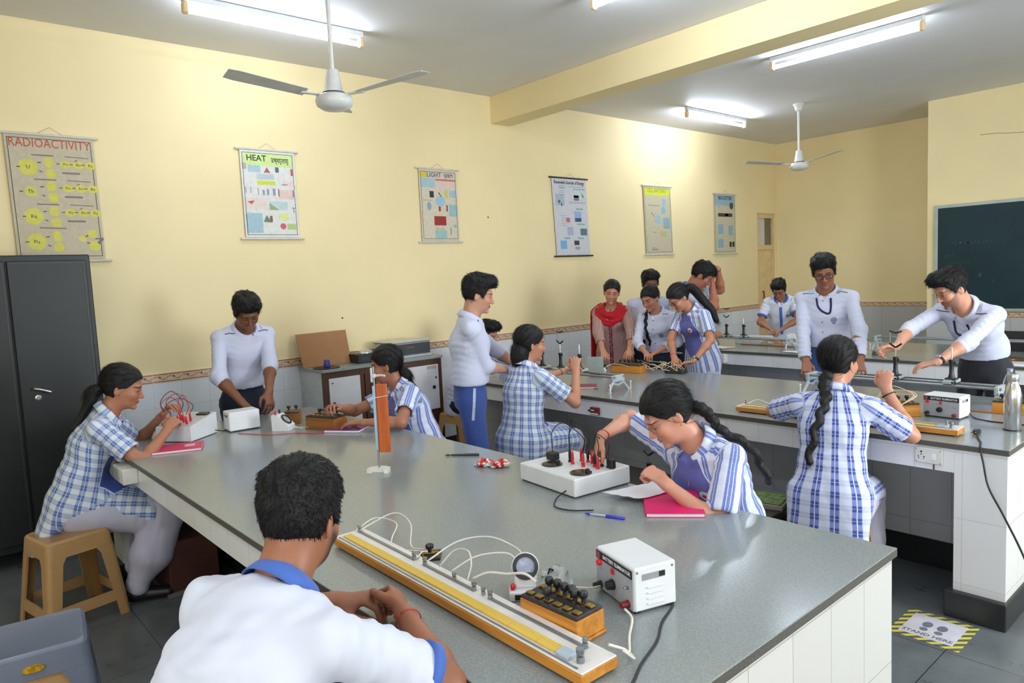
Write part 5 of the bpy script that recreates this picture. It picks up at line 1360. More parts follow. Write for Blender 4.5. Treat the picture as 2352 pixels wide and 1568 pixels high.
        cc = c+nn*.025*s*fm; m = MB(); m.extrude([cc+(u*math.cos(b)+x_*math.sin(b))*.0165 for b in np.linspace(0, 2*PI, 24, endpoint=False)], tuple(nn*.007)); m.build('watch_case', M_chrome, wt)
        m = MB(); m.extrude([cc+nn*.0071+(u*math.cos(b)+x_*math.sin(b))*.0125 for b in np.linspace(0, 2*PI, 24, endpoint=False)], tuple(nn*.0006)); m.build('watch_face', p.get('dial', plain('watch_dial', (150, 150, 146), .3)), wt)
    if p.get('earring'):
        for sx in (1, -1):
            c = k.hc+(k.hR*sx*.0785-k.hF*.008-k.hU*.045)*k.hs; MB().ell(c, (.0038, .0038, .0045), 8, 6).build('earring', M_gold, root, True)
    if p.get('extra'): p['extra'](k, root, bvh)
    k.root = root; return k
def _sample(H, X, Y, Z):
    """nearest-cell trilinear lookup of one field on the grid of another"""
    g = [(a-H.lo[i])/H.h for i, a in enumerate((X, Y, Z))]; n = H.f.shape
    i0 = [np.clip(np.floor(a).astype(int), 0, n[i]-2) for i, a in enumerate(g)]; fr = [np.clip(a-i_, 0, 1) for a, i_ in zip(g, i0)]
    x, y, z = [a.ravel() for a in i0]; r = 0
    for dx in (0, 1):
        for dy in (0, 1):
            for dz in (0, 1):
                w = (fr[0] if dx else 1-fr[0])*(fr[1] if dy else 1-fr[1])*(fr[2] if dz else 1-fr[2]); r = r+w*H.f[np.ix_(x+dx, y+dy, z+dz)]
    return r
# ================================================================ the students and their teacher
TA = .9   # usual height of a wrist above the worktop
CAST = dict(
 plaid_left=dict(label='girl in a plaid kurta on a stool beside the steel cupboard, holding red wires', h=1.66, fem=True, at=(-4.34, .66), face=72, sit=.462, lean=(8, 22, 30), head=(-4, 16, 0), tone=(176, 120, 92), hair='girl', seed=11, tie=(0, -.115, -.02),
   tail=('pony', [('h', 0, -.10, -.02), ('h', 0, -.140, -.06), ('c', 0, -.115, .02), ('c', .01, -.115, -.15)], .020, .016), scrunchie=(.08, M_blackband),
   RH=dict(w=(-4.14, 1.07, .91), hint=(.6, -.3, -.7), curl=.75, palm=(-.6, .1, -.6)), LH=dict(w=(-4.42, 1.12, .95), hint=(-.5, -.4, -.6), curl=.6),
   pants=(M_salwar, .045), feet=dict(R=(-4.16, .86), L=(-4.45, .92)), spread=.12,
   top=dict(mat=M_plaid2, name='kurta', sleeve='short', cuff=.70, kurta=dict(hemz=.33, front=.88, back=.16, w=.19), panel=.10, sr=(.058, .066)), earring=True),
 navy_boy=dict(label='boy in a white shirt and navy trousers standing against the left wall', h=1.66, at=(-4.99, 1.80), face=2, lean=(6, 14, 22), head=(-8, 36, 4), tone=(122, 78, 54), hair='boy_quiff', seed=12, tash=.35,
   RH=dict(w=(-4.62, 1.66, .92), hint=(-.3, -.8, -.4), curl=.3), LH=dict(w=(-4.52, 1.80, .955), hint=(-.4, .7, -.5), dir=(.35, -.12, -.9), palm=(-.8, -.3, -.2), curl=.30),
   pants=(M_navy, .004), top=dict(mat=M_shirt, sleeve='long', cuff=.22, piping=True, badge=(-.075, -.02, 'crest'), g=.016)),
 profile_girl=dict(label='girl with a side striped kurta in profile at the bench end, writing', h=1.60, fem=True, at=(-3.68, 2.43), face=262, sit=.462, lean=(8, 16, 26), side=8, head=(-32, 10, 0), tone=(158, 106, 82), hair='girl', seed=13, tie=(0, -.105, -.05),
   tail=('pony', [('h', 0, -.10, -.05), ('h', 0, -.118, -.10), ('c', 0, -.085, .01), ('c', 0, -.10, -.10)], .018, .014),
   RH=dict(w=(-3.82, 1.92, .935), hint=(-.8, .2, -.5), curl=.55, palm=(.2, .2, -1)), LH=dict(w=(-3.61, 1.96, .865), hint=(.9, -.2, -.4), curl=.22, palm=(0, .1, -1), dir=(-.8, -.5, -.05)),
   pants=(M_salwar, .03), top=dict(mat=M_vest, name='kurta', sleeve='short', cuff=.66, kurta=dict(hemz=.42, front=.9), panel=.02, sr=(.056, .064)), earring=True),
 bearded_boy=dict(label='bearded boy in a white polo with blue collar, foreground, seen from behind', h=1.72, at=(-1.372, .352), face=112, sit=.462, lean=(8, 26, 44), side=2, head=(16, 18, 0), tone=(158, 104, 78), hair='boy_buzz', seed=14, beard=1.0, fine=.75, locks=2.6,
   RH=dict(w=(-1.44, .86, .865), hint=(.9, -.1, -.3), curl=.95, palm=(-.3, -.6, -.5), dir=(-.8, .35, .0)), LH=dict(w=(-1.62, .78, .86), hint=(-.8, -.2, -.3), curl=.6),
   pants=(M_blue_tr, .004), top=dict(mat=M_tee, name='polo_shirt', sleeve='short', cuff=.80, low=.12, g=.024, bag=.03, cmat=M_blue_trim, armband=M_blue_trim, sr=(.064, .066), wr=.006, fr=30), bands=[('R', .14, (.036, .030), .0016, M_redthread, 'red_thread')]),
 tall_boy=dict(label='tall boy in white shirt and bright blue trousers standing in profile', h=1.66, at=(-3.63, 2.77), face=56, lean=(1, 2, 6), head=(0, 14, 0), tone=(196, 146, 120), hair='boy_quiff', seed=15, tash=.6,
   RH=dict(w=(-3.58, 3.03, 1.04), hint=(.2, -.3, -1), curl=.4), LH=dict(w=(-3.7, 3.3, 1.0), curl=.4),
   pants=(M_blue_tr, .006), stripe=True, top=dict(mat=M_shirt, sleeve='long', cuff=.30, piping=True, g=.018)),
 hidden_boy=dict(label='boy seated on a stool near the wall, half hidden behind the tall boy', h=1.68, at=(-5.11, 3.80), face=22, sit=.462, lean=(14, 26, 34), head=(0, 16, 0), tone=(186, 130, 104), hair='boy_quiff', seed=16,
   RH=dict(w=(-4.60, 3.80, .88), hint=(.6, -.5, -.4), curl=.4), LH=dict(w=(-4.5, 4.2, .88), curl=.4), pants=(M_navy, .004),
   top=dict(mat=M_shirt, sleeve='long', cuff=.40, low=.14, g=.02, bag=.02)),
 bun_girl=dict(label='girl in a plaid kurta seen from behind at the second bench, fist raised', h=1.66, fem=True, at=(-3.46, 3.06), face=96, sit=.462, lean=(2, 6, 10), head=(-26, 6, 0), tone=(188, 132, 106), hair='girl', seed=17, tie=(0, -.11, -.06),
   tail=('bun', [('h', 0, -.068, -.04), ('h', 0, -.072, -.09), ('h', 0, -.066, -.125)], .060, .050),
   RH=dict(w=(-3.30, 3.42, 1.0), hint=(.5, .3, -.8), dir=(-.15, .15, 1), curl=.8, palm=(-.6, .7, 0)), LH=dict(w=(-3.55, 3.56, .97), hint=(-.7, -.2, -.5), curl=.5, palm=(.5, 0, -.8)),
   pants=(M_salwar, .03), top=dict(mat=M_plaid2, name='kurta', sleeve='short', cuff=.72, kurta=dict(hemz=.22, front=.9, back=.06, w=.165), panel=.10, sr=(.058, .068)), bands=[('L', .1, (.030, .024), .0016, M_gold, 'bangle')]),
 vest_girl=dict(label='girl with spectacles in a blue bodice plugging leads into the white box', h=1.60, fem=True, at=(-1.50, 2.41), face=264, sit=.462, lean=(10, 22, 30), side=6, head=(-28, 34, 4), tone=(204, 146, 122), hair='girl', seed=18, fine=.8, smile=.6, tie=(0, -.115, -.03), locks=1.5,
   tail=('braid', [('h', -.02, -.11, -.04), ('h', -.03, -.128, -.09), ('c', -.075, -.085, .0), ('c', -.135, -.125, -.12), ('c', -.15, -.115, -.30)], .023, .017),
   RH=dict(w=(-1.90, 2.10, 1.00), hint=(-.5, .4, .2), dir=(-.25, -.25, -.93), palm=(.3, .3, -.3), curl=.32), LH=dict(w=(-1.54, 2.03, .895), hint=(1.0, .5, -.5), curl=.9, palm=(-.2, .3, -.9), dir=(-.75, -.05, .35)),
   pants=(M_salwar, .03), top=dict(mat=M_vest, name='kurta', sleeve='short', cuff=.84, kurta=dict(hemz=.42, front=.9), panel=.04, badge=(-.065, .01, 'round'), sr=(.056, .060)), specs=(M_gold, (.021, .016), .0009), earring=True,
   bands=[('R', .06, (.029, .022), .0022, M_redthread, 'red_thread')]),
 teacher=dict(label='woman in a red scarf and striped kurta standing behind the second bench', h=1.57, fem=True, at=(-4.53, 5.24), face=300, lean=(6, 10, 12), head=(10, 12, -6), tone=(196, 138, 110), hair='girl', seed=19, smile=1.0, tie=(0, -.11, -.06), lip=(160, 70, 66),
   RH=dict(w=(-4.34, 4.86, .93), hint=(-.9, .2, -.2), curl=.5), LH=dict(w=(-4.12, 4.98, .95), hint=(.7, .5, -.4), curl=.5),
   pants=(M_maroon, .03), top=dict(mat=M_maroon, name='kurta', sleeve='long', cuff=.55, kurta=dict(hem=.45), collar=False, sr=(.056, .056), g=.018, bag=.02), extra=lambda k, r, b: scarf(k, r)),
 braid_front=dict(label='smiling girl in a white shirt with a braid over her shoulder', h=1.52, fem=True, at=(-4.02, 5.31), face=285, lean=(6, 13, 18), head=(-14, 22, 6), tone=(190, 134, 108), hair='girl', seed=20, smile=.8, tie=(-.03, -.11, -.05),
   tail=('braid', [('h', .05, -.085, -.06), ('h', .075, -.03, -.11), ('c', .085, .07, -.02), ('c', .080, .130, -.14), ('c', .065, .120, -.32)], .020, .015),
   RH=dict(w=(-3.92, 4.94, .94), hint=(-.9, .2, -.3), curl=.5), LH=dict(w=(-3.82, 4.98, .94), hint=(.7, .4, -.5), curl=.5),
   pants=(M_navy, .006), top=dict(mat=M_shirt, sleeve='long', cuff=.62, piping=True, badge=(-.07, -.03, 'crest'), buttons=True)),
 back_boy=dict(label='boy whose head shows between the woman in red and the girls', h=1.63, at=(-4.46, 5.71), face=310, lean=4, head=(14, 14, 0), tone=(126, 82, 60), hair='boy_quiff', seed=21, tash=.4, pants=(M_navy, .004), top=dict(mat=M_shirt, sleeve='long')),
 watch_girl=dict(label='girl with spectacles and blue hair tie bending over the second bench', h=1.57, fem=True, at=(-3.55, 5.27), face=258, lean=(8, 18, 24), head=(-14, 40, 0), tone=(184, 128, 100), hair='girl', seed=22, tie=(0, -.115, -.01),
   tail=('pony', [('h', 0, -.11, 0), ('h', -.01, -.155, -.02), ('c', -.04, -.145, .03), ('c', -.09, -.165, -.09), ('c', -.11, -.155, -.20)], .024, .018), scrunchie=(.50, M_blue_trim),
   RH=dict(w=(-3.57, 4.88, .92), hint=(-.9, .3, .1), curl=.35, palm=(.2, 0, -1)), LH=dict(w=(-3.36, 4.86, .90), hint=(.9, .3, 0), dir=(-.75, -.4, -.12), curl=.25), watch='L',
   pants=(M_salwar, .03), top=dict(mat=M_vest, name='kurta', sleeve='short', cuff=.74, kurta=dict(hem=.42), panel=.10, badge=(-.065, .02, 'round'), sr=(.054, .060)), specs=(M_frame_b, (.021, .013), .0018), bands=[('R', .08, (.028, .022), .0024, M_redthread, 'red_thread')]),
 scratching_boy=dict(label='boy in a blue collared polo with a hand on his bowed head', h=1.74, at=(-4.09, 5.70), face=30, lean=(4, 10, 20), head=(4, 38, 0), tone=(172, 112, 86), hair='boy', seed=23,
   RH=dict(w=(-3.85, 5.90, 1.50), hint=(.5, .0, -.9), dir=(.1, .1, 1), palm=(-.5, -.2, .2), curl=.5), LH=dict(w=(-3.80, 5.92, 1.64), hint=(.8, .8, -.2), dir=(-.8, -.3, .45), palm=(-.3, -.3, -.8), curl=.3),
   pants=(M_navy, .004), top=dict(mat=M_tee, name='polo_shirt', sleeve='short', cuff=.7, low=.12, g=.02, bag=.02, cmat=M_blue_trim, armband=M_blue_trim, placket=None), bands=[('L', .06, (.031, .025), .003, M_blackband, 'wristband')]),
 trim_boy=dict(label='boy in a blue trimmed white polo working behind the farthest bench', h=1.53, at=(-4.22, 7.92), face=292, lean=(10, 22, 32), head=(-6, 34, 0), tone=(156, 104, 80), hair='boy_quiff', seed=24,
   RH=dict(w=(-4.16, 7.52, .92), hint=(-.9, .3, -.1), curl=.4), LH=dict(w=(-4.04, 7.54, .91), hint=(.9, .5, -.1), curl=.4), pants=(M_navy, .004),
   top=dict(mat=M_tee, name='polo_shirt', sleeve='short', cuff=.70, low=.10, g=.02, bag=.02, cmat=M_blue_trim, armband=M_blue_trim, placket=M_blue_trim, badge=(-.075, -.02, 'pocket'), sr=(.058, .060)), specs=(M_frame_b, (.021, .012), .0014)),
 glasses_boy=dict(label='boy with black spectacles and lanyard standing behind the braided girl', h=1.70, at=(-2.51, 5.39), sw=1.04, face=282, lean=(0, 4, 9), head=(14, 20, 6), tone=(150, 100, 76), hair='boy_quiff', seed=25, tash=.3,
   RH=dict(w=(-2.52, 5.06, .90), hint=(-.6, .6, -.3), curl=.4), LH=dict(w=(-2.14, 5.10, .92), hint=(.6, .6, -.2), curl=.4), pants=(M_jean, .006),
   top=dict(mat=M_shirt, sleeve='long', cuff=.92, piping=True, badge=(-.075, -.03, 'crest'), buttons=True, lanyard=[(.05, .13), (.035, .07), (.0, .035), (-.045, .02), (-.055, .06), (-.052, .13)], g=.017), specs=(M_frame_b, (.025, .016), .0024)),
 leaning_boy=dict(label='boy with light beard and lanyard leaning to adjust the optical bench', h=1.67, at=(-1.48, 5.46), face=262, lean=(16, 34, 46), side=2, twist=-8, sw=1.05, head=(-30, 26, 0), tone=(204, 150, 124), hair='boy_quiff', seed=26, beard=.6, tash=.7,
   RH=dict(w=(-1.80, 4.82, 1.09), hint=(-.8, .2, .0), dir=(-.75, -.3, -.2), palm=(.3, -.5, -.5), curl=.7), LH=dict(w=(-1.60, 4.72, .955), hint=(.95, .3, .0), dir=(-.85, -.1, -.2), palm=(-.2, .2, -1), curl=.3), watch='L',
   pants=(M_grey_tr, .004), top=dict(mat=M_shirt, sleeve='long', cuff=.30, piping=True, lanyard=[(.05, .12), (.045, .04), (.0, .02), (-.045, .0), (-.03, .10)], g=.013, bag=.004), specs=(M_gold, (.023, .018), .0010)),
 braid_back=dict(label='girl in a plaid kurta with a long braid down her back', h=1.61, fem=True, at=(-1.49, 3.23), face=104, sit=.462, lean=(6, 10, 14), head=(-22, 4, 0), tone=(192, 138, 112), hair='girl', seed=27, fine=.85, tie=(.0, -.115, -.05), locks=1.4,
   tail=('braid', [('h', .0, -.10, -.06), ('h', -.005, -.112, -.12), ('c', -.02, -.095, -.04), ('c', -.05, -.128, -.16), ('c', -.085, -.118, -.36)], .025, .020),
   RH=dict(w=(-1.37, 3.55, 1.03), hint=(.6, .2, -.9), dir=(-.1, .12, 1), palm=(-.3, .9, 0), curl=1.0, thumb=.6), LH=dict(w=(-1.80, 3.62, .87), hint=(-.95, -.2, -.2), curl=.5),
   pants=(M_salwar, .03), top=dict(mat=M_plaid, name='kurta', sleeve='short', cuff=.80, kurta=dict(hemz=.36, front=.9, back=.09, w=.19), panel=.10, sr=(.058, .066)), earring=True,
   bands=[('R', .10, (.030, .024), .003, M_blackband, 'wristband'), ('R', .55, (.038, .038), .0016, M_gold, 'bangle')]),
 reaching_girl=dict(label='girl mostly hidden behind the bending girl, reaching for the far optical bench', h=1.58, fem=True, at=(-4.17, 5.74), face=50, sit=.462, lean=(4, 8, 12), head=(0, 10, 0), tone=(170, 116, 92), hair='girl', seed=28,
   RH=dict(w=(-4.00, 6.18, .97), hint=(.4, -.3, -.8), curl=.6, palm=(-.5, 0, -.5)), LH=dict(w=(-4.35, 6.35, .9), curl=.4), pants=(M_salwar, .03), top=dict(mat=M_plaid2, name='kurta', sleeve='short', kurta=dict(hemz=.36, front=.9)), bands=[('R', .08, (.029, .024), .002, M_gold, 'bangle')]),
)
def scarf(k, root):
    """red scarf looped round the neck and falling behind the shoulder"""
    s = k.s; f = Field(*bounds([k.nb, k.sh['R'], k.sh['L'], k.chest+k.Fc*.15, k.chest-k.Fc*.15], .12), .008)
    for i in range(24):
        a0, a1 = 2*PI*i/24, 2*PI*(i+1)/24
        P = lambda a: k.nb+k.Rc*math.sin(a)*.145*s+k.Fc*(.012+math.cos(a)*.118)*s-k.Uc*(.030+.105*max(0, math.cos(a))**1.5+.01*max(0, -math.cos(a)))*s
        f.add(cone(P(a0), P(a1), .030*s, .030*s), .02)
        P2 = lambda a: k.nb+k.Rc*math.sin(a)*.100*s+k.Fc*(.012+math.cos(a)*.100)*s-k.Uc*(-.002+.06*max(0, math.cos(a))**1.5)*s
        f.add(cone(P2(a0), P2(a1), .026*s, .026*s), .02)
    v, Q = f.mesh(); v = relax(v, Q, 1); n = vnorm(v, Q); d = v-k.nb; ang = np.arctan2(d@k.Rc, d@k.Fc)
    v = v+n*(.0045*np.sin(np.linalg.norm(d, axis=1)*190+1.5*np.sin(ang*3)))[:, None]
    sc = mkmesh('scarf', v, Q, M_red, root, {'cuv': np.zeros((len(v), 3))})
    pts = [k.sh['R']+k.Uc*.05-k.Fc*.02+k.Rc*.01, k.sh['R']-k.Fc*.07+k.Rc*.03-k.Uc*.04, k.chest+k.Rc*.20*s-k.Fc*.08-k.Uc*.05, k.waist+k.Rc*.20*s-k.Fc*.06, k.pel+k.Rc*.20*s-k.Fc*.04, k.pel+k.Rc*.20*s-V(0, 0, .22)]
    f = Field(*bounds(pts, .12), .010); B = bez(pts, 6)
    for a, b in zip(B[:-1], B[1:]): f.add(flat(a, b, k.Rc*.5+k.Fc, .085*s, .085*s, .014, .014), .01)
    v, Q = f.mesh(); v = relax(v, Q, 1); mkmesh('scarf_end', v, Q, M_red, sc, {'cuv': np.zeros((len(v), 3))})
KK = {}
for _n, _p in CAST.items(): KK[_n] = person(_p)
# ================================================================ apparatus on the benches
ZT = TOP+.0004
M_white_box = plain('white_painted_metal', (228, 230, 232), .38, 0, .5, .025); M_panel_grey = plain('grey_front_panel', (170, 172, 178), .4, .1)
M_redp = plain('red_plastic', (206, 40, 48), .3); M_darkk = plain('dark_knob', (30, 30, 34), .35); M_wood_o = None
def wood(name, a, b, sc=(3, 40, 40), rough=.42):
    t = NT(name); o = t.obj(); n = t.noise(t.vmath('MULTIPLY', o, sc), 1.0, 4.0, .6)
    c = t.ramp(n, [(.3, lin(a)), (.7, lin(b))]); return t.fin(c, rough, 0, .45)
M_wood = wood('varnished_orange_wood', (168, 104, 30), (212, 146, 56)); M_wood_d = wood('brown_varnished_wood', (120, 74, 30), (166, 108, 46))
M_ebon = plain('black_ebonite', (44, 42, 44), .35, 0, .5, .2, 60); M_brass = plain('brass', (172, 138, 74), .3, .9); M_steel = plain('grey_steel', (150, 154, 158), .32, .8)
M_wire_w = plain('white_wire', (226, 222, 210), .5); M_wire_k = plain('black_wire', (22, 22, 24), .45); M_wire_r = plain('red_wire', (196, 36, 40), .45); M_wire_o = plain('amber_wire', (196, 140, 60), .5)
def wire(label, pts, r=.0022, mat=None, n=8, cat='wire', name='wire', group=None):
    return tag(MB().tube(bez(pts, n), r, 6).build(name, mat or M_wire_w, None, True), label, cat, group)
def terminal(mb, x, y, z, r=.006, h=.022):
    mb.lathe([(r, z), (r, z+h*.45), (r*.55, z+h*.5), (r*.55, z+h*.62), (r*1.05, z+h*.66), (r*1.05, z+h), (0, z+h)], 10, (x, y, 0))
def eliminator(label, x, y, rz, lettering=True, front=True):
    """battery eliminator: front panel faces local -y, slotted end faces local +x"""
    t = thing('battery_eliminator', label, 'power supply', (x, y, ZT), rz, 'battery eliminator boxes')
    W, D, H = .18, .128, .118
    MB().box((-W/2, -D/2+.004, .006), (W/2, D/2, H), .004).build('case', M_white_box, t)
    f = MB()
    for sx in (-1, 1):
        for sy in (-1, 1): f.box((sx*(W/2-.016)-.008, sy*(D/2-.016)-.008, 0), (sx*(W/2-.016)+.008, sy*(D/2-.016)+.008, .0058))
    f.build('rubber_feet', M_black, t)
    p = MB().box((-W/2+.003, -D/2, .009), (W/2-.003, -D/2+.0039, H-.004)).build('front_panel', M_panel_grey, t)
    MB().box((-W/2+.004, -D/2-.0008, H-.028), (W/2-.004, -D/2-.0001, H-.007)).build('title_strip', plain('black_title_strip', (26, 26, 34), .4), p)
    Mx = Matrix.Translation((.014, -D/2-.001, H-.0175)) @ Matrix.Rotation(PI/2, 4, 'X')
    text_mesh('lettering', 'BATTERY ELIMINATOR', .0135, plain('white_print', (232, 232, 232), .5), p, Mx, .0002, 'CENTER', 0, .95, .0003)
    MB().box((-W/2+.008, -D/2-.0014, H-.025), (-W/2+.024, -D/2-.0009, H-.010)).build('logo_patch', plain('reddish_logo', (150, 70, 76), .5), p)
    def knob(xx, zz, r, L, m, nm):
        MB().lathe([(r*1.15, -D/2-.0002), (r*1.15, -D/2-.004), (r, -D/2-.005), (r*.9, -D/2-L), (0, -D/2-L)], 14, (xx, 0, zz), 'y').build(nm, m, t, True, 40)
    knob(-.006, .044, .0125, .018, M_darkk, 'selector_knob')
    knob(-.066, .082, .0075, .010, emis('red_pilot_lamp', (214, 26, 36), .12) if 'red_pilot_lamp' not in bpy.data.materials else bpy.data.materials['red_pilot_lamp'], 'pilot_lamp')
    knob(-.066, .022, .0085, .022, M_darkk, 'terminal'); knob(.066, .022, .0085, .022, plain('dark_red_terminal', (120, 26, 30), .35), 'terminal')
    MB().box((-.008, -D/2-.006, .072), (.004, -D/2-.0002, .088), .002).build('rocker_switch', M_redp, t)
    MB().cyl((.066, -D/2, .062), (.066, -D/2-.012, .066), .0035, n=8).build('toggle_switch', M_steel, t, True)
    MB().box((W/2+.0002, -.038, .084), (W/2+.0008, .030, .100), .0).build('carry_slot', plain('slot_shadow_grey', (150, 152, 156), .6), t)
    MB().box((W/2+.0009, .012, .086), (W/2+.0013, .030, .099)).build('slot_opening', M_black, t)
    for i in range(4): MB().box((W/2+.0002, -.024, .020+i*.014), (W/2+.0042, .024, .0245+i*.014), .0018).build('louvre', M_white_box, t)
    for sy in (-1, 1): MB().lathe([(.003, W/2), (.003, W/2+.0015), (0, W/2+.002)], 8, (0, sy*.052, .107), 'x').build('screw', M_steel, t)
    return t
eliminator('battery eliminator in the foreground beside the wooden resistance box', -1.157, 1.390, -17.5)
eliminator('battery eliminator with its front lettering visible, on the second bench', -1.300, 4.150, -5)
eliminator('battery eliminator seen from its slotted side, before the navy trousers boy', -4.300, 1.532, -94)
def resist_box(label, x, y, rz, L, D, H, mat, plugs, cat='resistance box'):
    t = thing('resistance_box', label, cat, (x, y, ZT), rz, 'wooden resistance boxes')
    MB().box((-L/2-.004, -D/2-.004, 0), (L/2+.004, D/2+.004, .008), .002).box((-L/2, -D/2, .008), (L/2, D/2, H), .002).build('case', mat, t)
    MB().box((-L/2+.002, -D/2+.002, H+.0002), (L/2-.002, D/2-.002, H+.009), .002).build('ebonite_top', M_ebon, t)
    b = MB()
    for k in range(max(3, int(L/.03))):
        xx = -L/2+.018+k*(L-.036)/max(2, int(L/.03)-1)
        for yy in (-D*.28, D*.20): b.box((xx-.010, yy-.008, H+.0092), (xx+.010, yy+.008, H+.014), .001)
    b.build('brass_blocks', M_brass, t)
    for (xx, yy) in plugs:
        MB().lathe([(.006, H+.0142), (.0055, H+.022), (.010, H+.026), (.0115, H+.034), (.0095, H+.041), (0, H+.042)], 12, (xx*L, yy*D, 0)).build('plug_key', M_darkk, t, True, 40)
    return t
resist_box('orange wooden resistance box with black knobs beside the foreground eliminator', -1.185, 1.145, 1, .19, .095, .058, M_wood, [(-.30, .20), (-.16, .22), (-.02, .20), (.10, .22), (.20, .1), (.30, .2), (-.1, -.28)])
resist_box('small wooden box with two black plugs beside the white wedge meter', -4.215, 1.815, 59, .10, .11, .066, M_wood_d, [(-.2, .1), (.25, .15)])
resist_box('long wooden resistance box under the hand of the profile girl', -3.875, 1.875, 21, .225, .11, .070, M_wood_d, [(-.3, .2), (-.1, .2), (.1, .2), (.3, .2)])
resist_box('yellow wooden resistance box in front of the woman in the red scarf', -3.82, 4.60, 12, .27, .13, .060, M_wood, [(-.35, .2), (-.2, .2), (-.05, .2), (.1, .2), (.25, .2), (.38, .2)])
resist_box('wooden resistance box behind the raised arm of the braided girl', -1.475, 4.06, 48, .12, .10, .062, M_wood, [(-.2, .2), (.2, .2)])
resist_box('orange wooden box behind the steel bottle, bench end', -1.06, 4.43, 8, .20, .09, .055, M_wood, [(-.3, .1), (.1, .1)])
def metre_bridge(label, x, y, rz, L):
    t = thing('metre_bridge', label, 'metre bridge', (x, y, ZT), rz, 'long wooden metre bridges')
    W = .112; h = .030
    MB().box((-L/2, -W/2, .006), (L/2, W/2, h), .002).build('wooden_base', M_wood, t)
    MB().box((-L/2+.02, -W/2+.01, 0), (L/2-.02, W/2-.01, .0058)).build('felt_strip', M_black, t)
    MB().box((-L/2+.001, -W/2+.003, h+.0002), (L/2-.001, W/2-.003, h+.004), .001).build('white_top', plain('white_bridge_top', (232, 228, 222), .35), t)
    def scale_mat():
        if 'yellow_graduated_scale' in bpy.data.materials: return bpy.data.materials['yellow_graduated_scale']
        n = NT('yellow_graduated_scale'); s = n.sep(n.obj())
        f = n.math('FRACT', n.math('MULTIPLY', n.math('ADD', s[0], 5.0), 100.0)); tk = n.math('MULTIPLY', n.math('LESS_THAN', f, .10), n.math('GREATER_THAN', s[1], -.026))
        g = n.math('FRACT', n.math('MULTIPLY', n.math('ADD', s[0], 5.0), 10.0)); tg = n.math('LESS_THAN', g, .014)
        c = n.mix(n.math('MULTIPLY', n.math('MAXIMUM', tk, tg), .55), lin((224, 186, 74)), lin((120, 90, 30)))
        return n.fin(c, .4)
    MB().box((-L/2+.028, -.036, h+.0042), (L/2-.10, -.008, h+.0095), .001).build('yellow_scale', scale_mat(), t)
    MB().box((-L/2+.02, -.048, h+.0042), (L/2-.02, -.044, h+.006)).build('bridge_wire', M_steel, t)
    for a, b in ((-.485, -.175), (-.135, .085), (.135, .445)):
        MB().box((a*L, .021, h+.0042), (b*L, .031, h+.0072), .0008).build('copper_strip', M_steel, t)
        for xx in (a*L+.006, b*L-.006): m = MB(); terminal(m, xx, .026, h+.0073, .0065, .020); m.build('terminal', M_steel, t, True, 40)
    for xx in (.0, .115):
        m = MB(); terminal(m, xx*L, .026, h+.0073, .006, .018); m.build('terminal', M_steel, t, True, 40)
    MB().box((L/2-.095, -.040, h+.0042), (L/2-.055, -.010, h+.014), .002).build('end_clamp', plain('clear_grey_plastic', (178, 192, 204), .25), t)
    m = MB(); terminal(m, L/2-.035, -.022, h+.0042, .009, .030); m.build('terminal', M_steel, t, True, 40)
    return t
metre_bridge('long metre bridge with yellow scale in the foreground', -1.525, 1.050, -1.2, 1.12)
metre_bridge('long metre bridge passing in front of the braided girl, second bench', -1.672, 3.715, 2.5, 1.13)
# --- foreground: galvanometer, plug key, wires
def dial_meter(label, x, y, rz, tilt=62):
    t = thing('galvanometer', label, 'meter', (x, y, ZT), rz, 'white galvanometers')
    MB().extrude([(-.042, -.05, 0), (-.042, .05, 0), (-.042, .05, .030), (-.042, .012, .088), (-.042, -.05, .088)][::1] if False else [(-.042, -.055, 0), (-.042, .05, 0), (-.042, .05, .095), (-.042, .012, .095), (-.042, -.055, .028)], (.084, 0, 0)).build('case', M_white_box, t)
    d = thing('dial', None, None, (0, -.0225, .0625), 0); d.parent = t; d.rotation_euler = (math.radians(45), 0, 0)
    MB().lathe([(.026, .0), (.036, .0), (.037, .004), (.034, .007), (.026, .006), (.026, 0)], 28, (0, 0, .001), 'z', False).build('bezel', M_black, d, True, 40)
    MB().lathe([(.0, .002), (.0262, .002)], 28).build('dial_face', plain('dial_white', (232, 232, 228), .4), d)
    m = MB(); m.extrude([(-.001, -.012, .0024), (.001, -.012, .0024), (.006, .018, .0024)], (0, 0, .0004)); m.build('needle', M_black, d)
    for xx in (-.025, .025):
        m = MB(); terminal(m, xx, .03, .0952, .0065, .022); m.build('terminal', M_redp if xx < 0 else M_black, t, True, 40)
    return t
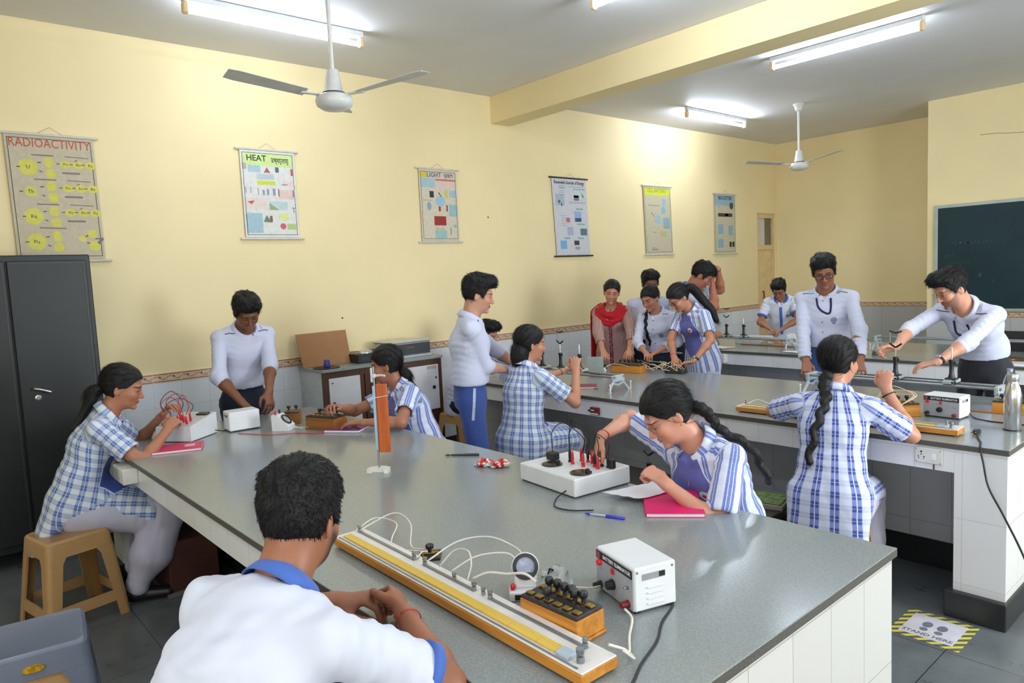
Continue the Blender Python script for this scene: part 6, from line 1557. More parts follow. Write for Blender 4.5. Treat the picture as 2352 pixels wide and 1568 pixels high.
def round_meter():
    t = thing('galvanometer', 'round white faced meter tilted among the wires beside the resistance box', 'meter', (-1.355, 1.185, ZT), 48, 'white galvanometers')
    MB().box((-.045, -.02, 0), (.045, .03, .028), .004).box((-.030, .0, .028), (.030, .026, .060), .004).build('base', M_white_box, t)
    MB().box((-.03, -.0212, .006), (.02, -.0202, .020)).build('dark_window', M_black, t)
    d = thing('dial', None, None, (0, .012, .082), 0); d.parent = t; d.rotation_euler = (math.radians(68), 0, 0)
    MB().lathe([(.0, -.022), (.030, -.022), (.036, -.012), (.037, 0), (.026, .001), (.026, .004), (.035, .005), (.037, .0)], 28, (0, 0, 0), 'z', False).build('case', M_white_box, d, True, 40)
    MB().lathe([(.0245, .0042), (.034, .0042), (.034, .007), (.0245, .0065), (.0245, .0042)], 28, (0, 0, 0), 'z', False).build('bezel', M_black, d, True, 40)
    MB().lathe([(.0, .0035), (.025, .0035)], 28).build('dial_face', plain('dial_blue_white', (214, 220, 240), .3), d)
    MB().extrude([(.03*math.cos(a), .03*math.sin(a), .0045) for a in np.linspace(-2.6, -.5, 12)], (0, 0, .002)).build('lower_mask', M_ebon, d)
    MB().lathe([(.006, 0), (.007, .010), (.004, .016), (0, .017)], 10, (-.035, -.005, .0282)).build('terminal', M_redp, t, True, 40)
    return t
round_meter()
def sheet_loop():
    """crumpled clear wrapping behind the round meter"""
    m = MB(); n = 9; g = np.random.default_rng(3); vs = []
    for i in range(n):
        for j in range(n):
            u, v = i/(n-1)-.5, j/(n-1)-.5; vs.append((u*.075+.006*g.normal(), v*.06+.006*g.normal(), .036+.05*max(0, 1-(u*u+v*v)*3.2)+.006*g.normal()))
    fs = [(i*n+j, i*n+n+j, i*n+n+j+1, i*n+j+1) for i in range(n-1) for j in range(n-1)]
    m.raw(vs, fs); t = NT('clear_crumpled_film'); t.b.inputs['Transmission Weight'].default_value = .55
    m.at((-1.31, 1.235, ZT-.0)); o = MB(); o.at((-1.305, 1.245, ZT-.002), 20); o.raw(vs, fs)
    return tag(o.build('plastic_film', t.fin(lin((226, 230, 228)), .25, 0, .5, IOR=1.1), None, True), 'crumpled clear plastic film behind the round meter', 'film')
sheet_loop()
t = thing('plug_key', 'black square tapping key beside the long metre bridge', 'key', (-1.782, 1.172, ZT), 52)
MB().box((-.034, -.034, 0), (.034, .034, .010), .002).build('base', M_ebon, t)
MB().box((-.026, -.008, .0102), (.026, .008, .015), .001).build('brass_strip', M_brass, t)
MB().lathe([(.006, .0152), (.006, .024), (.0125, .027), (.0135, .036), (.010, .040), (0, .041)], 14, (0, .002, 0)).build('key_knob', M_darkk, t, True, 40)
for sx in (-1, 1): m = MB(); terminal(m, sx*.022, -.022, .0102, .005, .014); m.build('terminal', M_brass, t, True, 40)
zb = TOP+.05; W3 = lambda x, y, z: (x, y, TOP+z)
wire('white wire arching behind the left end of the long metre bridge', [W3(-2.06, 1.075, .045), W3(-2.10, 1.17, .05), W3(-2.00, 1.19, .05), W3(-1.94, 1.135, .03), W3(-1.90, 1.115, .012), W3(-1.80, 1.155, .018)])
wire('second white wire from the bridge end to the tapping key', [W3(-2.05, 1.085, .045), W3(-2.03, 1.20, .075), W3(-1.93, 1.20, .065), W3(-1.86, 1.155, .02), W3(-1.80, 1.165, .02)])
wire('white wire from the tapping key to the bridge terminal', [W3(-1.77, 1.155, .026), W3(-1.76, 1.13, .035), W3(-1.74, 1.10, .03), W3(-1.70, 1.085, .05)])
wire('white wire rising high from the bridge to the round meter', [W3(-1.66, 1.085, .05), W3(-1.66, 1.19, .075), W3(-1.60, 1.26, .085), W3(-1.50, 1.27, .08), W3(-1.41, 1.23, .085), W3(-1.365, 1.20, .07)], .0026)
wire('white wire looping low between the bridge and the round meter', [W3(-1.55, 1.085, .05), W3(-1.53, 1.16, .075), W3(-1.47, 1.22, .082), W3(-1.41, 1.21, .07), W3(-1.37, 1.18, .07)], .0026)
wire('white loop of wire over the middle of the metre bridge', [W3(-1.60, 1.08, .05), W3(-1.58, 1.12, .09), W3(-1.53, 1.13, .10), W3(-1.49, 1.11, .08), W3(-1.47, 1.08, .05)], .0024)
wire('white wire from the meter to the resistance box', [W3(-1.46, 1.09, .055), W3(-1.43, 1.12, .07), W3(-1.38, 1.14, .075), W3(-1.32, 1.15, .09), W3(-1.27, 1.145, .085)], .0034)
wire('white wire from the resistance box to the black terminal of the eliminator', [W3(-1.20, 1.165, .085), W3(-1.21, 1.22, .065), W3(-1.225, 1.29, .035), W3(-1.232, 1.338, .022)], .0024)
wire('twisted white wire from the red terminal down to the bridge end', [W3(-1.105, 1.285, .020), W3(-1.075, 1.275, .010), W3(-1.03, 1.21, .006), W3(-.985, 1.155, .008), W3(-.975, 1.125, .030), W3(-.985, 1.09, .05)], .0034)
wire('short white wire branching to the corner of the metre bridge', [W3(-.985, 1.155, .008), W3(-.95, 1.13, .016), W3(-.955, 1.10, .045)], .0028)
wire('black mains cord from the foreground eliminator running off the bench', [W3(-1.085, 1.44, .02), W3(-1.055, 1.41, .004), W3(-1.02, 1.32, .0035), W3(-.975, 1.24, .0035), W3(-.94, 1.14, .0035), W3(-.90, 1.05, .0035), W3(-.87, .92, .0035)], .0033, M_wire_k, 8, 'cord', 'mains_cord')
# --- apparatus stand with the orange board
t = thing('apparatus_stand', 'thin rod stand on a white foot holding an orange board, middle of the front bench', 'stand', (-2.765, 1.575, ZT), 40)
poly = [(.052*math.cos(a), .040*math.sin(a)) for a in np.linspace(PI, 0, 14)]+[(.05, -.024), (.03, -.026), (.024, -.006), (-.024, -.006), (-.03, -.026), (-.05, -.024)]
MB().prism(poly, 0, .018).build('foot', plain('white_enamel', (236, 234, 226), .3), t)
MB().cyl((-.002, .012, .0182), (-.002, .012, .475), .0042, n=10).build('rod', M_steel, t, True, 40)
MB().box((-.006, .0175, .085), (.052, .030, .395), .002).build('orange_board', wood('orange_stained_board', (176, 78, 24), (206, 104, 36), (40, 40, 3)), t)
MB().box((-.010, .0035, .10), (.000, .0072, .39), .001).build('blue_scale_strip', plain('pale_blue_strip', (160, 190, 214), .4), t)
m = MB(); m.box((-.014, .004, .425), (.008, .022, .442), .003).tube([(.004, .013, .433), (.03, .012, .436), (.052, .006, .434)], .005, 8); m.build('clamp', plain('clamp_grey_white', (206, 208, 202), .4), t, False)
MB().box((-.016, .006, .405), (-.006, .02, .47), .002).build('support_plate', plain('clear_plate', (200, 202, 200), .3), t)
MB().tube([(-.009, .002, .335), (.02, .0165, .338), (.054, .018, .343), (.054, .032, .342), (-.008, .032, .336), (-.009, .002, .335)], .0016, 5).build('string', M_wire_w, t)
# --- stationery
def pen(label, a, b, r, mat, cap=None, capmat=None):
    a, b = V(a[0], a[1], TOP+r+.0005), V(b[0], b[1], TOP+r+.0005); L = np.linalg.norm(b-a)
    t = thing('pen', label, 'pen', tuple(a), math.degrees(math.atan2(b[1]-a[1], b[0]-a[0])))
    MB().lathe([(.001, 0), (r*.55, .012), (r, .03), (r, L*.7), (r, L), (r*.7, L+.002), (0, L+.002)], 12, (0, 0, 0), 'x').build('barrel', mat, t, True, 40)
    if capmat: MB().lathe([(r*1.3, L*cap), (r*1.45, L*cap+.004), (r*1.4, L+.008), (r, L+.012), (0, L+.012)], 12, (0, 0, 0), 'x').build('cap', capmat, t, True, 40); MB().lathe([(.0012, -.012), (r*.9, 0), (r, .008), (0, .009)], 10, (0, 0, 0), 'x').build('nib_section', capmat, t, True)
    return t
pen('black pen lying behind the red and white packets', (-2.752, 1.943), (-2.645, 2.038), .0045, M_black, .55, plain('dark_slate_plastic', (34, 40, 52), .35))
pen('blue capped pen beside the pink notebook', (-1.678, 1.770), (-1.560, 1.812), .0042, plain('clear_pen_barrel', (190, 200, 216), .2), .55, plain('blue_pen_cap', (52, 60, 196), .3))
M_paper = plain('white_paper', (234, 232, 236), .7, 0, .2, .02)
def notebook(label, x, y, rz, L, W, rgb, tint=None, H=.014, lab=False):
    t = thing('notebook', label, 'notebook', (x, y, ZT), rz, 'notebooks on the benches')
    c = plain('cover_%d_%d_%d' % rgb, rgb, .45, 0, .4, .04)
    MB().box((-L/2, -W/2, 0), (L/2, W/2, .0015)).build('back_cover', c, t)
    MB().box((-L/2+.004, -W/2+.003, .0016), (L/2-.003, W/2-.003, H-.0016)).build('pages', M_paper, t)
    MB().box((-L/2, -W/2, H-.0015), (L/2, W/2, H), .0005).build('front_cover', c, t)
    if lab: MB().box((L*.18, -W*.10, H+.0001), (L*.36, W*.18, H+.0006)).build('cover_label', plain('pale_label', (228, 190, 206), .5), t)
    return t
notebook('bright pink notebook under the fist of the girl in the blue bodice', -1.520, 2.045, 41, .20, .265, (226, 30, 110))
notebook('red pink notebook under the elbow of the girl at the left end', -4.060, 1.075, 68, .285, .19, (210, 44, 92), lab=True)
notebook('purple notebook under the forearm of the profile girl', -3.735, 1.945, 36, .22, .20, (132, 62, 128))
notebook('dark red notebook beside the raised elbow at the second bench', -3.60, 3.80, 40, .20, .15, (150, 36, 58))
def sheet(label, pts, z, mat, curl=.02, name='paper_sheet', n=8):
    """loose sheet between four corner points, edges lifted"""
    g = np.random.default_rng(len(label)); vs = []; a, b, c, d = [V(*p) for p in pts]
    for i in range(n):
        for j in range(n):
            u, v = i/(n-1), j/(n-1); p = a*(1-u)*(1-v)+b*u*(1-v)+c*u*v+d*(1-u)*v
            e = max(0, abs(v-.5)*2-.5)**2+.5*max(0, abs(u-.5)*2-.6)**2
            vs.append((p[0], p[1], z+curl*e+.0015*abs(g.normal())))
    m = n*n; fs = [(i*n+j, i*n+n+j, i*n+n+j+1, i*n+j+1) for i in range(n-1) for j in range(n-1)]
    bot = [(x, y, zz-.0006) for x, y, zz in vs]; fs += [tuple(m+q for q in f[::-1]) for f in fs]
    for i in range(n-1): fs += [(i*n, m+i*n, m+i*n+n, i*n+n), (i*n+n-1, i*n+2*n-1, m+i*n+2*n-1, m+i*n+n-1), (i, i+1, m+i+1, m+i), (m-n+i, 2*m-n+i, 2*m-n+i+1, m-n+i+1)]
    return tag(MB().raw(vs+bot, fs).build(name, mat, None, True, 60), label, 'paper')
sheet('torn white paper under the fist of the girl in the blue bodice', [(-1.765, 1.945), (-1.612, 1.975), (-1.585, 2.11), (-1.71, 2.18)], TOP+.017, M_paper, .012)
wire('brown pencil on the second bench beside the dark red notebook', [(-3.56, 3.80, TOP+.004), (-3.45, 3.80, TOP+.004)], .0035, plain('brown_pencil', (150, 98, 42), .5), 2, 'pencil', 'pencil')
def packet(label, x, y, rz, seed):
    g = np.random.default_rng(seed); t = thing('snack_packet', label, 'packet', (x, y, ZT), rz, 'crumpled red and white packets')
    m = MB(); n, q = 16, 10; vs = []
    for j in range(q):
        b = -PI/2+PI*j/(q-1)
        for i in range(n):
            a = 2*PI*i/n; r = 1+.18*g.normal()*math.cos(b); vs.append((.042*r*math.cos(a)*math.cos(b), .030*r*math.sin(a)*math.cos(b), max(.0, .014+.016*math.sin(b)*(1+.25*g.normal()))))
    m.raw(vs, [(j*n+i, j*n+(i+1) % n, j*n+n+(i+1) % n, j*n+n+i) for j in range(q-1) for i in range(n)])
    n_ = NT('red_white_foil_%d' % seed); f = n_.noise(n_.obj(), 38.0, 2.0); m.build('wrapper', n_.fin(n_.mix(n_.step(f, .50, .53), lin((206, 42, 40)), lin((232, 228, 222))), .25), t)
    MB().box((-.052, -.012, .004), (-.036, .012, .007), .001).build('sealed_end', plain('white_foil_end', (226, 222, 218), .3), t)
packet('crumpled red and white packet nearer the black pen', -2.465, 1.945, 30, 1); packet('crumpled red and white packet nearer the white test box', -2.395, 1.985, 70, 2)
# --- white test box of the girl in the blue bodice
t = thing('test_box', 'large white box with black dials and plugged leads', 'apparatus', (-1.990, 2.028, ZT), -6)
MB().box((-.176, -.145, .004), (.176, .145, .074), .004).build('case', M_white_box, t)
MB().box((-.168, -.138, 0), (.168, .138, .0038)).build('rubber_base', M_black, t)
for (x, y) in ((-.055, -.068), (.122, -.066)):
    d = MB().lathe([(.040, .0742), (.043, .0748), (.043, .078), (.036, .080), (0, .080)], 28, (x, y, 0)).build('dial_plate', plain('brown_black_dial', (40, 32, 32), .25), t, True, 40)
    MB().lathe([(.009, .0802), (.009, .092), (.007, .094), (.0, .094)], 12, (x+.025, y+.012, 0)).build('pointer_knob', M_black, d, True, 40)
MB().box((-.135, -.04, .0742), (-.085, 0, .108), .006).build('black_adaptor', M_black, t); MB().box((.145, .05, .0742), (.172, .075, .112), .004).build('black_switch_block', M_black, t)
g = np.random.default_rng(5)
for i, (x, y, c) in enumerate(((-.035, .01, 'k'), (-.01, .05, 'r'), (.0, -.005, 'r'), (.02, .06, 'k'), (.035, .02, 'k'), (.045, .06, 'r'), (.06, .0, 'r'), (.095, .03, 'k'), (.11, .055, 'k'), (.125, .02, 'r'), (.14, .06, 'k'))):
    s_ = MB().lathe([(.0075, .0742), (.0075, .082), (.005, .083), (.005, .086), (0, .086)], 10, (x, y, 0)).build('socket', M_redp if c == 'r' or i % 2 else M_black, t, True, 40)
    MB().lathe([(.0052, .0862), (.0062, .092), (.0055, .118), (.003, .128), (0, .129)], 10, (x, y, 0)).build('banana_plug', M_redp if c == 'r' else M_black, s_, True, 40)
def bl(x, y, z): 
    a = math.radians(-6); return (-1.990+x*math.cos(a)-y*math.sin(a), 2.028+x*math.sin(a)+y*math.cos(a), ZT+z)
for i, (p, q, h, mt) in enumerate((((-.035, .01), (.02, .06), .075, M_wire_k), ((-.11, -.02), (.035, .02), .085, M_wire_k), ((.095, .03), (.14, .06), .055, M_wire_k), ((.11, .055), (.125, .02), .050, M_wire_k), ((-.035, .012), (.035, .025), .105, M_wire_k))):
    wire('thin black lead arching over the white test box, %s' % ('leftmost tall loop', 'from the black adaptor', 'right outer loop', 'right inner loop', 'tallest loop')[i], [bl(p[0], p[1], .128 if p[0] > -.1 else .106), bl(p[0]-.012, p[1]+.01, .15+h*.45), bl((p[0]+q[0])/2-.015, (p[1]+q[1])/2, .15+h), bl(q[0]+.008, q[1], .15+h*.4), bl(q[0], q[1], .128)], .0018, mt, 8, 'lead', 'test_lead', 'test leads on the white box')
wire('thin black mains cord curling from the white test box to the pink notebook', [bl(.125, -.146, .022), bl(.12, -.165, .012), bl(.135, -.205, .004), bl(.20, -.26, .004), bl(.27, -.245, .004), bl(.325, -.185, .004)], .0026, M_wire_k, 8, 'cord', 'mains_cord')
# --- trainer kit with red leads, left end
t = thing('trainer_kit', 'white sloping kit box with red and black leads, left end of the front bench', 'apparatus', (-4.335, 1.228, ZT), 37.7)
MB().extrude([(-.11, -.125, .004), (-.11, .125, .004), (-.11, .125, .125), (-.11, -.125, .085)], (.22, 0, 0)).build('case', M_white_box, t)
MB().box((-.105, -.12, 0), (.105, .12, .0038)).build('rubber_base', M_black, t)
sl = math.atan2(.04, .25); d = thing('top_panel', None, None, (0, 0, .1054), 0); d.parent = t; d.rotation_euler = (sl, 0, 0)
MB().box((-.100, -.115, .0), (.100, .115, .002)).build('panel_sheet', plain('pale_grey_panel', (196, 198, 200), .4), d)
MB().box((.02, .06, .0022), (.09, .10, .010), .002).build('black_meter', M_black, d)
for i, (x, y) in enumerate(((-.07, -.08), (-.05, -.06), (-.03, -.09), (.0, -.07), (.02, -.05), (.05, -.03), (.06, -.08), (-.02, -.02))):
    MB().lathe([(.0062, .0022), (.0068, .012), (.0058, .045), (.003, .052), (0, .052)], 8, (x, y, 0)).build('banana_plug', M_redp, d, True, 40)
def kl(x, y, z):
    a = math.radians(37.7); return (-4.335+x*math.cos(a)-y*math.sin(a), 1.228+x*math.sin(a)+y*math.cos(a), ZT+z)
for i, (p, q, h, mt) in enumerate((((-.07, -.08), (.0, -.07), .10, M_wire_r), ((-.05, -.06), (.06, -.08), .12, M_wire_r), ((-.03, -.09), (.05, -.03), .09, M_wire_k), ((.02, -.05), (.06, -.08), .11, M_wire_r), ((-.07, -.08), (-.02, -.02), .13, M_wire_k))):
    wire('%s lead looping above the sloping kit box, %s' % ('red' if mt is M_wire_r else 'black', ('lowest left', 'widest', 'low', 'right tall', 'left tall')[i]), [kl(p[0], p[1], .15), kl(p[0]-.02, p[1]-.01, .16+h*.5), kl((p[0]+q[0])/2, (p[1]+q[1])/2, .15+h), kl(q[0]+.02, q[1], .16+h*.4), kl(q[0], q[1], .15)], .002, mt, 8, 'lead', 'test_lead', 'leads on the kit box')
wire('black lead from the kit box along the bench to the eliminator', [kl(.11, .10, .02), kl(.13, .15, .004), kl(.12, .21, .004), kl(.10, .26, .004)], .0028, M_wire_k, 8, 'cord', 'mains_cord')
dial_meter('white wedge shaped meter beside the hand of the navy trousers boy', -4.055, 1.685, 130)
t = thing('galvanometer', 'round black rimmed meter beneath the hand of the profile girl', 'meter', (-4.02, 1.93, ZT), 60, 'white galvanometers')
MB().box((-.04, -.03, 0), (.04, .03, .07), .004).build('case', M_white_box, t)
MB().lathe([(.0, -.0306), (.0262, -.0306)], 24, (0, 0, .062), 'y').build('dial_face', plain('dial_white', (232, 232, 228), .4), t)
MB().lathe([(.0, -.0302), (.030, -.0302), (.034, -.033), (.034, -.038), (.026, -.040), (.026, -.0335)], 24, (0, 0, .062), 'y', False).build('bezel', M_black, t, True, 40)
wire('white wires hanging from the round meter to the bench', [(-4.00, 1.90, TOP+.06), (-3.985, 1.87, TOP+.03), (-3.98, 1.85, TOP+.006), (-4.01, 1.79, TOP+.004), (-4.04, 1.74, TOP+.004)])
wire('thin red and black lead lying along the bench below the white wedge meter', [(-4.17, 1.46, TOP+.003), (-4.06, 1.52, TOP+.003), (-3.96, 1.575, TOP+.003), (-3.89, 1.68, TOP+.003), (-3.80, 1.74, TOP+.003), (-3.74, 1.79, TOP+.003)], .002, M_wire_r)
wire('white wire from the wedge meter forking to the resistance box', [(-4.02, 1.735, TOP+.02), (-3.98, 1.77, TOP+.004), (-3.93, 1.80, TOP+.02), (-3.90, 1.83, TOP+.08)])
# --- second bench
def optical_bench(label, x0, x1, y, z, w=.105):
    t = thing('optical_bench', label, 'optical bench', (0, 0, 0), 0, 'grey metal optical benches')
    for sy in (-1, 1): MB().tube([(x0, y+sy*w/2, z), (x1, y+sy*w/2, z)], .0085, 10).build('rail', M_steel, t, True, 40)
    pm = plain('grey_green_enamel', (164, 176, 178), .35)
    for xx, sg in ((x0+.02, -1), (x1-.02, 1)):
        m = MB(); hz = z-TOP
        m.box((xx-.012, y-w/2-.012, z-.035), (xx+.012, y+w/2+.012, z+.012), .004)
        for sy in (-1, 1):
            m.tube([(xx, y+sy*w*.42, z-.02), (xx, y+sy*w*.62, z-hz*.5), (xx+sg*.01, y+sy*w*1.0, TOP+.006)], [.012, .010, .009], 8)
            m.lathe([(.018, TOP+.0005), (.018, TOP+.005), (.008, TOP+.007)], 10, (xx+sg*.01, y+sy*w*1.0, 0))
        m.tube([(xx, y-w*.55, z-hz*.42), (xx, y, z-hz*.58), (xx, y+w*.55, z-hz*.42)], .008, 8)
        m.build('end_stand', pm, t, False)
        for sy in (-1, 1): MB().cyl((xx+sg*.024, y+sy*w*1.06, TOP+.0005), (xx+sg*.024, y+sy*w*1.06, TOP+.052), .0035, n=8).lathe([(.004, TOP+.050), (.0075, TOP+.056), (.0075, TOP+.062), (0, TOP+.064)], 10, (xx+sg*.024, y+sy*w*1.06, 0)).build('levelling_screw', plain('white_screw', (222, 222, 220), .35), t, True, 40)
    return t
def carriage(label, x, y, z, h, fork=False, side=1):
    u = upright(label, x, y, z+.0285, h, fork)
    u.rotation_euler = (0, 0, 0)
    MB().box((-.028, -.066, -.0195), (.028, .066, -.0003), .003).build('slider', plain('grey_green_enamel', (164, 176, 178), .35), u)
    MB().lathe([(.006, .0), (.006, .012), (.013, .014), (.013, .026), (0, .027)], 12, (.03*side-.006, -.066, -.010), 'y').build('clamp_knob', M_darkk, u, True, 40)
    return u
optical_bench('grey optical bench on the left of the second bench', -4.36, -3.26, 3.82, .915)
carriage('black pin upright nearest the wall on the left optical bench', -4.05, 3.82, .915, .20)
carriage('black upright with lens fork on the left optical bench', -3.845, 3.82, .915, .29, True)
carriage('black upright near the raised fist on the left optical bench', -3.645, 3.82, .915, .19)
optical_bench('grey optical bench under the hands of the leaning boy', -2.22, -1.13, 4.50, .928)
carriage('black pin upright held by the leaning boy', -1.685, 4.50, .928, .27, True)
carriage('black pin upright standing free before the leaning boy', -1.385, 4.50, .928, .185)
optical_bench('grey optical bench on the farthest bench', -4.33, -3.44, 6.62, .905)
carriage('black upright with lens fork held by the hidden girl, farthest bench', -4.16, 6.62, .905, .29, True)
carriage('black pin upright standing free on the farthest bench', -3.96, 6.62, .905, .18)
t = thing('grey_screen', 'small grey screen card standing behind the left optical bench', 'screen', (-3.93, 4.30, ZT), 30)
MB().box((-.07, -.004, .02), (.07, .004, .155), .002).build('card', plain('grey_green_card', (150, 158, 150), .6), t); MB().box((-.04, -.03, 0), (.04, .03, .0198), .003).build('foot', M_black, t)
t = thing('black_box', 'small black box on the second bench before the woman in red', 'box', (-4.13, 4.56, ZT), 15)
MB().box((-.06, -.045, 0), (.06, .045, .045), .004).build('body', M_black, t); MB().lathe([(.008, .0452), (.008, .056), (0, .057)], 10, (.02, .0, 0)).build('stud', M_brass, t, True, 40)
t = thing('wire_spool', 'small white plug lying beside the yellow wooden resistance box', 'plug', (-3.93, 4.40, ZT), 20)
MB().lathe([(.0, -.012), (.024, -.012), (.026, -.006), (.026, .006), (.024, .012), (.0, .012)], 18, (0, 0, .027), 'y').build('body', M_ivory, t, True, 40)
MB().box((-.004, -.0135, .030), (-.001, -.0122, .040)).box((.003, -.0135, .022), (.006, -.0122, .032)).build('slots', M_black, t)
g = np.random.default_rng(11)
for i in range(4):
    c = V(-3.56+.05*i, 4.64+.02*i, TOP+.02); pts = [c+V(-.28+.05*i, .10, .06)]+[c+V(.10*math.cos(a+i)-.04, .06*math.sin(a+i), .035+.028*math.sin(2*a+i)) for a in np.linspace(0, 5.2, 7)]
    wire('tangled white wire before the bending girl, %s' % ('longest strand to the box', 'second strand', 'third strand', 'strand nearest her hands')[i], pts, .0024, plain('cream_wire', (226, 206, 176), .5), 8, 'wire', 'wire', 'tangled wires on the second bench')
wire('white wire from the small plug up to the woman in red', [(-3.93, 4.41, TOP+.05), (-3.90, 4.47, TOP+.075), (-3.84, 4.52, TOP+.07), (-3.78, 4.54, TOP+.055)])
t = thing('black_pad', 'black block under the hands of the bending girl', 'block', (-3.45, 4.74, ZT), 12)
MB().box((-.08, -.05, 0), (.08, .05, .030), .006).build('body', plain('charcoal_block', (40, 40, 44), .5), t); MB().box((-.06, -.035, .0302), (.06, .035, .034), .002).build('lid', M_black, t)
for i in range(3):
    c = V(-1.47, 4.0, TOP); a0 = i*1.3
    wire('tangled cream wire beside the raised arm, %s' % ('outer strand', 'middle strand', 'strand running to the bridge')[i], [c+V(-.20+.06*i, -.02, .02), c+V(-.12, .02, .10), c+V(-.02+.05*math.cos(a0), .03, .12+.02*i), c+V(.06, .05*math.sin(a0), .115), c+V(.02, -.06, .07), c+V(.06+.03*i, -.22, .04)], .0024, plain('cream_wire', (226, 206, 176), .5), 8, 'wire', 'wire', 'tangled wires beside the braided girl')
wire('white wire lying on the left half of the metre bridge, second bench', [(-2.20, 3.70, TOP+.04), (-2.15, 3.735, TOP+.065), (-2.06, 3.73, TOP+.05), (-1.95, 3.72, TOP+.075), (-1.85, 3.72, TOP+.07)])
t = thing('steel_bottle', 'brushed steel water bottle at the end of the second bench', 'bottle', (-.965, 3.985, ZT))
MB().lathe([(.0, .001), (.033, .001), (.0362, .006), (.0365, .15), (.0355, .175), (.030, .205), (.0225, .225), (.0205, .232), (.0205, .236)], 32).build('body', plain('brushed_steel', (206, 206, 206), .22, .95, .5, .02), t, True, 50)
MB().lathe([(.0222, .2362), (.0238, .239), (.0238, .268), (.022, .272), (.0, .272)], 28).build('cap', plain('brushed_steel_cap', (190, 190, 192), .3, .9), t, True, 40)
MB().lathe([(.0365, .0), (.0372, .0), (.0372, .006), (.0365, .006), (.0365, 0)], 28, (0, 0, 0), 'z', False).build('base_ring', M_black, t, True, 40)
def clear():
    if 'clear_pet_plastic' in bpy.data.materials: return bpy.data.materials['clear_pet_plastic']
    t = NT('clear_pet_plastic'); t.b.inputs['Transmission Weight'].default_value = .9; return t.fin((.93, .95, .98, 1), .06, 0, .5, IOR=1.12)
t = thing('plastic_bottle', 'clear plastic bottle with grey cap behind the steel bottle', 'bottle', (-1.135, 4.62, ZT))
MB().lathe([(.0, .001), (.030, .001), (.033, .008), (.031, .03), (.033, .05), (.031, .07), (.033, .10), (.032, .13), (.022, .165), (.013, .18), (.013, .19)], 24).build('body', clear(), t, True, 50)
MB().lathe([(.015, .1902), (.0155, .206), (.014, .208), (0, .208)], 16).build('cap', plain('grey_blue_cap', (132, 144, 158), .4), t, True, 40)
MB().lathe([(.0335, .055), (.034, .056), (.034, .094), (.0335, .095)], 24, (0, 0, 0), 'z', False).build('wrap_label', plain('pink_label', (206, 140, 140), .5), t, True, 40)
t = thing('wooden_scale', 'thin wooden metre scale behind the lettered eliminator', 'scale', (-1.16, 4.36, ZT), 2)
MB().box((-.13, -.012, 0), (.13, .012, .006), .001).build('rule', M_wood_d, t)
t = thing('picture_box', 'cream edged instrument case at the far right end of the second bench', 'case', (-.955, 4.74, ZT), -8)
MB().box((-.05, -.04, 0), (.085, .04, .16), .003).build('case', plain('cream_case', (214, 196, 160), .5), t); MB().box((-.035, -.0412, .03), (.07, -.0402, .14)).build('front_plate', plain('pale_plate', (206, 208, 206), .4), t)
t = thing('power_plug', 'black mains plug lying near the steel bottle', 'plug', (-1.062, 3.815, ZT), 80)
MB().box((-.024, -.014, 0), (.012, .014, .022), .006).build('body', M_black, t)
for yy in (-.007, .007): MB().cyl((-.0242, yy, .011), (-.042, yy, .011), .0028, n=8).build('pin', M_brass, t, True, 40)
wire('black mains cord hanging from the second bench end towards the floor', [(-1.06, 3.80, TOP+.010), (-1.035, 3.72, TOP+.005), (-.995, 3.62, TOP+.005), (-.975, 3.538, TOP+.002), (-.955, 3.515, TOP-.06), (-.93, 3.50, TOP-.16), (-.86, 3.45, TOP-.26), (-.76, 3.36, TOP-.40), (-.64, 3.24, TOP-.62), (-.55, 3.15, .003)], .0042, M_wire_k, 8, 'cord', 'mains_cord')
wire('black cord from the lettered eliminator passing behind the steel bottle', [(-1.21, 4.20, TOP+.02), (-1.17, 4.16, TOP+.0035), (-1.08, 4.12, TOP+.0035), (-.98, 4.12, TOP+.0035), (-.88, 4.11, TOP+.0035)], .0034, M_wire_k, 8, 'cord', 'mains_cord')
# --- farthest bench
sheet('loose white papers at the near edge of the farthest bench', [(-4.32, 6.36), (-4.06, 6.33), (-3.98, 6.52), (-4.28, 6.56)], TOP+.003, M_paper, .02)
sheet('second loose sheet overhanging near the standing girl, farthest bench', [(-4.30, 6.27), (-4.12, 6.265), (-4.08, 6.40), (-4.25, 6.42)], TOP+.001, plain('lilac_paper', (206, 196, 214), .7), .008)
t = thing('white_box', 'white box on the farthest bench left of the boy with black spectacles', 'box', (-3.60, 7.02, ZT), 10)
MB().box((-.075, -.05, 0), (.075, .05, .11), .004).build('case', M_white_box, t); MB().box((-.05, -.0515, .03), (.02, -.0502, .06)).build('front_mark', plain('grey_mark', (150, 152, 156), .5), t)
t = thing('pale_box', 'low pale box behind the farthest optical bench', 'box', (-4.02, 6.95, ZT), 5)
MB().box((-.20, -.07, 0), (.18, .07, .075), .004).build('case', plain('pale_grey_box', (196, 198, 194), .5), t); MB().box((-.19, -.065, .0752), (.17, .065, .085), .003).build('lid', plain('pale_grey_lid', (206, 208, 204), .5), t)
for i in range(3):
    c = V(-3.80+.06*i, 6.85, TOP+.01)
    wire('amber wire heaped on the farthest bench, %s' % ('left coil', 'middle coil', 'right coil')[i], [c+V(.09*math.cos(a), .06*math.sin(a), .012+.02*math.sin(a*1.5+i)+.004*a) for a in np.linspace(0, 8, 12)], .0032, M_wire_o, 5, 'wire', 'wire', 'amber wires on the farthest bench')
t = thing('wooden_strip', 'thin wooden strip under the amber wires on the farthest bench', 'strip', (-3.75, 6.80, ZT), -2)
MB().box((-.35, -.02, 0), (.35, .02, .008), .001).build('rule', M_wood_d, t)
sheet('white sheet on the farthest bench beside the boy with black spectacles', [(-3.40, 6.34), (-3.18, 6.33), (-3.17, 6.46), (-3.40, 6.47)], TOP+.003, M_paper, .006)
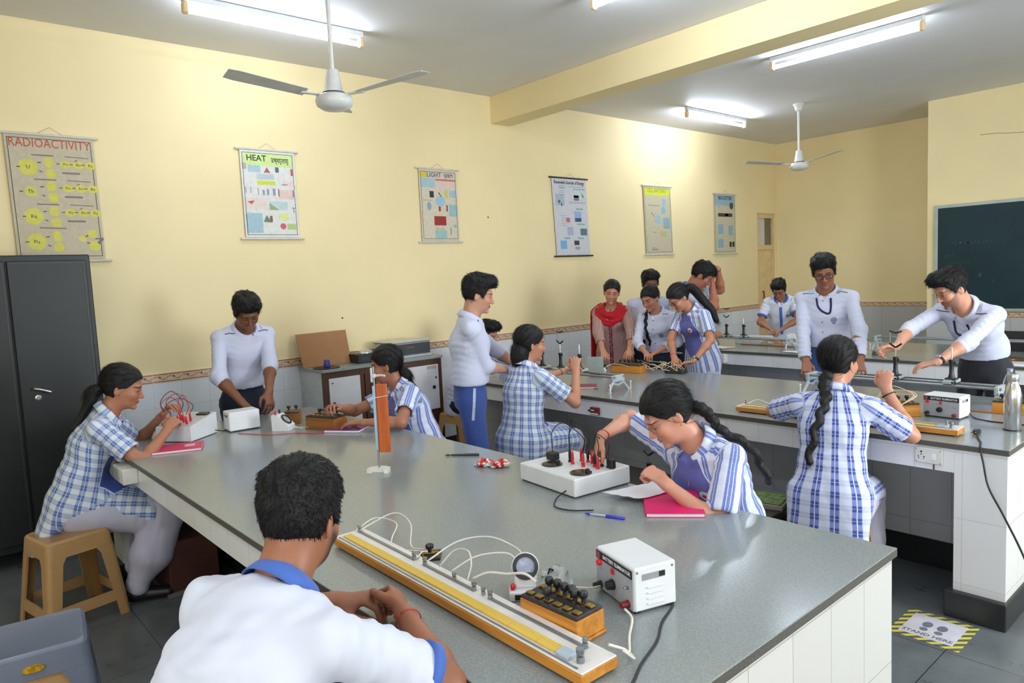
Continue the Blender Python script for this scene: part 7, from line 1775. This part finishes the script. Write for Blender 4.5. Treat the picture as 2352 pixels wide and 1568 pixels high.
t = thing('glass_flask', 'small glass flask on the farthest bench between the two spectacled boys', 'flask', (-2.60, 6.52, ZT))
MB().lathe([(.0, .001), (.036, .002), (.038, .01), (.030, .04), (.014, .08), (.012, .12), (.015, .125)], 22).build('body', clear(), t, True, 50)
MB().lathe([(.0, .003), (.034, .003), (.036, .01), (.031, .032), (0, .033)], 18).build('liquid', plain('amber_liquid', (206, 160, 110), .2), t, True, 50)
optical_bench('long grey optical bench at the right of the farthest bench', -2.78, -1.30, 6.95, .93)
t = thing('leaning_board', 'black board standing at the right end of the farthest bench', 'board', (-1.52, 7.22, ZT), 0)
MB().box((-.38, -.006, .0), (.45, .006, .175), .002).build('board', plain('matt_black_board', (26, 26, 26), .6), t); MB().box((.22, -.05, 0), (.26, -.0065, .14), .003).build('grey_prop', plain('grey_prop_c', (130, 132, 132), .5), t)
t = thing('wooden_tray', 'flat brown wooden board on the farthest bench, right part', 'tray', (-1.68, 6.60, ZT), 6)
MB().box((-.20, -.14, 0), (.22, .14, .012), .002).build('board', plain('dark_brown_board', (82, 58, 40), .5), t); MB().lathe([(.03, .0122), (.05, .0126), (.05, .016), (.03, .0165), (.03, .0122)], 20, (.06, -.03, 0), 'z', False).build('ring', M_brass, t, True, 40)
notebook('white exercise book at the near edge of the farthest bench, right', -1.555, 6.36, 10, .20, .15, (222, 220, 218))
WPOW = (12, 16, 220, 40); BPOW = 80; EXPO = 0.1
# ---------------------------------------------------------------- daylight, sky, camera
w = bpy.data.worlds.new('daylight'); scene.world = w; w.use_nodes = True
nt = w.node_tree; bg = nt.nodes['Background']
bg.inputs[0].default_value = (.86, .93, 1.0, 1); bg.inputs[1].default_value = 1.0
def window_daylight(name, yc, wid, power):
    l = bpy.data.lights.new(name, 'AREA'); l.shape = 'RECTANGLE'; l.size = wid; l.size_y = 1.75; l.energy = power; l.color = (.86, .93, 1.0)
    o = bpy.data.objects.new(name, l); COL.objects.link(o); o.location = (XR+.02, yc, 1.65); o.rotation_euler = (0, PI/2, 0); o.visible_camera = True
    return o
for (a, b), p in zip(WIN, WPOW): window_daylight('daylight_window', (a+b)/2, b-a-.06, p)
l = bpy.data.lights.new('added_back_fill', 'AREA'); l.shape = 'RECTANGLE'; l.size = BWX[1]-BWX[0]-.1; l.size_y = 1.6; l.energy = BPOW; l.color = (.90, .95, 1.0)  # fill light added behind the camera to brighten surfaces facing it
o = bpy.data.objects.new('added_back_fill', l); COL.objects.link(o); o.location = ((BWX[0]+BWX[1])/2, YK-.02, 1.75); o.rotation_euler = (PI/2, 0, 0)
cam = bpy.data.cameras.new('camera'); co = bpy.data.objects.new('camera', cam); COL.objects.link(co)
F_PX, PITCH, YAW, ROLL = 1629.97, .092164, .856107, -.0470266
cam.sensor_width = 36.0; cam.lens = 36.0*F_PX/2352.0; cam.clip_start = .05; cam.clip_end = 100
fw = Vector((-math.sin(YAW)*math.cos(PITCH), math.cos(YAW)*math.cos(PITCH), -math.sin(PITCH)))
rt = Vector((math.cos(YAW), math.sin(YAW), 0)); up = rt.cross(fw)
r2 = math.cos(ROLL)*rt+math.sin(ROLL)*up; u2 = -math.sin(ROLL)*rt+math.cos(ROLL)*up
co.matrix_world = Matrix.Translation((0, 0, 1.66)) @ Matrix((r2, u2, -fw)).transposed().to_4x4()
scene.camera = co
vs = scene.view_settings; scene.display_settings.display_device = 'sRGB'
vs.view_transform = 'Standard'; vs.look = 'None'; vs.gamma = 1.0; vs.use_curve_mapping = False; vs.exposure = EXPO
scene.cycles.max_bounces = 8; scene.cycles.diffuse_bounces = 5; scene.cycles.glossy_bounces = 3; scene.cycles.transmission_bounces = 4
scene.cycles.sample_clamp_indirect = 6.0; scene.cycles.caustics_reflective = False; scene.cycles.caustics_refractive = False
scene.cycles.use_denoising = True; scene.cycles.use_adaptive_sampling = True; scene.cycles.adaptive_threshold = .02
